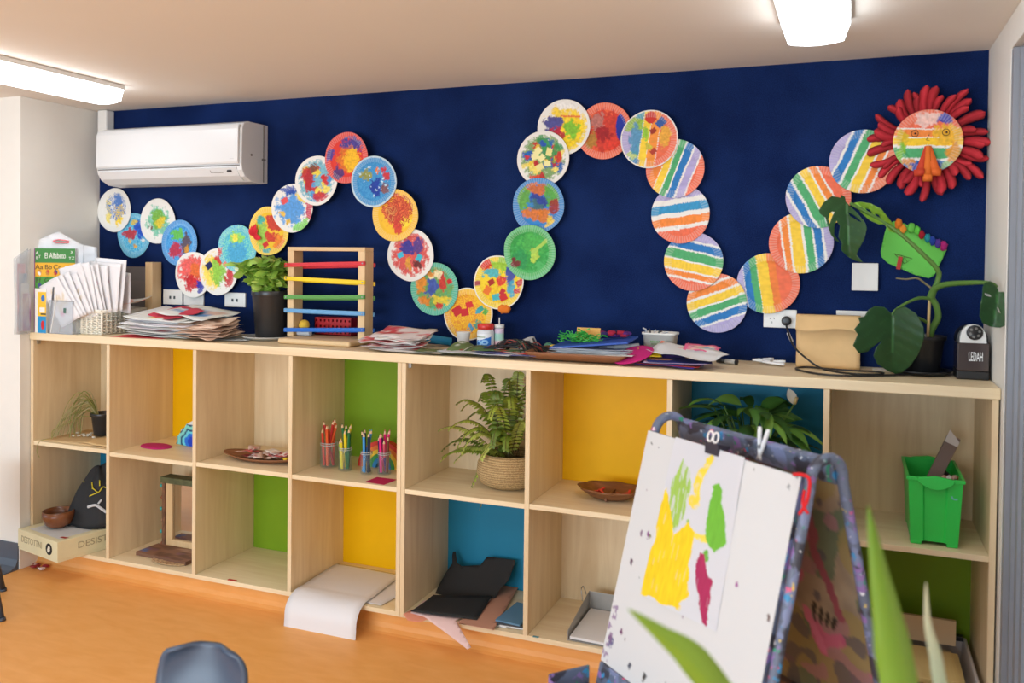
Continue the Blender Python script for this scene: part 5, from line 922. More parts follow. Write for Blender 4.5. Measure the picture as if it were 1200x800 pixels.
jar(400, 552.5, .032, .105, [(y_, 'yellow', .2), (gn, 'green', .19), (gn, 'green', .195), (gn, 'green', .2), (lm, 'lime', .13), (y_, 'yellow', .14), (y_, 'yellow', .18), (gn, 'green', .185)], 'glass jar of yellow and green pencils, second from left', 'yellow and green jar')
jar(425.5, 556.5, .028, .10, [(bl, 'light blue', .19), (bl, 'light blue', .185), (nv, 'navy', .19), (nv, 'navy', .185), (bl, 'light blue', .18), (nv, 'navy', .18)], 'glass jar of blue and navy pencils, third from left', 'blue jar')
jar(446, 557, .031, .10, [(pk, 'pink', .19), (pk, 'pink', .18), (pk, 'pink', .185), (C(70, 40, 110), 'violet', .17), (C(60, 35, 80), 'violet', .16), (pk, 'pink', .175), (C(215, 90, 110), 'rose', .15), (BR, 'brown', .165)], 'glass jar of pink and violet pencils, rightmost of four', 'pink jar')
c = at(451, 548, -.16); xc_ = at(449, 548, -.16).x; zz = mz(3); t = thing('rainbow_arch', 'rainbow arch toy standing behind the pink pencil jar', 'toy', (xc_, -.16, zz))
for k, (cl, nm) in enumerate([(C(215, 60, 40), 'red'), (C(235, 125, 45), 'orange'), (C(245, 200, 50), 'yellow'), (C(60, 150, 70), 'green'), (C(40, 130, 190), 'blue')]):
    r1 = .125 - .019 * k; r0 = r1 - .0185; g = G(); n = 24; A = [(xc_ + r1 * math.cos(PI * i / n), zz + r1 * math.sin(PI * i / n)) for i in range(n + 1)] + [(xc_ + r0 * math.cos(PI * (n - i) / n), zz + r0 * math.sin(PI * (n - i) / n)) for i in range(n + 1)]
    m_ = len(A); g.col = cl; g.add([(a, -.175, b) for a, b in A] + [(a, -.14, b) for a, b in A], [(i, i + 1, m_ + i + 1, m_ + i) for i in range(m_ - 1)] + [(m_ - 1, 0, m_, 2 * m_ - 1)] + [(i, i + 1, 2 * n - i, 2 * n + 1 - i) for i in range(n)] + [(m_ + i, m_ + i + 1, m_ + 2 * n - i, m_ + 2 * n + 1 - i) for i in range(n)]); g.build('arch', PAINT, t, label=nm + ' arch')
g = G(); g.col = C(200, 15, 85); P4 = [on_m(u, v, mz(3)) for u, v in [(428, 564.5), (442, 559), (465, 562), (450, 568)]]; P4 = [Vector((p.x, max(-.428, p.y), 0)) for p in P4]
g.shape([(p.x, p.y) for p in P4], lambda a, b: Vector((a, b, mz(3) + .001)), .03); single(g, 'magenta_card', PAPER, 'flat magenta card on the shelf edge before the pencil jars', 'card', solid=.001)
# -- top, fifth: fern
fp = Vector((2.535, -.20, mz(4))); t = thing('fern_plant', 'fern with arching fronds in a woven seagrass basket pot', 'potted plant', fp)
g = G(); z0 = fp.z; SEA = C(196, 160, 108)
prof = [(0, z0), (.085, z0), (.125, z0 + .02), (.142, z0 + .06), (.138, z0 + .10), (.122, z0 + .135), (.116, z0 + .145), (.110, z0 + .135), (.12, z0 + .09), (0, z0 + .09)]
m2, N, L, B = new_mat('seagrass'); tc = N.new('ShaderNodeTexCoord'); wv = N.new('ShaderNodeTexWave'); wv.bands_direction = 'Z'; wv.inputs['Scale'].default_value = 34; wv.inputs['Distortion'].default_value = 5; wv.inputs['Detail'].default_value = 2; wv.inputs['Detail Scale'].default_value = 9; L.new(tc.outputs['Object'], wv.inputs['Vector'])
cr = N.new('ShaderNodeValToRGB'); cr.color_ramp.elements[0].color = (*C(164, 128, 80), 1); cr.color_ramp.elements[1].color = (*C(222, 190, 138), 1); L.new(wv.outputs['Fac'], cr.inputs[0]); L.new(cr.outputs[0], B.inputs['Base Color']); B.inputs['Roughness'].default_value = .8
b = N.new('ShaderNodeBump'); b.inputs['Strength'].default_value = .8; b.inputs['Distance'].default_value = .004; L.new(wv.outputs['Fac'], b.inputs['Height']); L.new(b.outputs[0], B.inputs['Normal'])
g.lathe(prof, fp.x, fp.y, 64); g.build('basket_pot', m2, t, True)
g = G(); g.lathe([(0, z0 + .105), (.118, z0 + .1)], fp.x, fp.y, 24, C(66, 48, 34)); g.build('soil', PAINT, t)
g = G(); R6 = random.Random(4)
def frond(p, ang, reach, rise, drop, side=None, n=24):
    d = Vector((math.cos(ang), math.sin(ang), 0)); S = []
    for i in range(n + 1):
        s = i / n; S.append(p + d * reach * s + Vector((0, 0, rise * math.sin(s * PI * .62) - drop * s * s)))
    cl = R6.choice([C(158, 172, 66), C(128, 150, 54), C(178, 188, 92), C(106, 130, 50)]); g.tube(S, [.0016] * len(S), 4, C(110, 100, 50))
    for i in range(3, n + 1):
        tg = (S[i] - S[i - 1]).normalized(); sd = tg.cross(Vector((0, 0, 1))); 
        if sd.length < .2: sd = Vector((-d.y, d.x, 0))
        sd.normalize(); s = i / n; w = .036 * math.sin(min(1, s * 1.05 + .12) * PI * .93) ** .7 + .004
        for k in (-1, 1): g.blade(S[i], sd * k + tg * .35 + Vector((0, 0, -.15)), tg, w * R6.uniform(.85, 1.1), .0125, .25, 4, scl(cl, R6.uniform(.85, 1.2)), fold=.1)
pz = Vector((fp.x - .01, fp.y, z0 + .11))
for ang, re, ri, dr in [(3.2, .27, .13, .10), (3.5, .25, .07, .05), (2.9, .26, .22, .06), (3.9, .20, .18, .12), (2.5, .18, .30, .05), (2.0, .10, .34, .0), (1.3, .08, .30, .02), (.6, .12, .24, .02), (.1, .12, .30, .03), (-.5, .12, .22, .06), (-1.2, .12, .16, .08), (-1.7, .12, .20, .1), (-2.1, .17, .14, .10), (-2.5, .22, .20, .12), (3.3, .20, .26, .04), (4.4, .14, .28, .06), (5.2, .10, .30, .04), (3.05, .30, .17, .13), (2.7, .12, .37, .02), (3.6, .15, .02, .22), (-2.8, .24, .10, .10), (-1.4, .06, .30, .0), (.3, .06, .34, .0), (3.0, .16, .2, .02), (3.3, .28, .15, .02), (3.45, .28, .10, .1), (2.95, .28, .25, .02), (-2.7, .26, .2, .05), (2.3, .12, .33, .0), (1.7, .05, .37, .0), (-.2, .10, .33, .0), (-2.3, .18, .08, .2)]:
    q = pz + Vector((R6.uniform(-.04, .04), R6.uniform(-.04, .04), 0)); frond(q, ang, min(re, .30), ri, dr)
g.build('fronds', LEAFM, t)
# -- top, sixth: wooden bowl with red pieces
bw = Vector((2.985, -.225, mz(5))); z0 = bw.z; g = G()
def bowl(a, b):
    th = a * 2 * PI; r = b; sc2 = 1 + .05 * math.cos(8 * th) * (b > .6) * (b - .6) / .4; return Vector((bw.x + .133 * r * sc2 * math.cos(th), bw.y + .095 * r * sc2 * math.sin(th), z0 + .003 + .042 * max(0, (r - .45) / .55) ** 1.4))
g.grid(64, 16, bowl, None, True); single(g, 'wooden_bowl', wood('dark_wood', C(98, 56, 30), C(150, 96, 56), 'x', .35, 1.5), 'scalloped dark wooden bowl with red pieces in the yellow-backed cubby', 'bowl', smooth=True, solid=.005)
for k, (dx, dy, ro) in enumerate([(-.07, -.01, .3), (-.045, .015, 1.2), (-.03, -.02, 2.3), (-.055, .0, .8), (.06, 0, .5), (.075, .01, 1.7), (.05, -.02, 2.7)]):
    g = G(); M = Matrix.Translation((bw.x + dx, bw.y + dy, z0 + .022 + .003 * (k % 3))) @ Matrix.Rotation(ro, 4, 'Z') @ Matrix.Rotation(-.2, 4, 'Y'); g.box(-.024, .024, -.005, .005, -.003, .003, C(225, 60, 55), M); single(g, 'red_piece', mat('red_foam', C(222, 62, 56), .6), 'small red piece in the scalloped wooden bowl', 'craft piece', 'red pieces in the wooden bowl', bevel=.001)
g = G(); M = Matrix.Translation((bw.x, bw.y, z0 + .006)); g.box(-.004, .004, -.075, .075, 0, .016, C(120, 74, 40), M); single(g, 'bowl_divider', PAINT, 'thin wooden divider lying across the scalloped bowl', 'divider')
# -- top, seventh: peace lily
lp = Vector((3.535, -.24, mz(6))); t = thing('peace_lily', 'dark green peace lily with a pale flower behind the easel', 'potted plant', lp); z0 = lp.z
g = G(); g.lathe([(0, z0), (.075, z0), (.10, z0 + .17), (.108, z0 + .17), (.108, z0 + .185), (.098, z0 + .185), (.094, z0 + .16), (0, z0 + .16)], lp.x, lp.y, 32); g.build('pot', mat('pot_charcoal', C(52, 52, 54), .4), t, True)
g = G(); g2 = G(); R7 = random.Random(12)
for k in range(74):
    a = R7.uniform(0, 2 * PI); d = Vector((math.cos(a), math.sin(a), 0)); p = Vector((lp.x, lp.y, z0 + .16)) + d * .03; out = R7.uniform(.03, .11); up = R7.uniform(.03, .26); q = p + d * out + Vector((0, 0, up)); g2.tube([p, (p + q) / 2 + Vector((0, 0, .02)), q], .003, 5, C(80, 120, 50))
    L_ = R7.uniform(.15, .21); L_ = min(L_, .2); cl = R7.choice([C(56, 96, 42), C(70, 116, 48), C(92, 140, 58), C(48, 84, 38), C(120, 165, 70)])
    dd = d + Vector((0, 0, R7.uniform(.1, .8))); 
    if q.y + dd.normalized().y * L_ > -.03: dd = Vector((d.x, -.3, .5))
    g.blade(q, dd, (-d.y, d.x, 0), L_, R7.uniform(.045, .065), R7.uniform(.4, .9), 9, cl, scl(cl, 1.1), prof=lambda s: math.sin(PI * s ** .8) ** .8 * (1 - .25 * s), fold=.22)
g.build('foliage', LEAFM, t, True); g2.build('stems', LEAFM, t, True)
fa, fb = at(914, 499, -.30), at(931, 473, -.30); g = G(); g.tube([Vector((lp.x + .02, lp.y, z0 + .17)), fa, fb], .003, 6, C(110, 150, 70)); g.build('flower_stalk', LEAFM, t, True)
g = G(); fc = at(924, 456, -.30); g.blade(fb, (fc - fb), (1, .3, 0), (fc - fb).length * 1.05, .035, 0, 8, C(232, 222, 200), C(238, 232, 220), fold=.35); g.tube([fb, fb + Vector((.008, -.004, .025))], .006, 8, C(230, 200, 140)); g.build('flower', LEAFM, t, True, label='cream spathe flower')
# -- top, eighth: green tub
gx0, gx1 = at(1064.5, 560, -.40).x, at(1129, 560, -.40).x; z0 = mz(7); zt = at(1064, 557, -.40).z; yb = -.09; yf = -.40
GP = mat('green_plastic', C(40, 205, 80), .35, var=.03); t = thing('green_tub', 'bright green plastic tub in the top right cubby', 'tub', ((gx0 + gx1) / 2, -.25, z0))
g = G(); tp_ = .010
def ringr(k, z, o=0): 
    s = tp_ * (1 - k) - o; cxm = (gx0 + gx1) / 2; o_ = []
    x0_, x1_, y0_, y1_ = gx0 + s, gx1 - s, yf + s, yb - s
    P_ = [(x0_, y0_), (x0_ + (x1_ - x0_) * .27, y0_), (x0_ + (x1_ - x0_) * .30, y0_ + .006), (x0_ + (x1_ - x0_) * .70, y0_ + .006), (x0_ + (x1_ - x0_) * .73, y0_), (x1_, y0_), (x1_, y1_), (x0_, y1_)]
    return [(a, b, z) for a, b in P_]
rs_ = [ringr(0, z0 + .012), ringr(1, zt - .012), ringr(1, zt - .012, .006), ringr(1, zt, .006), ringr(1, zt, -.003), ringr(0, z0 + .016, -.003)]
n = 8; g.add([p for r_ in rs_ for p in r_], [(k * n + i, k * n + (i + 1) % n, (k + 1) * n + (i + 1) % n, (k + 1) * n + i) for k in range(5) for i in range(n)] + [tuple(range(n)), tuple(range(5 * n, 6 * n))]); g.build('body', GP, t, bevel=.002)
g = G()
for sx_ in (0, 1):
    for sy_ in (0, 1): xx = gx0 + tp_ + sx_ * (gx1 - gx0 - 2 * tp_ - .035); yy = yf + tp_ + sy_ * (yb - yf - 2 * tp_ - .035); g.box(xx, xx + .035, yy, yy + .035, z0, z0 + .013)
g.build('foot', GP, t, bevel=.003)
cxm = (gx0 + gx1) / 2
for yy, nm in ((yf - .016, 'handle'), (yb - .0, 'handle')):
    g = G(); A = [(cxm + s * .055, zt + .008 * (1 - abs(s)) + .001) for s in [i / 8 - 1 for i in range(17)]] + [(cxm + s * .055, zt - .012 - .026 * (1 - s * s)) for s in [1 - i / 8 for i in range(17)]]; m_ = len(A)
    g.add([(a, yy, b) for a, b in A] + [(a, yy + .012, b) for a, b in A], [(i, (i + 1) % m_, m_ + (i + 1) % m_, m_ + i) for i in range(m_)] + [tuple(range(m_)), tuple(range(2 * m_ - 1, m_ - 1, -1))]); g.build(nm, GP, t, bevel=.002)
g = G(); 
for i in range(8): a = -.2 + i * .32; g.ball((gx1 - .022 - .010 * math.cos(a), yf + .003, at(1118, 583, -.4).z - .007 * math.sin(a)), .003, 6, C(120, 190, 200))
g.build('blue_mark', PAINT, t, label='small pale blue mark')
a = at(1090, 568, -.27); b = at(1118, 512, -.22); g = G(); d = (b - a).normalized(); sd = Vector((.86, 0, 0)) ; sd = (sd - d * sd.dot(d)).normalized(); M = Matrix(((sd.x, d.cross(sd).x, d.x, a.x), (sd.y, d.cross(sd).y, d.y, a.y), (sd.z, d.cross(sd).z, d.z, a.z), (0, 0, 0, 1)))
L_ = (b - a).length; g.box(-.022, .022, -.02, .02, -.05, L_, C(92, 70, 62), M); t2 = thing('grey_brown_box', 'long grey-brown cardboard box sticking up out of the green tub', 'box', a); g.build('body', mat('taupe_card', C(104, 84, 76), .5, var=.05), t2, bevel=.002)
g = G(); g.grid(3, 3, lambda u_, v_: M @ Vector((-.022 + .044 * u_, -.021, L_ - .03 + .045 * v_ * (1 - u_ * .6)))); g.build('torn_end', mat('torn_foil', C(190, 182, 178), .35), t2, solid=.001)
g = G(); p = at(1112, 551, -.2); M = Matrix.Translation((p.x - .022, -.22, p.z - .045)) @ Matrix.Rotation(.75, 4, 'Y'); g.box(-.03, .035, -.02, .03, -.05, .04, C(30, 28, 30), M); single(g, 'black_pouch', PAINT, 'black square pouch inside the green tub', 'pouch', bevel=.004)
for k in range(6):
    p = at(1106 + 3 * k, 555 + (k % 2) * 2, -.29); g = G(); g.ball((p.x, -.30 + .01 * (k % 2), p.z - .012), .010, 8, [C(200, 160, 150), C(190, 60, 60), C(225, 225, 225), C(120, 60, 90)][k % 4], (1, 1, 1), .5); single(g, 'craft_bit', PAINT, 'tiny coloured bit inside the green tub', 'craft bit', 'bits in the green tub')
# ================================================================== BOTTOM ROW
# -- first: puzzle box, coconut bowl, black bag
CREAM = mat('cream_card', C(228, 218, 178), .55, var=.03)
th = math.radians(-10); f0 = on(67, 644, 'z', ZB + .08)
# front corner, left corner and right direction from the box's top edges
A_ = on(67, 660, 'z', ZB); Bc = Vector((-.004, -.508, ZB))
ex = Vector((A_.x - Bc.x, A_.y - Bc.y, 0)); wbx = ex.length; ex.normalize(); ey = Vector((-ex.y, ex.x, 0))
if ey.y < 0: ey = -ey
dd_ = .30; org = Vector((A_.x, A_.y, ZB))
def bxp(s, q, z): return org - ex * s + ey * q + Vector((0, 0, z))
t = thing('puzzle_box', 'cream cardboard box jutting out of the bottom left cubby', 'box', bxp(wbx / 2, dd_ / 2, 0))
def obox(g, s0, s1, q0, q1, z0, z1):
    return g.add([bxp(s, q, z) for s in (s0, s1) for q in (q0, q1) for z in (z0, z1)], [(0, 1, 3, 2), (4, 6, 7, 5), (0, 4, 5, 1), (2, 3, 7, 6), (0, 2, 6, 4), (1, 5, 7, 3)])
obox(G(), .002, wbx - .002, .002, dd_ - .002, .0, .09).build('tray', CREAM, t, bevel=.002)
obox(G(), 0, wbx, 0, dd_, .014, .102).build('lid', CREAM, t, bevel=.002)
ink = mat('taupe_ink', C(172, 160, 126), .6, var=0); blk = mat('black_ink', C(30, 28, 26), .6, var=0)
mid = bxp(wbx * .64, -.0008, .058); text('DESTOTTNI', 'side_lettering', ink, t, mid, .045, ex, (0, 0, 1), width=wbx * .52)
mid = bxp(-.0008, dd_ * .62, .058); text('DESISTI', 'side_lettering', ink, t, mid, .045, ey, (0, 0, 1), width=dd_ * .55)
M = Matrix(((ex.x, 0, -ey.x, 0), (ex.y, 0, -ey.y, 0), (0, 1, 0, 0), (0, 0, 0, 1))); em = bxp(wbx * .2, -.0004, .055)
g = G(); g.lathe([(0, 0), (.028, 0), (.028, .001), (0, .001)], 0, 0, 32, M=Matrix.Translation(em) @ M); g.build('round_emblem', blk, t)
g = G()
for (dx, dz, rx_, rz_) in [(0, .006, .007, .01), (.006, -.004, .009, .006), (-.008, -.004, .005, .008), (-.002, -.012, .008, .004), (.008, .008, .004, .006)]: g.ball(em + ex * dx + Vector((0, 0, dz)) - ey * .0012, .01, 12, C(225, 220, 200), (rx_ / .01, rx_ / .01 * .1 + .02, rz_ / .01))
g.build('emblem_figure', PAINT, t)
g = G(); g.add([bxp(s, q, .1026) for s, q in ((wbx * .1, .03), (wbx * .85, .03), (wbx * .85, .2), (wbx * .1, .2))], [(0, 1, 2, 3)]); g.build('lid_picture', mat('pale_print', C(214, 214, 212), .4), t)
g = G(); g.add([bxp(s, q, .1029) for s, q in ((-.0 + .02, .05), (.06, .045), (.06, .06), (.02, .07))], [(0, 1, 2, 3)]); g.build('red_print', mat('red_print', C(170, 50, 45), .4), t)
zt = ZB + .1035; bc = bxp(wbx * .62, .13, 0); g = G()
g.lathe([(0, zt), (.035, zt), (.062, zt + .02), (.076, zt + .055), (.074, zt + .085), (.069, zt + .085), (.070, zt + .056), (.057, zt + .024), (.03, zt + .008), (0, zt + .006)], bc.x, bc.y, 40); single(g, 'coconut_bowl', mat('coconut_shell', C(122, 72, 42), .25, var=.3, scale=14), 'polished brown coconut shell bowl on the cream box', 'bowl', smooth=True)
# black bag: draped cloth mound
g = G(); cbx, cby = .265, -.27
def bag(a, b):
    thb = a * 2 * PI; r = b; hx = .175 * (1 + .12 * math.sin(3 * thb + 1)) * r; hy = .13 * (1 + .1 * math.cos(2 * thb)) * r
    hh = .29 * (1 - r ** 2.2) * (1 + .35 * math.cos(thb - .6) * r) + .014 * math.sin(5 * thb) * r * (1 - r) * 4 + .018 * noise.noise(Vector((math.cos(thb) * r * 3, math.sin(thb) * r * 3, 2)))
    return Vector((min(.497, cbx + .02 * (1 - r) + hx * math.cos(thb)), cby + hy * math.sin(thb), min(MZ[0] - .03, zt + .002 + max(0, hh))))
g.grid(56, 20, bag, None, True); t = thing('black_bag', 'black cloth bag with yellow and white print heaped on the cream box', 'bag', (cbx, cby, zt)); g.build('cloth', mat('black_cloth', C(30, 30, 32), .75, var=.15, bump=.4), t, True, solid=.002)
def bagp(a, b): p = bag(a, b); return p + Vector((.006, -.012, .003))
g = G()
def project_bag(u, v):
    # nearest point of the bag's surface along the line of sight to a pixel
    best = None
    for i in range(90):
        for j in range(4, 26):
            p = bag(i / 90, j / 26); w = p - CAM; zz_ = w.dot(_f); uu = 600 + F * w.dot(RX) / zz_; vv = 400 + V0 - F * w.dot(UX) / zz_; dd = (uu - u) ** 2 + (vv - v) ** 2 + .02 * zz_ * 0
            if p.y < cby + .06 and (best is None or dd < best[0]): best = (dd, p)
    return best[1] + Vector((.004, -.008, .002))
for L_ in ([(99, 564), (103, 570), (110, 572), (116, 577), (121, 571), (125, 570)], [(110, 572), (109, 565)], [(116, 577), (108, 579), (107, 582)], [(117, 563), (118, 568)]): g.tube(spline([project_bag(*p) for p in L_], 3), .0028, 5)
g.build('yellow_print', mat('yellow_print', C(215, 195, 40), .6), t)
g = G(); g.tube(spline([project_bag(*p) for p in [(104, 592), (112, 590), (118, 597), (124, 601)]], 3), .007, 6); g.tube(spline([project_bag(*p) for p in [(116, 590), (120, 587)]], 3), .005, 6); g.build('white_print', mat('white_print', C(205, 205, 208), .6), t)
# -- second: mirror frame, painted board
yM = -.19; mx0, mx1 = at(193, 600, yM).x, at(240, 600, yM).x; mz0, mz1 = ZB + .0005, at(193, 564, yM).z
t = thing('wooden_mirror', 'small standing mirror in a painted wooden frame in a lower cubby', 'mirror', ((mx0 + mx1) / 2, yM, mz0))
fw = .018; RW = mat('rough_brown', C(120, 84, 60), .7, var=.35, scale=30)
G().box(mx0, mx0 + fw, yM - .02, yM + .04, mz0, mz1).box(mx0, mx1, yM - .02, yM + .04, mz0, mz0 + fw * .8).box(mx1 - fw, mx1, yM - .02, yM + .04, mz0, mz1).build('outer_frame', RW, t, bevel=.002)
G().box(mx0 - .006, mx1, yM - .025, yM + .045, mz1, mz1 + .03).build('top_rail', mat('mossy_green', C(92, 96, 64), .7, var=.3, scale=30), t, bevel=.002)
G().box(mx0 + fw, mx0 + fw + .04, yM - .012, yM, mz0 + fw + .0282, mz1).box(mx0 + fw, mx1 - fw, yM - .012, yM, mz0 + fw * .8, mz0 + fw + .028).build('inner_frame', PINE, t, bevel=.001)
G().box(mx0 + fw, mx1 - fw, yM, yM + .004, mz0 + fw * .8, mz1).build('mirror_glass', mat('mirror', C(200, 196, 190), .04, 1, 0), t)
g = G()
for k in range(16): g.ball((mx0 - .006 - .006 * (k % 2), yM - .01 + .02 * (k % 3), mz0 + .02 + k * (mz1 - mz0 - .04) / 15), .008, 8, [C(150, 90, 60), C(110, 70, 50), C(170, 130, 100), C(70, 170, 160)][k % 4 if k != 9 else 3], (1, 1, 1.2), .5)
g.build('shell_edging', PAINT, t, True)
bd = [on(u, v, 'z', ZB) for u, v in [(168, 642), (190, 634), (226, 642), (240, 652), (226, 655)]]
g = G(); M = Matrix.Translation((.77, -.285, ZB + .0102)) @ Matrix.Rotation(-.06, 4, 'Z'); n_ = art(C(140, 98, 74), [('sc', 14, [C(110, 74, 54), C(170, 130, 105), C(90, 110, 160), C(130, 86, 100)], .25, 1)], 31)
g.grid(24, 14, lambda a, b: M @ Vector((-.16 + .33 * a, -.07 + .14 * b, .009)), lambda a, b: n_(a * 2 - 1, b * 2 - 1)); g.box(-.16, .17, -.07, .07, -.009, .0085, C(120, 84, 64), M); single(g, 'painted_board', PAINT, 'paint-stained brown board lying flat before the small mirror', 'board')
g = G(); g.col = C(186, 152, 112)
def disc(a, b): th = a * 2 * PI; return Vector((.83 + .10 * b * math.cos(th), -.365 + .035 * b * math.sin(th), ZB + .003 + .003 * b + .002 * math.sin(th * 20) * b))
g.grid(60, 8, disc, lambda a, b: C(196, 164, 122) if (b * 8) % 2 < 1 else C(150, 110, 76), True); single(g, 'woven_mat', PAINT, 'round woven mat edge poking out under the paint-stained board', 'mat', solid=.003)
q = on(268, 682, 'z', ZB); g = G(); g.box(q.x - .022, q.x + .022, -.430, -.418, ZB, ZB + .003, C(190, 60, 50)); single(g, 'red_scrap', PAINT, 'tiny red paper scrap on the front edge of an empty lower cubby', 'scrap')
# -- fourth: big white paper hanging over the edge
zl = ZB + .002; g = G(); px0, px1 = 1.62, 2.02
rowspan = .30
for k, (dx, rt, L_back, hang, nm, lab) in enumerate([(0.04, .0, .34, 0, 'large white sheet lying flat beneath the hanging one', ''), (-.02, -.04, .36, .17, 'large white sheet curling over the shelf front down towards the floor', '')]):
    g = G(); w_ = .36; z_ = zl + .004 * k
    def fn(a, b, k=k, w_=w_, hang=hang, L_back=L_back):
        x = 1.635 + dx + a * w_ + (.05 * (1 - b) if k == 0 else .04 * b - .03 + .05 * 0)
        tot = L_back + (hang * 1.55 if hang else 0); s = b * tot
        if s < L_back or not hang:
            y = -.07 - (s) ; zz_ = z_ + .002 * math.sin(a * 5 + b * 3)
            if hang and s > L_back - .06: zz_ += .003
            return Vector((x, y, zz_ + (0.002 if k else 0)))
        e = s - L_back; R_ = .085; arc = R_ * PI / 2
        y = -.07 - L_back
        if e < arc: an = e / R_; return Vector((x, y - R_ * math.sin(an), z_ + .002 - R_ * (1 - math.cos(an)) * .95))
        return Vector((x - .02 * (e - arc) / .2, y - R_ - .01 * (e - arc) / .2, z_ + .002 - R_ * .95 - (e - arc)))
    cc = C(238, 235, 236); g.grid(10, 40, fn, lambda a, b: cc); put_sheet(g, nm, None, 'large_paper')
# -- fifth: black paper, pinks, brown folder, magazines
def zB(u, v): p = on(u, v, 'z', ZB); return p
def flatshape(pts, z, col, label, name='paper_sheet', lift=None, m=None, cat='paper', step=.02, thick=.0008):
    P_ = [on(u, v, 'z', z) for u, v in pts]; g = G(); g.col = col; g.shape([(p.x, p.y) for p in P_], lift or (lambda a, b: Vector((a, b, z))), step); return single(g, name, m or PAPER, label, cat, smooth=True, solid=thick)
EDGE = -.436
def over(z, drop=.6): return lambda a, b: Vector((a, b, z)) if b > EDGE else Vector((a, EDGE + (b - EDGE) * .7, z - (EDGE - b) * drop))
flatshape([(472, 719), (483, 714), (512, 716), (508, 723), (490, 727), (476, 725)], ZB + .002, C(232, 150, 120), 'orange-pink paper corner poking out under the pale pink paper', lift=over(ZB + .002, .25))
flatshape([(481, 718), (497, 703), (520, 705), (602, 684), (584, 702), (556, 716), (534, 727), (548, 747), (543, 748), (524, 737), (497, 722)], ZB + .005, C(240, 205, 200), 'pale pink paper with a tail hanging over the shelf front', lift=over(ZB + .005, .45))
flatshape([(531, 737), (537, 728), (566, 714), (590, 684), (608, 687), (577, 740), (570, 742)], ZB + .009, C(206, 150, 124), 'tan-brown folder beside the black paper in the blue-backed lower cubby', 'folder', cat='folder', thick=.003, lift=lambda a, b: Vector((a, max(b, EDGE - .02), ZB + .0095)))
BLKP = mat('black_paper', C(34, 33, 33), .75, var=.05)
# front flap lies flat, the rear half stands up and leans on the back
fl = [on(u, v, 'z', ZB + .014) for u, v in [(481, 716), (508, 700), (576, 701), (559, 726)]]
g = G(); y_f = min(fl[1].y, fl[2].y)
hinge_l, hinge_r = fl[1], fl[2]
g.grid(10, 6, lambda a, b: fl[0].lerp(fl[3], a).lerp(fl[1].lerp(fl[2], a), b) + Vector((0, 0, .012 * b * b)))
yq = -.10
up = pp([(508, 700), (514, 686), (523, 670), (530, 660), (530, 650), (531, 646), (534, 646), (535.5, 659), (541, 663), (563, 662), (571, 652), (604, 656), (603, 661), (596, 680), (586, 690), (580, 701)], -.2)
zl0 = min(p[1] for p in up); hy = (hinge_l.y + hinge_r.y) / 2
zbase = ZB + .026
def upf(a, b):
    s = (b - zl0) / (max(p[1] for p in up) - zl0); y = hy + (-.05 - hy) * s ** .7
    q = on(0, 0, 'y', -.2); k = (y - CAM.y) / (-.2 - CAM.y)        # slide back along the slope
    return Vector((CAM.x + (a - CAM.x) * k, y, CAM.z + (b - CAM.z) * k))
g2 = G(); g2.shape(up, upf, .015); g2.col = (.03, .03, .03)
t = thing('black_paper', 'large bent sheet of black paper leaning up in the blue-backed lower cubby', 'paper', (hinge_l.x + .1, hy, ZB + .012)); g.build('front_half', BLKP, t, True, solid=.0012); g2.build('upright_half', BLKP, t, True, solid=.0012)
q0 = zB(588, 713); 
for k in range(3):
    M = Matrix.Translation((2.62, -.30, ZB + .005 + .008 * k)) @ Matrix.Rotation(.12 - .1 * k, 4, 'Z'); g = G(); g.box(-.055, .055, -.10, .10, -.0035, .0035, [C(220, 222, 226), C(60, 62, 66), C(90, 130, 160)][k], M); single(g, 'magazine', PAINT, ['white', 'dark grey', 'blue-grey covered'][k] + ' magazine in the short stack right of the tan folder', 'magazine')
flatshape([(576, 733), (583, 728), (598, 727), (604, 729), (612, 727), (612, 733), (596, 737), (590, 734), (578, 736)], ZB + .0015, C(165, 158, 145), 'crumpled grey paper before the magazine stack', lift=lambda a, b: Vector((a, b, ZB + .004 + .006 * abs(noise.noise(Vector((a * 60, b * 60, 1)))))), step=.008)
# -- sixth: metal lever file with white paper
fo = [on(u, v, 'z', ZB + .004) for u, v in [(665, 749), (706, 758), (728, 718), (690, 714)]]
t = thing('metal_tray', 'grey metal letter tray with a wire clip holding white paper', 'letter tray', (fo[0] + fo[2]) / 2); GM = mat('grey_metal', C(168, 166, 162), .4, .4, var=.08)
bl_, br_, tr_, tl_ = [Vector((p.x, p.y, ZB)) for p in (fo[0], fo[1], fo[2], fo[3])]
xr = DX[6] - .03; br_ = Vector((xr, fo[0].y - .005, ZB)); tr_ = Vector((xr, tl_.y - .01, ZB))
def wall(g, a, b, h0, h1): nrm = (b - a).cross(Vector((0, 0, 1))).normalized() * .003; g.add([a, b, b + Vector((0, 0, h1)), a + Vector((0, 0, h0)), a + nrm, b + nrm, b + nrm + Vector((0, 0, h1)), a + nrm + Vector((0, 0, h0))], [(0, 1, 2, 3), (4, 7, 6, 5), (0, 4, 5, 1), (3, 2, 6, 7), (0, 3, 7, 4), (1, 5, 6, 2)])
g = G(); wall(g, bl_, tl_, .04, .085); wall(g, tl_, tr_, .085, .085); g.build('side_walls', GM, t, bevel=.001)
g = G(); g.add([bl_ + Vector((0, 0, .003)), br_ + Vector((0, 0, .003)), tr_ + Vector((0, 0, .003)), tl_ + Vector((0, 0, .003))], [(0, 1, 2, 3)]); g.build('floor_plate', GM, t, solid=.002)
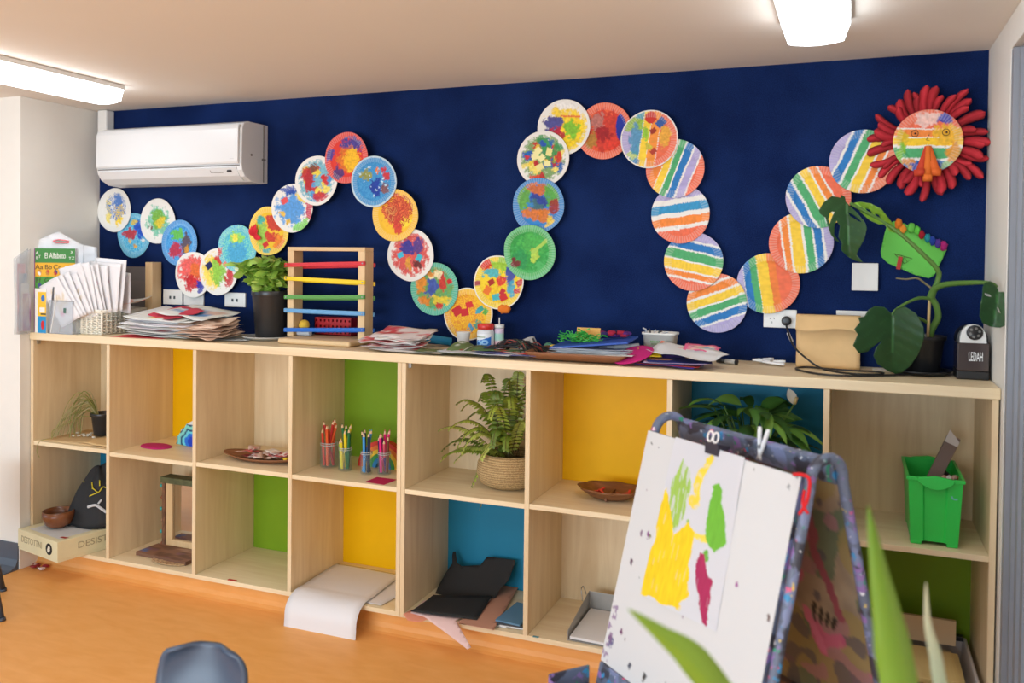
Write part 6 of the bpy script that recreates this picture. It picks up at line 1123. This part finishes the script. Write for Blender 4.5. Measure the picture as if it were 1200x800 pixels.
m_ = bl_.lerp(tl_, .8); g = G(); g.tube(spline([m_ + Vector((-.004, -.02, .07)), m_ + Vector((-.012, -.015, .115)), m_ + Vector((-.012, .015, .118)), m_ + Vector((-.004, .03, .08))], 4), .002, 6); g.build('wire_clip', METAL, t, True)
g = G(); g.col = C(238, 236, 236); q = [(bl_ + Vector((.008, .004, 0))), (br_ + Vector((-.008, .002, 0))), (tr_ + Vector((-.008, -.012, 0))), (tl_ + Vector((.012, -.012, 0)))]; g.shape([(p.x, p.y) for p in q], lambda a, b: Vector((a, b, ZB + .012)), .04); single(g, 'white_paper', PAPER, 'stack of plain white paper in the grey metal tray', 'paper', solid=.010)
q = zB(628, 746); g = G(); g.box(q.x - .012, q.x + .012, q.y - .006, q.y + .006, ZB, ZB + .0015, C(80, 140, 150)); single(g, 'teal_sticker', PAINT, 'tiny teal sticker on the shelf left of the metal tray', 'sticker')
# -- eighth bottom: clear tray and wooden boards
t = thing('clear_tray', 'milky plastic tray with boards in the green-backed lower right cubby', 'tray', (4.03, -.26, ZB)); MK = mat('milky_tray', C(226, 216, 214), .3, trans=.25)
x0, x1, y0, y1 = 3.83, 4.29, -.50, -.06
g = G(); h = .10
def trr(s, z, o=0): return [(x0 + s - o, y0 + s - o, z), (x1 - s + o, y0 + s - o, z), (x1 - s + o, y1 - s + o, z), (x0 + s - o, y1 - s + o, z)]
rs_ = [trr(.02, ZB), trr(.004, ZB + h), trr(.004, ZB + h, .008), trr(.004, ZB + h + .012, .008), trr(.004, ZB + h + .012, -.002), trr(.024, ZB + .004)]; n = 4
g.add([p for r_ in rs_ for p in r_], [(k * n + i, k * n + (i + 1) % n, (k + 1) * n + (i + 1) % n, (k + 1) * n + i) for k in range(5) for i in range(n)] + [(0, 1, 2, 3), (20, 21, 22, 23)]); g.build('body', MK, t, bevel=.006)
G().box(x1 - .05, x1 - .01, y1 - .04, y1 - .012, ZB + h + .012, ZB + h + .03).build('clip', BLACK, t, bevel=.003)
for k, (a, b, c, d, zz_, m_, lab, nm) in enumerate([(3.88, 4.255, -.46, -.16, .075, BEECH, 'large thin plywood board in the milky tray', 'plywood_board'), (3.90, 4.15, -.45, -.19, .094, BEECH, 'smaller plywood board on top in the milky tray', 'plywood_board'), (4.165, 4.235, -.44, -.21, .094, BEECH, 'narrow plywood strip at the right in the milky tray', 'plywood_strip'), (3.87, 4.25, -.125, -.09, .108, MAPLE_X, 'pale wooden bar across the back of the milky tray', 'wooden_bar')]):
    z_ = ZB + zz_; single(G().box(a, b, c, d, z_, z_ + .016), nm, m_, lab, 'board', bevel=.001)
single(G().box(3.875, 4.25, -.145, -.128, ZB + .11, ZB + .2), 'upright_board', mat('pale_board', C(214, 186, 148), .55, var=.03), 'upright pale board at the back of the milky tray', 'board', bevel=.001)
for a, b, c, d in ((3.9, 4.24, -.44, -.10),): single(G().box(a, b, c, d, ZB + .0045, ZB + .0745), 'board_stack', MAPLE_X, 'thick pale wooden block at the bottom of the milky tray', 'board', bevel=.002)
# ================================================================== FLOOR BITS
g = G(); q = on(37, 657, 'z', 0)
for k in range(7): g.ball((.06 + R4.uniform(-.05, .05), -.44 + R4.uniform(-.02, .02), .012), .014, 8, [C(150, 30, 40), C(120, 20, 30), C(225, 205, 205)][k % 3], (1.6, 1, .5), .5)
single(g, 'paper_scraps', PAINT, 'small crumple of red and white scraps on the floor under the cream box', 'scraps')
g = G(); q = on(657, 797, 'z', 0); g.ball((q.x, q.y - .01, .008), .03, 12, C(238, 232, 230), (1.3, 1, .26), .2); single(g, 'white_scrap', PAINT, 'small white scrap on the orange floor left of the easel', 'scrap', smooth=True)
# ================================================================== EASEL
EL = Vector((3.328, -1.092, 1.1)); ER = Vector((3.777, -1.488, 1.1)); e = (ER - EL).normalized(); nn = Vector((e.y, -e.x, 0)); wE = (ER - EL).length
ta = math.radians(13.5); df = nn * math.sin(ta) - Vector((0, 0, math.cos(ta))); out = nn * math.cos(ta) + Vector((0, 0, math.sin(ta)))   # out of the board's face
tb_ = math.radians(15); db = -nn * math.sin(tb_) - Vector((0, 0, math.cos(tb_))); gap = .115
def ep(s, q, o=0): return EL + e * s + df * q + out * o
def bp_(s, q, o=0): return EL - nn * gap + e * s + db * q + (-nn * math.cos(tb_) + Vector((0, 0, math.sin(tb_)))) * o
def px2b(u, v):
    d = ray(u, v); k = (EL - CAM).dot(out) / d.dot(out); p = CAM + d * k - EL; return p.dot(e), p.dot(df)
def messy():
    m, N, L, B = new_mat('paint_spattered_plastic'); tc = N.new('ShaderNodeTexCoord'); base = C(98, 108, 130)
    prev = None
    rgb = N.new('ShaderNodeRGB'); rgb.outputs[0].default_value = (*base, 1); prev = rgb.outputs[0]
    for k, (cl, sc_n, th_) in enumerate([(C(60, 60, 72), 9, .54), (C(120, 130, 165), 14, .54), (C(140, 110, 170), 22, .60), (C(60, 140, 190), 26, .64), (C(210, 90, 130), 30, .66), (C(60, 150, 120), 34, .67), (C(230, 200, 90), 40, .68), (C(225, 225, 230), 55, .68)]):
        mp = N.new('ShaderNodeMapping'); mp.inputs['Location'].default_value = (k * 3.7, k * 1.3, k * 5.1); L.new(tc.outputs['Object'], mp.inputs[0]); nz_ = N.new('ShaderNodeTexNoise'); nz_.inputs['Scale'].default_value = sc_n; nz_.inputs['Detail'].default_value = 3; L.new(mp.outputs[0], nz_.inputs['Vector'])
        cr = N.new('ShaderNodeValToRGB'); cr.color_ramp.elements[0].position = th_; cr.color_ramp.elements[1].position = th_ + .03; L.new(nz_.outputs['Fac'], cr.inputs[0]); mx = N.new('ShaderNodeMixRGB'); L.new(cr.outputs[0], mx.inputs[0]); L.new(prev, mx.inputs[1]); mx.inputs[2].default_value = (*cl, 1); prev = mx.outputs[0]
    L.new(prev, B.inputs['Base Color']); B.inputs['Roughness'].default_value = .5; return m
MESS = messy()
t = thing('painting_easel', 'paint-spattered double-sided easel with a white painting board', 'easel', (EL + ER) / 2 - nn * .05 - Vector((0, 0, 1.1)))
def sd(q): return -q / df.z if False else q
floor_q = 1.1 / math.cos(ta); floor_qb = 1.1 / math.cos(tb_)
for s, nm in ((.0 + .012, 'side_frame'), (wE + .014, 'side_frame')):
    a0 = ep(s, floor_q - .02, -.018); a1 = ep(s, .02, -.018); c1 = bp_(s, .02); c0_ = bp_(s, floor_qb - .02)
    mid_ = (a1 + c1) / 2; up_ = Vector((0, 0, 1)); hw_ = (a1 - c1) / 2
    arc_ = [mid_ + hw_ * math.cos(PI * i / 10) + up_ * (.062 * math.sin(PI * i / 10) ** .8) for i in range(11)]
    pts = [a0.lerp(a1, i / 8) for i in range(8)] + arc_ + [c1.lerp(c0_, (i + 1) / 8) for i in range(8)]
    g = G(); g.tube(pts, .0135, 12); g.build(nm, MESS, t, True)
# front board
g = G(); o8 = [ep(s, q, o) for s in (0, wE) for q in (0, .67) for o in (-.012, 0)]; g.add(o8, [(0, 1, 3, 2), (4, 6, 7, 5), (0, 4, 5, 1), (2, 3, 7, 6), (0, 2, 6, 4), (1, 5, 7, 3)]); 
g.build('board_backing', MESS, t)
bcol = art(C(212, 213, 214), [], 40); R8 = random.Random(8)
spl = [(R8.uniform(0, wE), R8.uniform(0, .67), R8.uniform(.001, .0022), R8.choice([C(70, 60, 70), C(110, 60, 110), C(90, 110, 100), C(60, 60, 60)])) for _ in range(14)]
spl += [(*px2b(u, v), r_, c_) for u, v, r_, c_ in [(764, 519, .0035, C(110, 115, 115)), (934, 558, .004, C(110, 120, 125)), (924, 570, .004, C(120, 124, 126)), (884, 550, .003, C(130, 132, 130)), (901, 724, .005, C(90, 60, 50)), (864, 684, .005, C(150, 60, 140)), (797, 752, .007, C(150, 130, 70)), (752, 625, .005, C(120, 90, 120)), (762, 628, .005, C(110, 110, 60)), (738, 780, .006, C(50, 60, 80)), (755, 793, .008, C(60, 60, 60)), (715, 748, .008, C(120, 90, 130)), (740, 658, .006, C(90, 60, 80)), (760, 626, .006, C(130, 70, 130)), (728, 740, .006, C(110, 60, 100)), (716, 752, .01, C(100, 100, 140))]]
def bc_(a, b):
    s, q = a * wE, b * .67
    for (x, y, r_, c_) in spl:
        if (x - s) ** 2 + ((y - q) * .7) ** 2 < (r_ * (1 + .8 * nz(s, q, 300, 1))) ** 2: return c_
    if s < .03 and q > .5 and nz(s, q, 90, 5) > .15: return C(150, 130, 160)
    return C(212, 213, 214)
g = G(); g.grid(170, 190, lambda a, b: ep(a * wE, b * .67, .0008), bc_); g.build('white_board', vmat('gloss_board', .35, .02, 20), t, label='white painting board')
# lower rail and tray
g = G()
def obx(g, s0, s1, q0, q1, o0, o1): return g.add([ep(s, q, o) for s in (s0, s1) for q in (q0, q1) for o in (o0, o1)], [(0, 1, 3, 2), (4, 6, 7, 5), (0, 4, 5, 1), (2, 3, 7, 6), (0, 2, 6, 4), (1, 5, 7, 3)])
obx(g, 0, wE, .672, .78, -.03, .004); g.build('lower_rail', MESS, t, bevel=.004)
zt_ = ep(0, .71).z; g = G(); f_ = ep(0, .74, .004)
def tpz(s, y, z): p = ep(s, .71, .004); return Vector((p.x, p.y, 0)) + nn * y + Vector((0, 0, z))
def tb2(g, s0, s1, y0, y1, z0, z1): return g.add([tpz(s, y, z) for s in (s0, s1) for y in (y0, y1) for z in (z0, z1)], [(0, 1, 3, 2), (4, 6, 7, 5), (0, 4, 5, 1), (2, 3, 7, 6), (0, 2, 6, 4), (1, 5, 7, 3)])
tb2(g, -.02, wE + .02, .012, .14, zt_ - .045, zt_ - .038); tb2(g, -.02, wE + .02, .14, .147, zt_ - .045, zt_ + .005); tb2(g, -.027, -.02, .012, .147, zt_ - .045, zt_ + .02); tb2(g, wE + .02, wE + .027, .012, .147, zt_ - .045, zt_ + .02); g.build('paint_tray', MESS, t, bevel=.003)
# rear panel, its painted inner face and its top rail
def inner(a, b):
    s, q = a * 2 - 1, b * 2 - 1; x, y = s, q
    c = mixc(C(124, 108, 92), C(156, 138, 114), .5 + .8 * nz(a, b, 14, 2)); 
    for k, (cl, sc2, th2) in enumerate([(C(70, 98, 72), 4, .12), (C(140, 122, 72), 5, .16), (C(150, 104, 112), 7, .24), (C(76, 72, 84), 9, .2), (C(190, 80, 120), 8, .46)]):
        if nz(a, b, sc2, 20 + k) > th2: c = mixc(c, cl, .75)
    return c
def stroke(c, a, b, A, B, w, cl):
    A = Vector(A); B = Vector(B); p = Vector((a, b)); tt = max(0, min(1, (p - A).dot(B - A) / (B - A).length_squared)); return cl if (p - A.lerp(B, tt)).length < w * (1 + .7 * nz(a, b, 20, 3)) else c
def inner2(a, b):
    c = inner(a, b)
    c = stroke(c, a, b, (.80, .10), (.80, .32), .03, C(140, 70, 82)); c = stroke(c, a, b, (.80, .32), (.88, .55), .022, C(138, 66, 80)); c = stroke(c, a, b, (.62, .22), (.74, .24), .02, C(40, 46, 90))
    for k in range(4): c = stroke(c, a, b, (.74 + .035 * k, .55 + .01 * k), (.72 + .035 * k, .62), .010, C(30, 26, 26))
    c = stroke(c, a, b, (.68, .60), (.74, .74), .022, C(190, 100, 130)); c = stroke(c, a, b, (.55, .22), (.62, .42), .008, C(170, 110, 130)); return c
g = G(); g.grid(90, 110, lambda a, b: bp_(a * wE, .03 + b * .68, -.004), inner2); g.build('rear_panel_inside', PAINT, t, label='paint-smeared inside of the rear panel')
g = G(); g.add([bp_(s, q, o) for s in (0, wE) for q in (0.02, .72) for o in (-.002, .010)], [(0, 1, 3, 2), (4, 6, 7, 5), (0, 4, 5, 1), (2, 3, 7, 6), (0, 2, 6, 4), (1, 5, 7, 3)]); g.build('rear_board', MESS, t)
g = G(); g.add([bp_(s, q, o) for s in (.0, wE) for q in (-.028, .03) for o in (-.01, .014)], [(0, 1, 3, 2), (4, 6, 7, 5), (0, 4, 5, 1), (2, 3, 7, 6), (0, 2, 6, 4), (1, 5, 7, 3)]); g.build('rear_top_rail', MESS, t, bevel=.003)
g = G(); g.add([bp_(s, q, o) for s in (.0, wE) for q in (.70, .80) for o in (-.02, .014)], [(0, 1, 3, 2), (4, 6, 7, 5), (0, 4, 5, 1), (2, 3, 7, 6), (0, 2, 6, 4), (1, 5, 7, 3)]); g.build('rear_lower_rail', mat('brown_rail', C(84, 58, 46), .6, var=.2), t, bevel=.003)
for s in (.012, wE + .014):
    g = G(); g.tube([ep(s, .95, -.018), bp_(s, .95)], .009, 8); g.build('spreader_bar', MESS, t, True)
# painting on the board
Z6 = lambda L_: [(650 + a / 2.424, 470 + b / 2.424) for a, b in L_]
quad = [px2b(*p) for p in [(786, 520), (874, 536), (840, 740), (752, 696)]]
quad = [px2b(793, 512), px2b(874, 536), px2b(840, 740), px2b(752, 696)]
polys = [(Z6(P_), c_, sd_) for P_, c_, sd_ in [
    ([(318, 250), (305, 300), (290, 350), (285, 400), (262, 460), (246, 500), (245, 545), (300, 572), (350, 590), (385, 545), (388, 500), (383, 465), (395, 420), (400, 375), (378, 345), (355, 372), (342, 380), (335, 330)], C(248, 214, 25), 1),
    ([(372, 165), (388, 190), (392, 240), (378, 300), (362, 340), (345, 375), (332, 340), (328, 290), (335, 220), (352, 195)], C(166, 205, 92), 2),
    ([(470, 230), (480, 255), (474, 300), (488, 350), (488, 400), (475, 428), (455, 433), (440, 405), (430, 385), (436, 330), (440, 290), (452, 240)], C(116, 190, 58), 3),
    ([(413, 420), (424, 430), (430, 460), (440, 500), (452, 515), (448, 550), (440, 575), (432, 637), (420, 630), (410, 600), (414, 545), (402, 510), (406, 470)], C(176, 42, 92), 4)]]
bpoly = [([px2b(*p) for p in P_], c_, s_) for P_, c_, s_ in polys]
lines = [([px2b(*p) for p in Z6(P_)], w_, c_) for P_, w_, c_ in [([(446, 165), (424, 205), (408, 240), (404, 290)], .011, C(248, 222, 70)), ([(395, 285), (402, 295)], .014, C(246, 220, 90)), ([(430, 425), (432, 450)], .009, C(110, 180, 60)), ([(378, 345), (380, 358)], .008, C(150, 195, 70)), ([(395, 385), (440, 388)], .006, C(245, 225, 90)), ([(350, 585), (358, 590)], .008, C(245, 215, 60))]]
# work in board coordinates mapped bilinearly over the sheet
def pq(a, b):
    A_, B_, C_, D_ = [Vector(x) for x in quad]; return A_.lerp(B_, a).lerp(D_.lerp(C_, a), b)
def pc_(a, b):
    p = pq(a, b); base = C(218, 220, 227); w = p + Vector((.010 * nz(p.x, p.y, 30, 1) + .003 * nz(p.x, p.y, 130, 2), .012 * nz(p.x, p.y, 22, 4)))
    for P_, c_, s_ in bpoly:
        if inpoly(w, P_):
            st_ = nz(p.x * 7, p.y, 22, s_); 
            if s_ == 2 and st_ > .12: return mixc(c_, base, .75)
            if st_ > .5: return mixc(c_, base, .25)
            return scl(c_, 1 + .12 * nz(p.x * 4, p.y, 30, s_ + 3))
    for L_, w_, c_ in lines:
        for i in range(len(L_) - 1):
            A_, B_ = Vector(L_[i]), Vector(L_[i + 1]); tt = max(0, min(1, (w - A_).dot(B_ - A_) / (B_ - A_).length_squared))
            if (w - A_.lerp(B_, tt)).length < w_: return mixc(c_, base, max(0, nz(p.x, p.y, 60, 9)))
    return base
g = G(); g.grid(110, 200, lambda a, b: (lambda p: ep(p.x, p.y, .0035 + .0022 * math.sin(a * 5) * b + .0012 * math.sin(b * 9)))(pq(a, b)), pc_); single(g, 'child_painting', PAPER, 'child painting in yellow, green and magenta clipped to the easel', 'painting', smooth=True)
# binder clip, peg, red yarn
c_ = ep(*px2b(836, 530), 0); t = thing('binder_clip', 'dark binder clip holding the painting at the top of the easel', 'clip', c_)
g = G(); sN = px2b(836, 531)[0]
g.add([ep(s, q, o) for s in (sN - .026, sN + .026) for q, o in ((.012, .007), (.012, .004), (-.020, .004), (-.020, .014))], [(0, 1, 5, 4), (1, 2, 6, 5), (2, 3, 7, 6), (3, 0, 4, 7), (0, 3, 2, 1), (4, 5, 6, 7)]); g.add([ep(s, q, o) for s in (sN - .026, sN + .026) for q, o in ((-.001, .0045), (-.020, .0045), (-.020, -.03), (-.012, -.03))], [(0, 1, 5, 4), (1, 2, 6, 5), (2, 3, 7, 6), (3, 0, 4, 7), (0, 3, 2, 1), (4, 5, 6, 7)]); g.build('clamp', mat('clip_dark', C(52, 50, 62), .3), t)
for k in (-1, 1):
    g = G(); cc2 = ep(sN + k * .011, -.034, .012); g.tube([cc2 + e * (.010 * math.cos(a / 12 * 2 * PI)) - df * (.014 * math.sin(a / 12 * 2 * PI)) for a in range(13)], .0028, 6); g.build('wire_loop', mat('white_wire', C(238, 236, 236), .3), t, True)
p = px2b(900, 545); bq = EL - nn * gap; 
pp_ = (lambda d, k: CAM + d * k)(ray(902, 522), 0) ; d_ = ray(902, 522); kk = (bq - CAM).dot(nn) / d_.dot(nn); pp_ = CAM + d_ * kk
peg(pp_ + nn * .03, -df * .6 + Vector((0, 0, .6)) + e * .1, e, 'white clothes peg gripping the top rail of the easel', None, L=.085, open_=.2)
yw = [(943, 555), (951, 558), (955, 566), (951, 580), (950, 592), (943, 603)]; g = G(); g.tube(spline([ep(*px2b(u, v), .004 + .004 * (i > 0)) + nn * .004 for i, (u, v) in enumerate([(933, 556), (943, 556), (952, 560)])] + [ep(*px2b(u, v), .012) for u, v in [(953, 572), (949, 590), (941, 603)]], 4), .0042, 8, C(215, 35, 40)); g.tube(spline([ep(*px2b(u, v), .014) for u, v in [(948, 575), (946, 592), (952, 602)]], 4), .0035, 8); single(g, 'red_yarn', FUZZY, 'red yarn tied at the top right corner of the easel', 'yarn', smooth=True)
# ================================================================== CHAIRS
CH = mat('blue_grey_plastic', C(66, 80, 100), .35, var=.02); CHL = mat('chair_leg', C(58, 66, 80), .4, var=.03)
def chair(loc, rz, label, ht=.62, wd=.30):
    t = thing('child_chair', label, 'chair', (0, 0, 0), 'blue-grey plastic children\'s chairs'); sh = .34
    def fn(a, b):
        s = a * 2 - 1
        if b < .42: # seat, front to rear
            k = b / .42; w = wd / 2 * (.92 + .08 * k); return Vector((s * w, -.17 + .30 * k, sh + .012 * s * s - .012 * math.sin(k * PI)))
        k = (b - .42) / .58; w = wd / 2 * (1 if k < .55 else max(0, 1 - ((k - .55) / .45) ** 4) ** .5 * .5 + .5)
        return Vector((s * w, .13 + .055 * math.sin(min(1, k * 1.2) * PI / 2) + .05 * k - .045 * s * s * k, sh + .004 + (ht - sh) * k))
    g = G(); g.grid(16, 40, fn); o = g.build('shell', CH, t, True, solid=.012)
    for sx in (-1, 1):
        for sy in (-1, 1): g = G(); g.tube([(sx * .105, sy * .11, sh - .012), (sx * .165, sy * .19, .012)], [.015, .012], 10); g.tube([(sx * .165, sy * .19, .014), (sx * .167, sy * .193, 0)], [.015, .016], 10); g.build('leg', CHL, t, True)
        g = G(); g.tube([(sx * .105, -.11, sh - .014), (sx * .105, .11, sh - .014)], .010, 8); g.build('seat_rail', CHL, t, True)
    t.location = loc; t.rotation_euler = (0, 0, rz); return t
q = on(241, 755, 'z', .60)
ch = chair((0, 0, 0), 0, 'blue-grey plastic child chair on the orange floor, its backrest top in view', ht=.588, wd=.25)
ch.location = (2.345 + .04, -1.86 - .18, 0); ch.rotation_euler = (0, 0, .2)
def dup(root, loc, rz, label):
    r = root.copy(); COL.objects.link(r); r.location = loc; r.rotation_euler = (0, 0, rz); r['label'] = label
    for c in list(root.children): d = c.copy(); COL.objects.link(d); d.parent = r
    return r
# the other chair's foot reaches (0.47, -0.92) and (0.0, -0.61)
dup(ch, (.475 - .166 - .10, -.916 - .05, 0), .9, 'blue-grey child chair at the left edge with only its feet in view')
# ================================================================== FOREGROUND PLANT
base = CAM + ray(1010, 900) * 1.3; base.z = 0; base.x += .05; base.y += .05
t = thing('strap_leaf_plant', 'tall strap-leaved potted plant close in the foreground at lower right', 'potted plant', base)
g = G(); g.lathe([(0, 0), (.13, 0), (.17, .30), (.18, .30), (.18, .33), (.165, .33), (.16, .28), (0, .28)], base.x, base.y, 40); g.build('pot', mat('terracotta', C(190, 104, 70), .7), t, True)
g = G(); g.lathe([(0, .285), (.155, .282)], base.x, base.y, 24, C(60, 44, 34)); g.build('soil', PAINT, t)
def strap(pix, w, cl, cl2=None, label=None, dd=1.25):
    tip_pts = [CAM + ray(u, v) * d_ for u, v, d_ in pix]; b0 = Vector((base.x + ru(-.03, .03), base.y + ru(-.03, .03), .28)); S = spline([b0, b0.lerp(tip_pts[0], .55) + Vector((0, 0, .08))] + tip_pts, 10); n = len(S) - 1; g = G()
    vs = []; cs = []
    for i, p in enumerate(S):
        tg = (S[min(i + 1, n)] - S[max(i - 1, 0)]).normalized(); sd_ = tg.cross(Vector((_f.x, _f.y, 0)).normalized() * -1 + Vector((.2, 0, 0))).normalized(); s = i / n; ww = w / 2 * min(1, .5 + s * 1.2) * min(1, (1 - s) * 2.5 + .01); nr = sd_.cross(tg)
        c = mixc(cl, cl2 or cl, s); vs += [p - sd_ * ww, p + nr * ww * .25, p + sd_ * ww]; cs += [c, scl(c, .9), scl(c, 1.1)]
    g.add(vs, [f for i in range(n) for f in ((i * 3, i * 3 + 1, i * 3 + 4, i * 3 + 3), (i * 3 + 1, i * 3 + 2, i * 3 + 5, i * 3 + 4))], cs); return g.build('leaf', LEAFM, t, True, solid=.0015, label=label)
FG = C(146, 182, 62)
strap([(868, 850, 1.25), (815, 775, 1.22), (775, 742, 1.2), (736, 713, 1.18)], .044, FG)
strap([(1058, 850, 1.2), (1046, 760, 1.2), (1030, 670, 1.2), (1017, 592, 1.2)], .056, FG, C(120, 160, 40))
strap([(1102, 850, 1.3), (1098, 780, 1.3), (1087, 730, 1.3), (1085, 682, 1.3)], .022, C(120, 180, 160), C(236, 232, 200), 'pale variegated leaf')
# ================================================================== LIGHT
def area(name, loc, aim, sx, sy, power, col):
    l = bpy.data.lights.new(name, 'AREA'); l.shape = 'RECTANGLE'; l.size = sx; l.size_y = sy; l.energy = power; l.color = col
    o = bpy.data.objects.new(name, l); COL.objects.link(o); o.location = loc; o.rotation_euler = (Vector(aim) - Vector(loc)).to_track_quat('-Z', 'Y').to_euler(); return o
area('window_daylight', (1.6, -6.6, 1.25), (2.2, 0, .75), 3.6, 1.4, 165, (.74, .88, 1))
area('side_window_daylight', (-2.7, -3.2, 1.4), (1.5, -.6, .9), 1.6, 1.5, 20, (.62, .82, 1))
area('added_overhead_light', (2.2, -3.4, H - .1), (2.2, -3.4, 0), 1.6, .4, 16, (.84, .92, 1))  # unseen lamp added overhead for more light on floor and room
w = bpy.data.worlds.new('world'); SC.world = w; w.use_nodes = True; w.node_tree.nodes['Background'].inputs[0].default_value = (.66, .84, 1, 1); w.node_tree.nodes['Background'].inputs[1].default_value = .55
vs_ = SC.view_settings; vs_.view_transform = 'Standard'; vs_.look = 'None'; vs_.gamma = 1; vs_.use_curve_mapping = False; vs_.exposure = 0.1
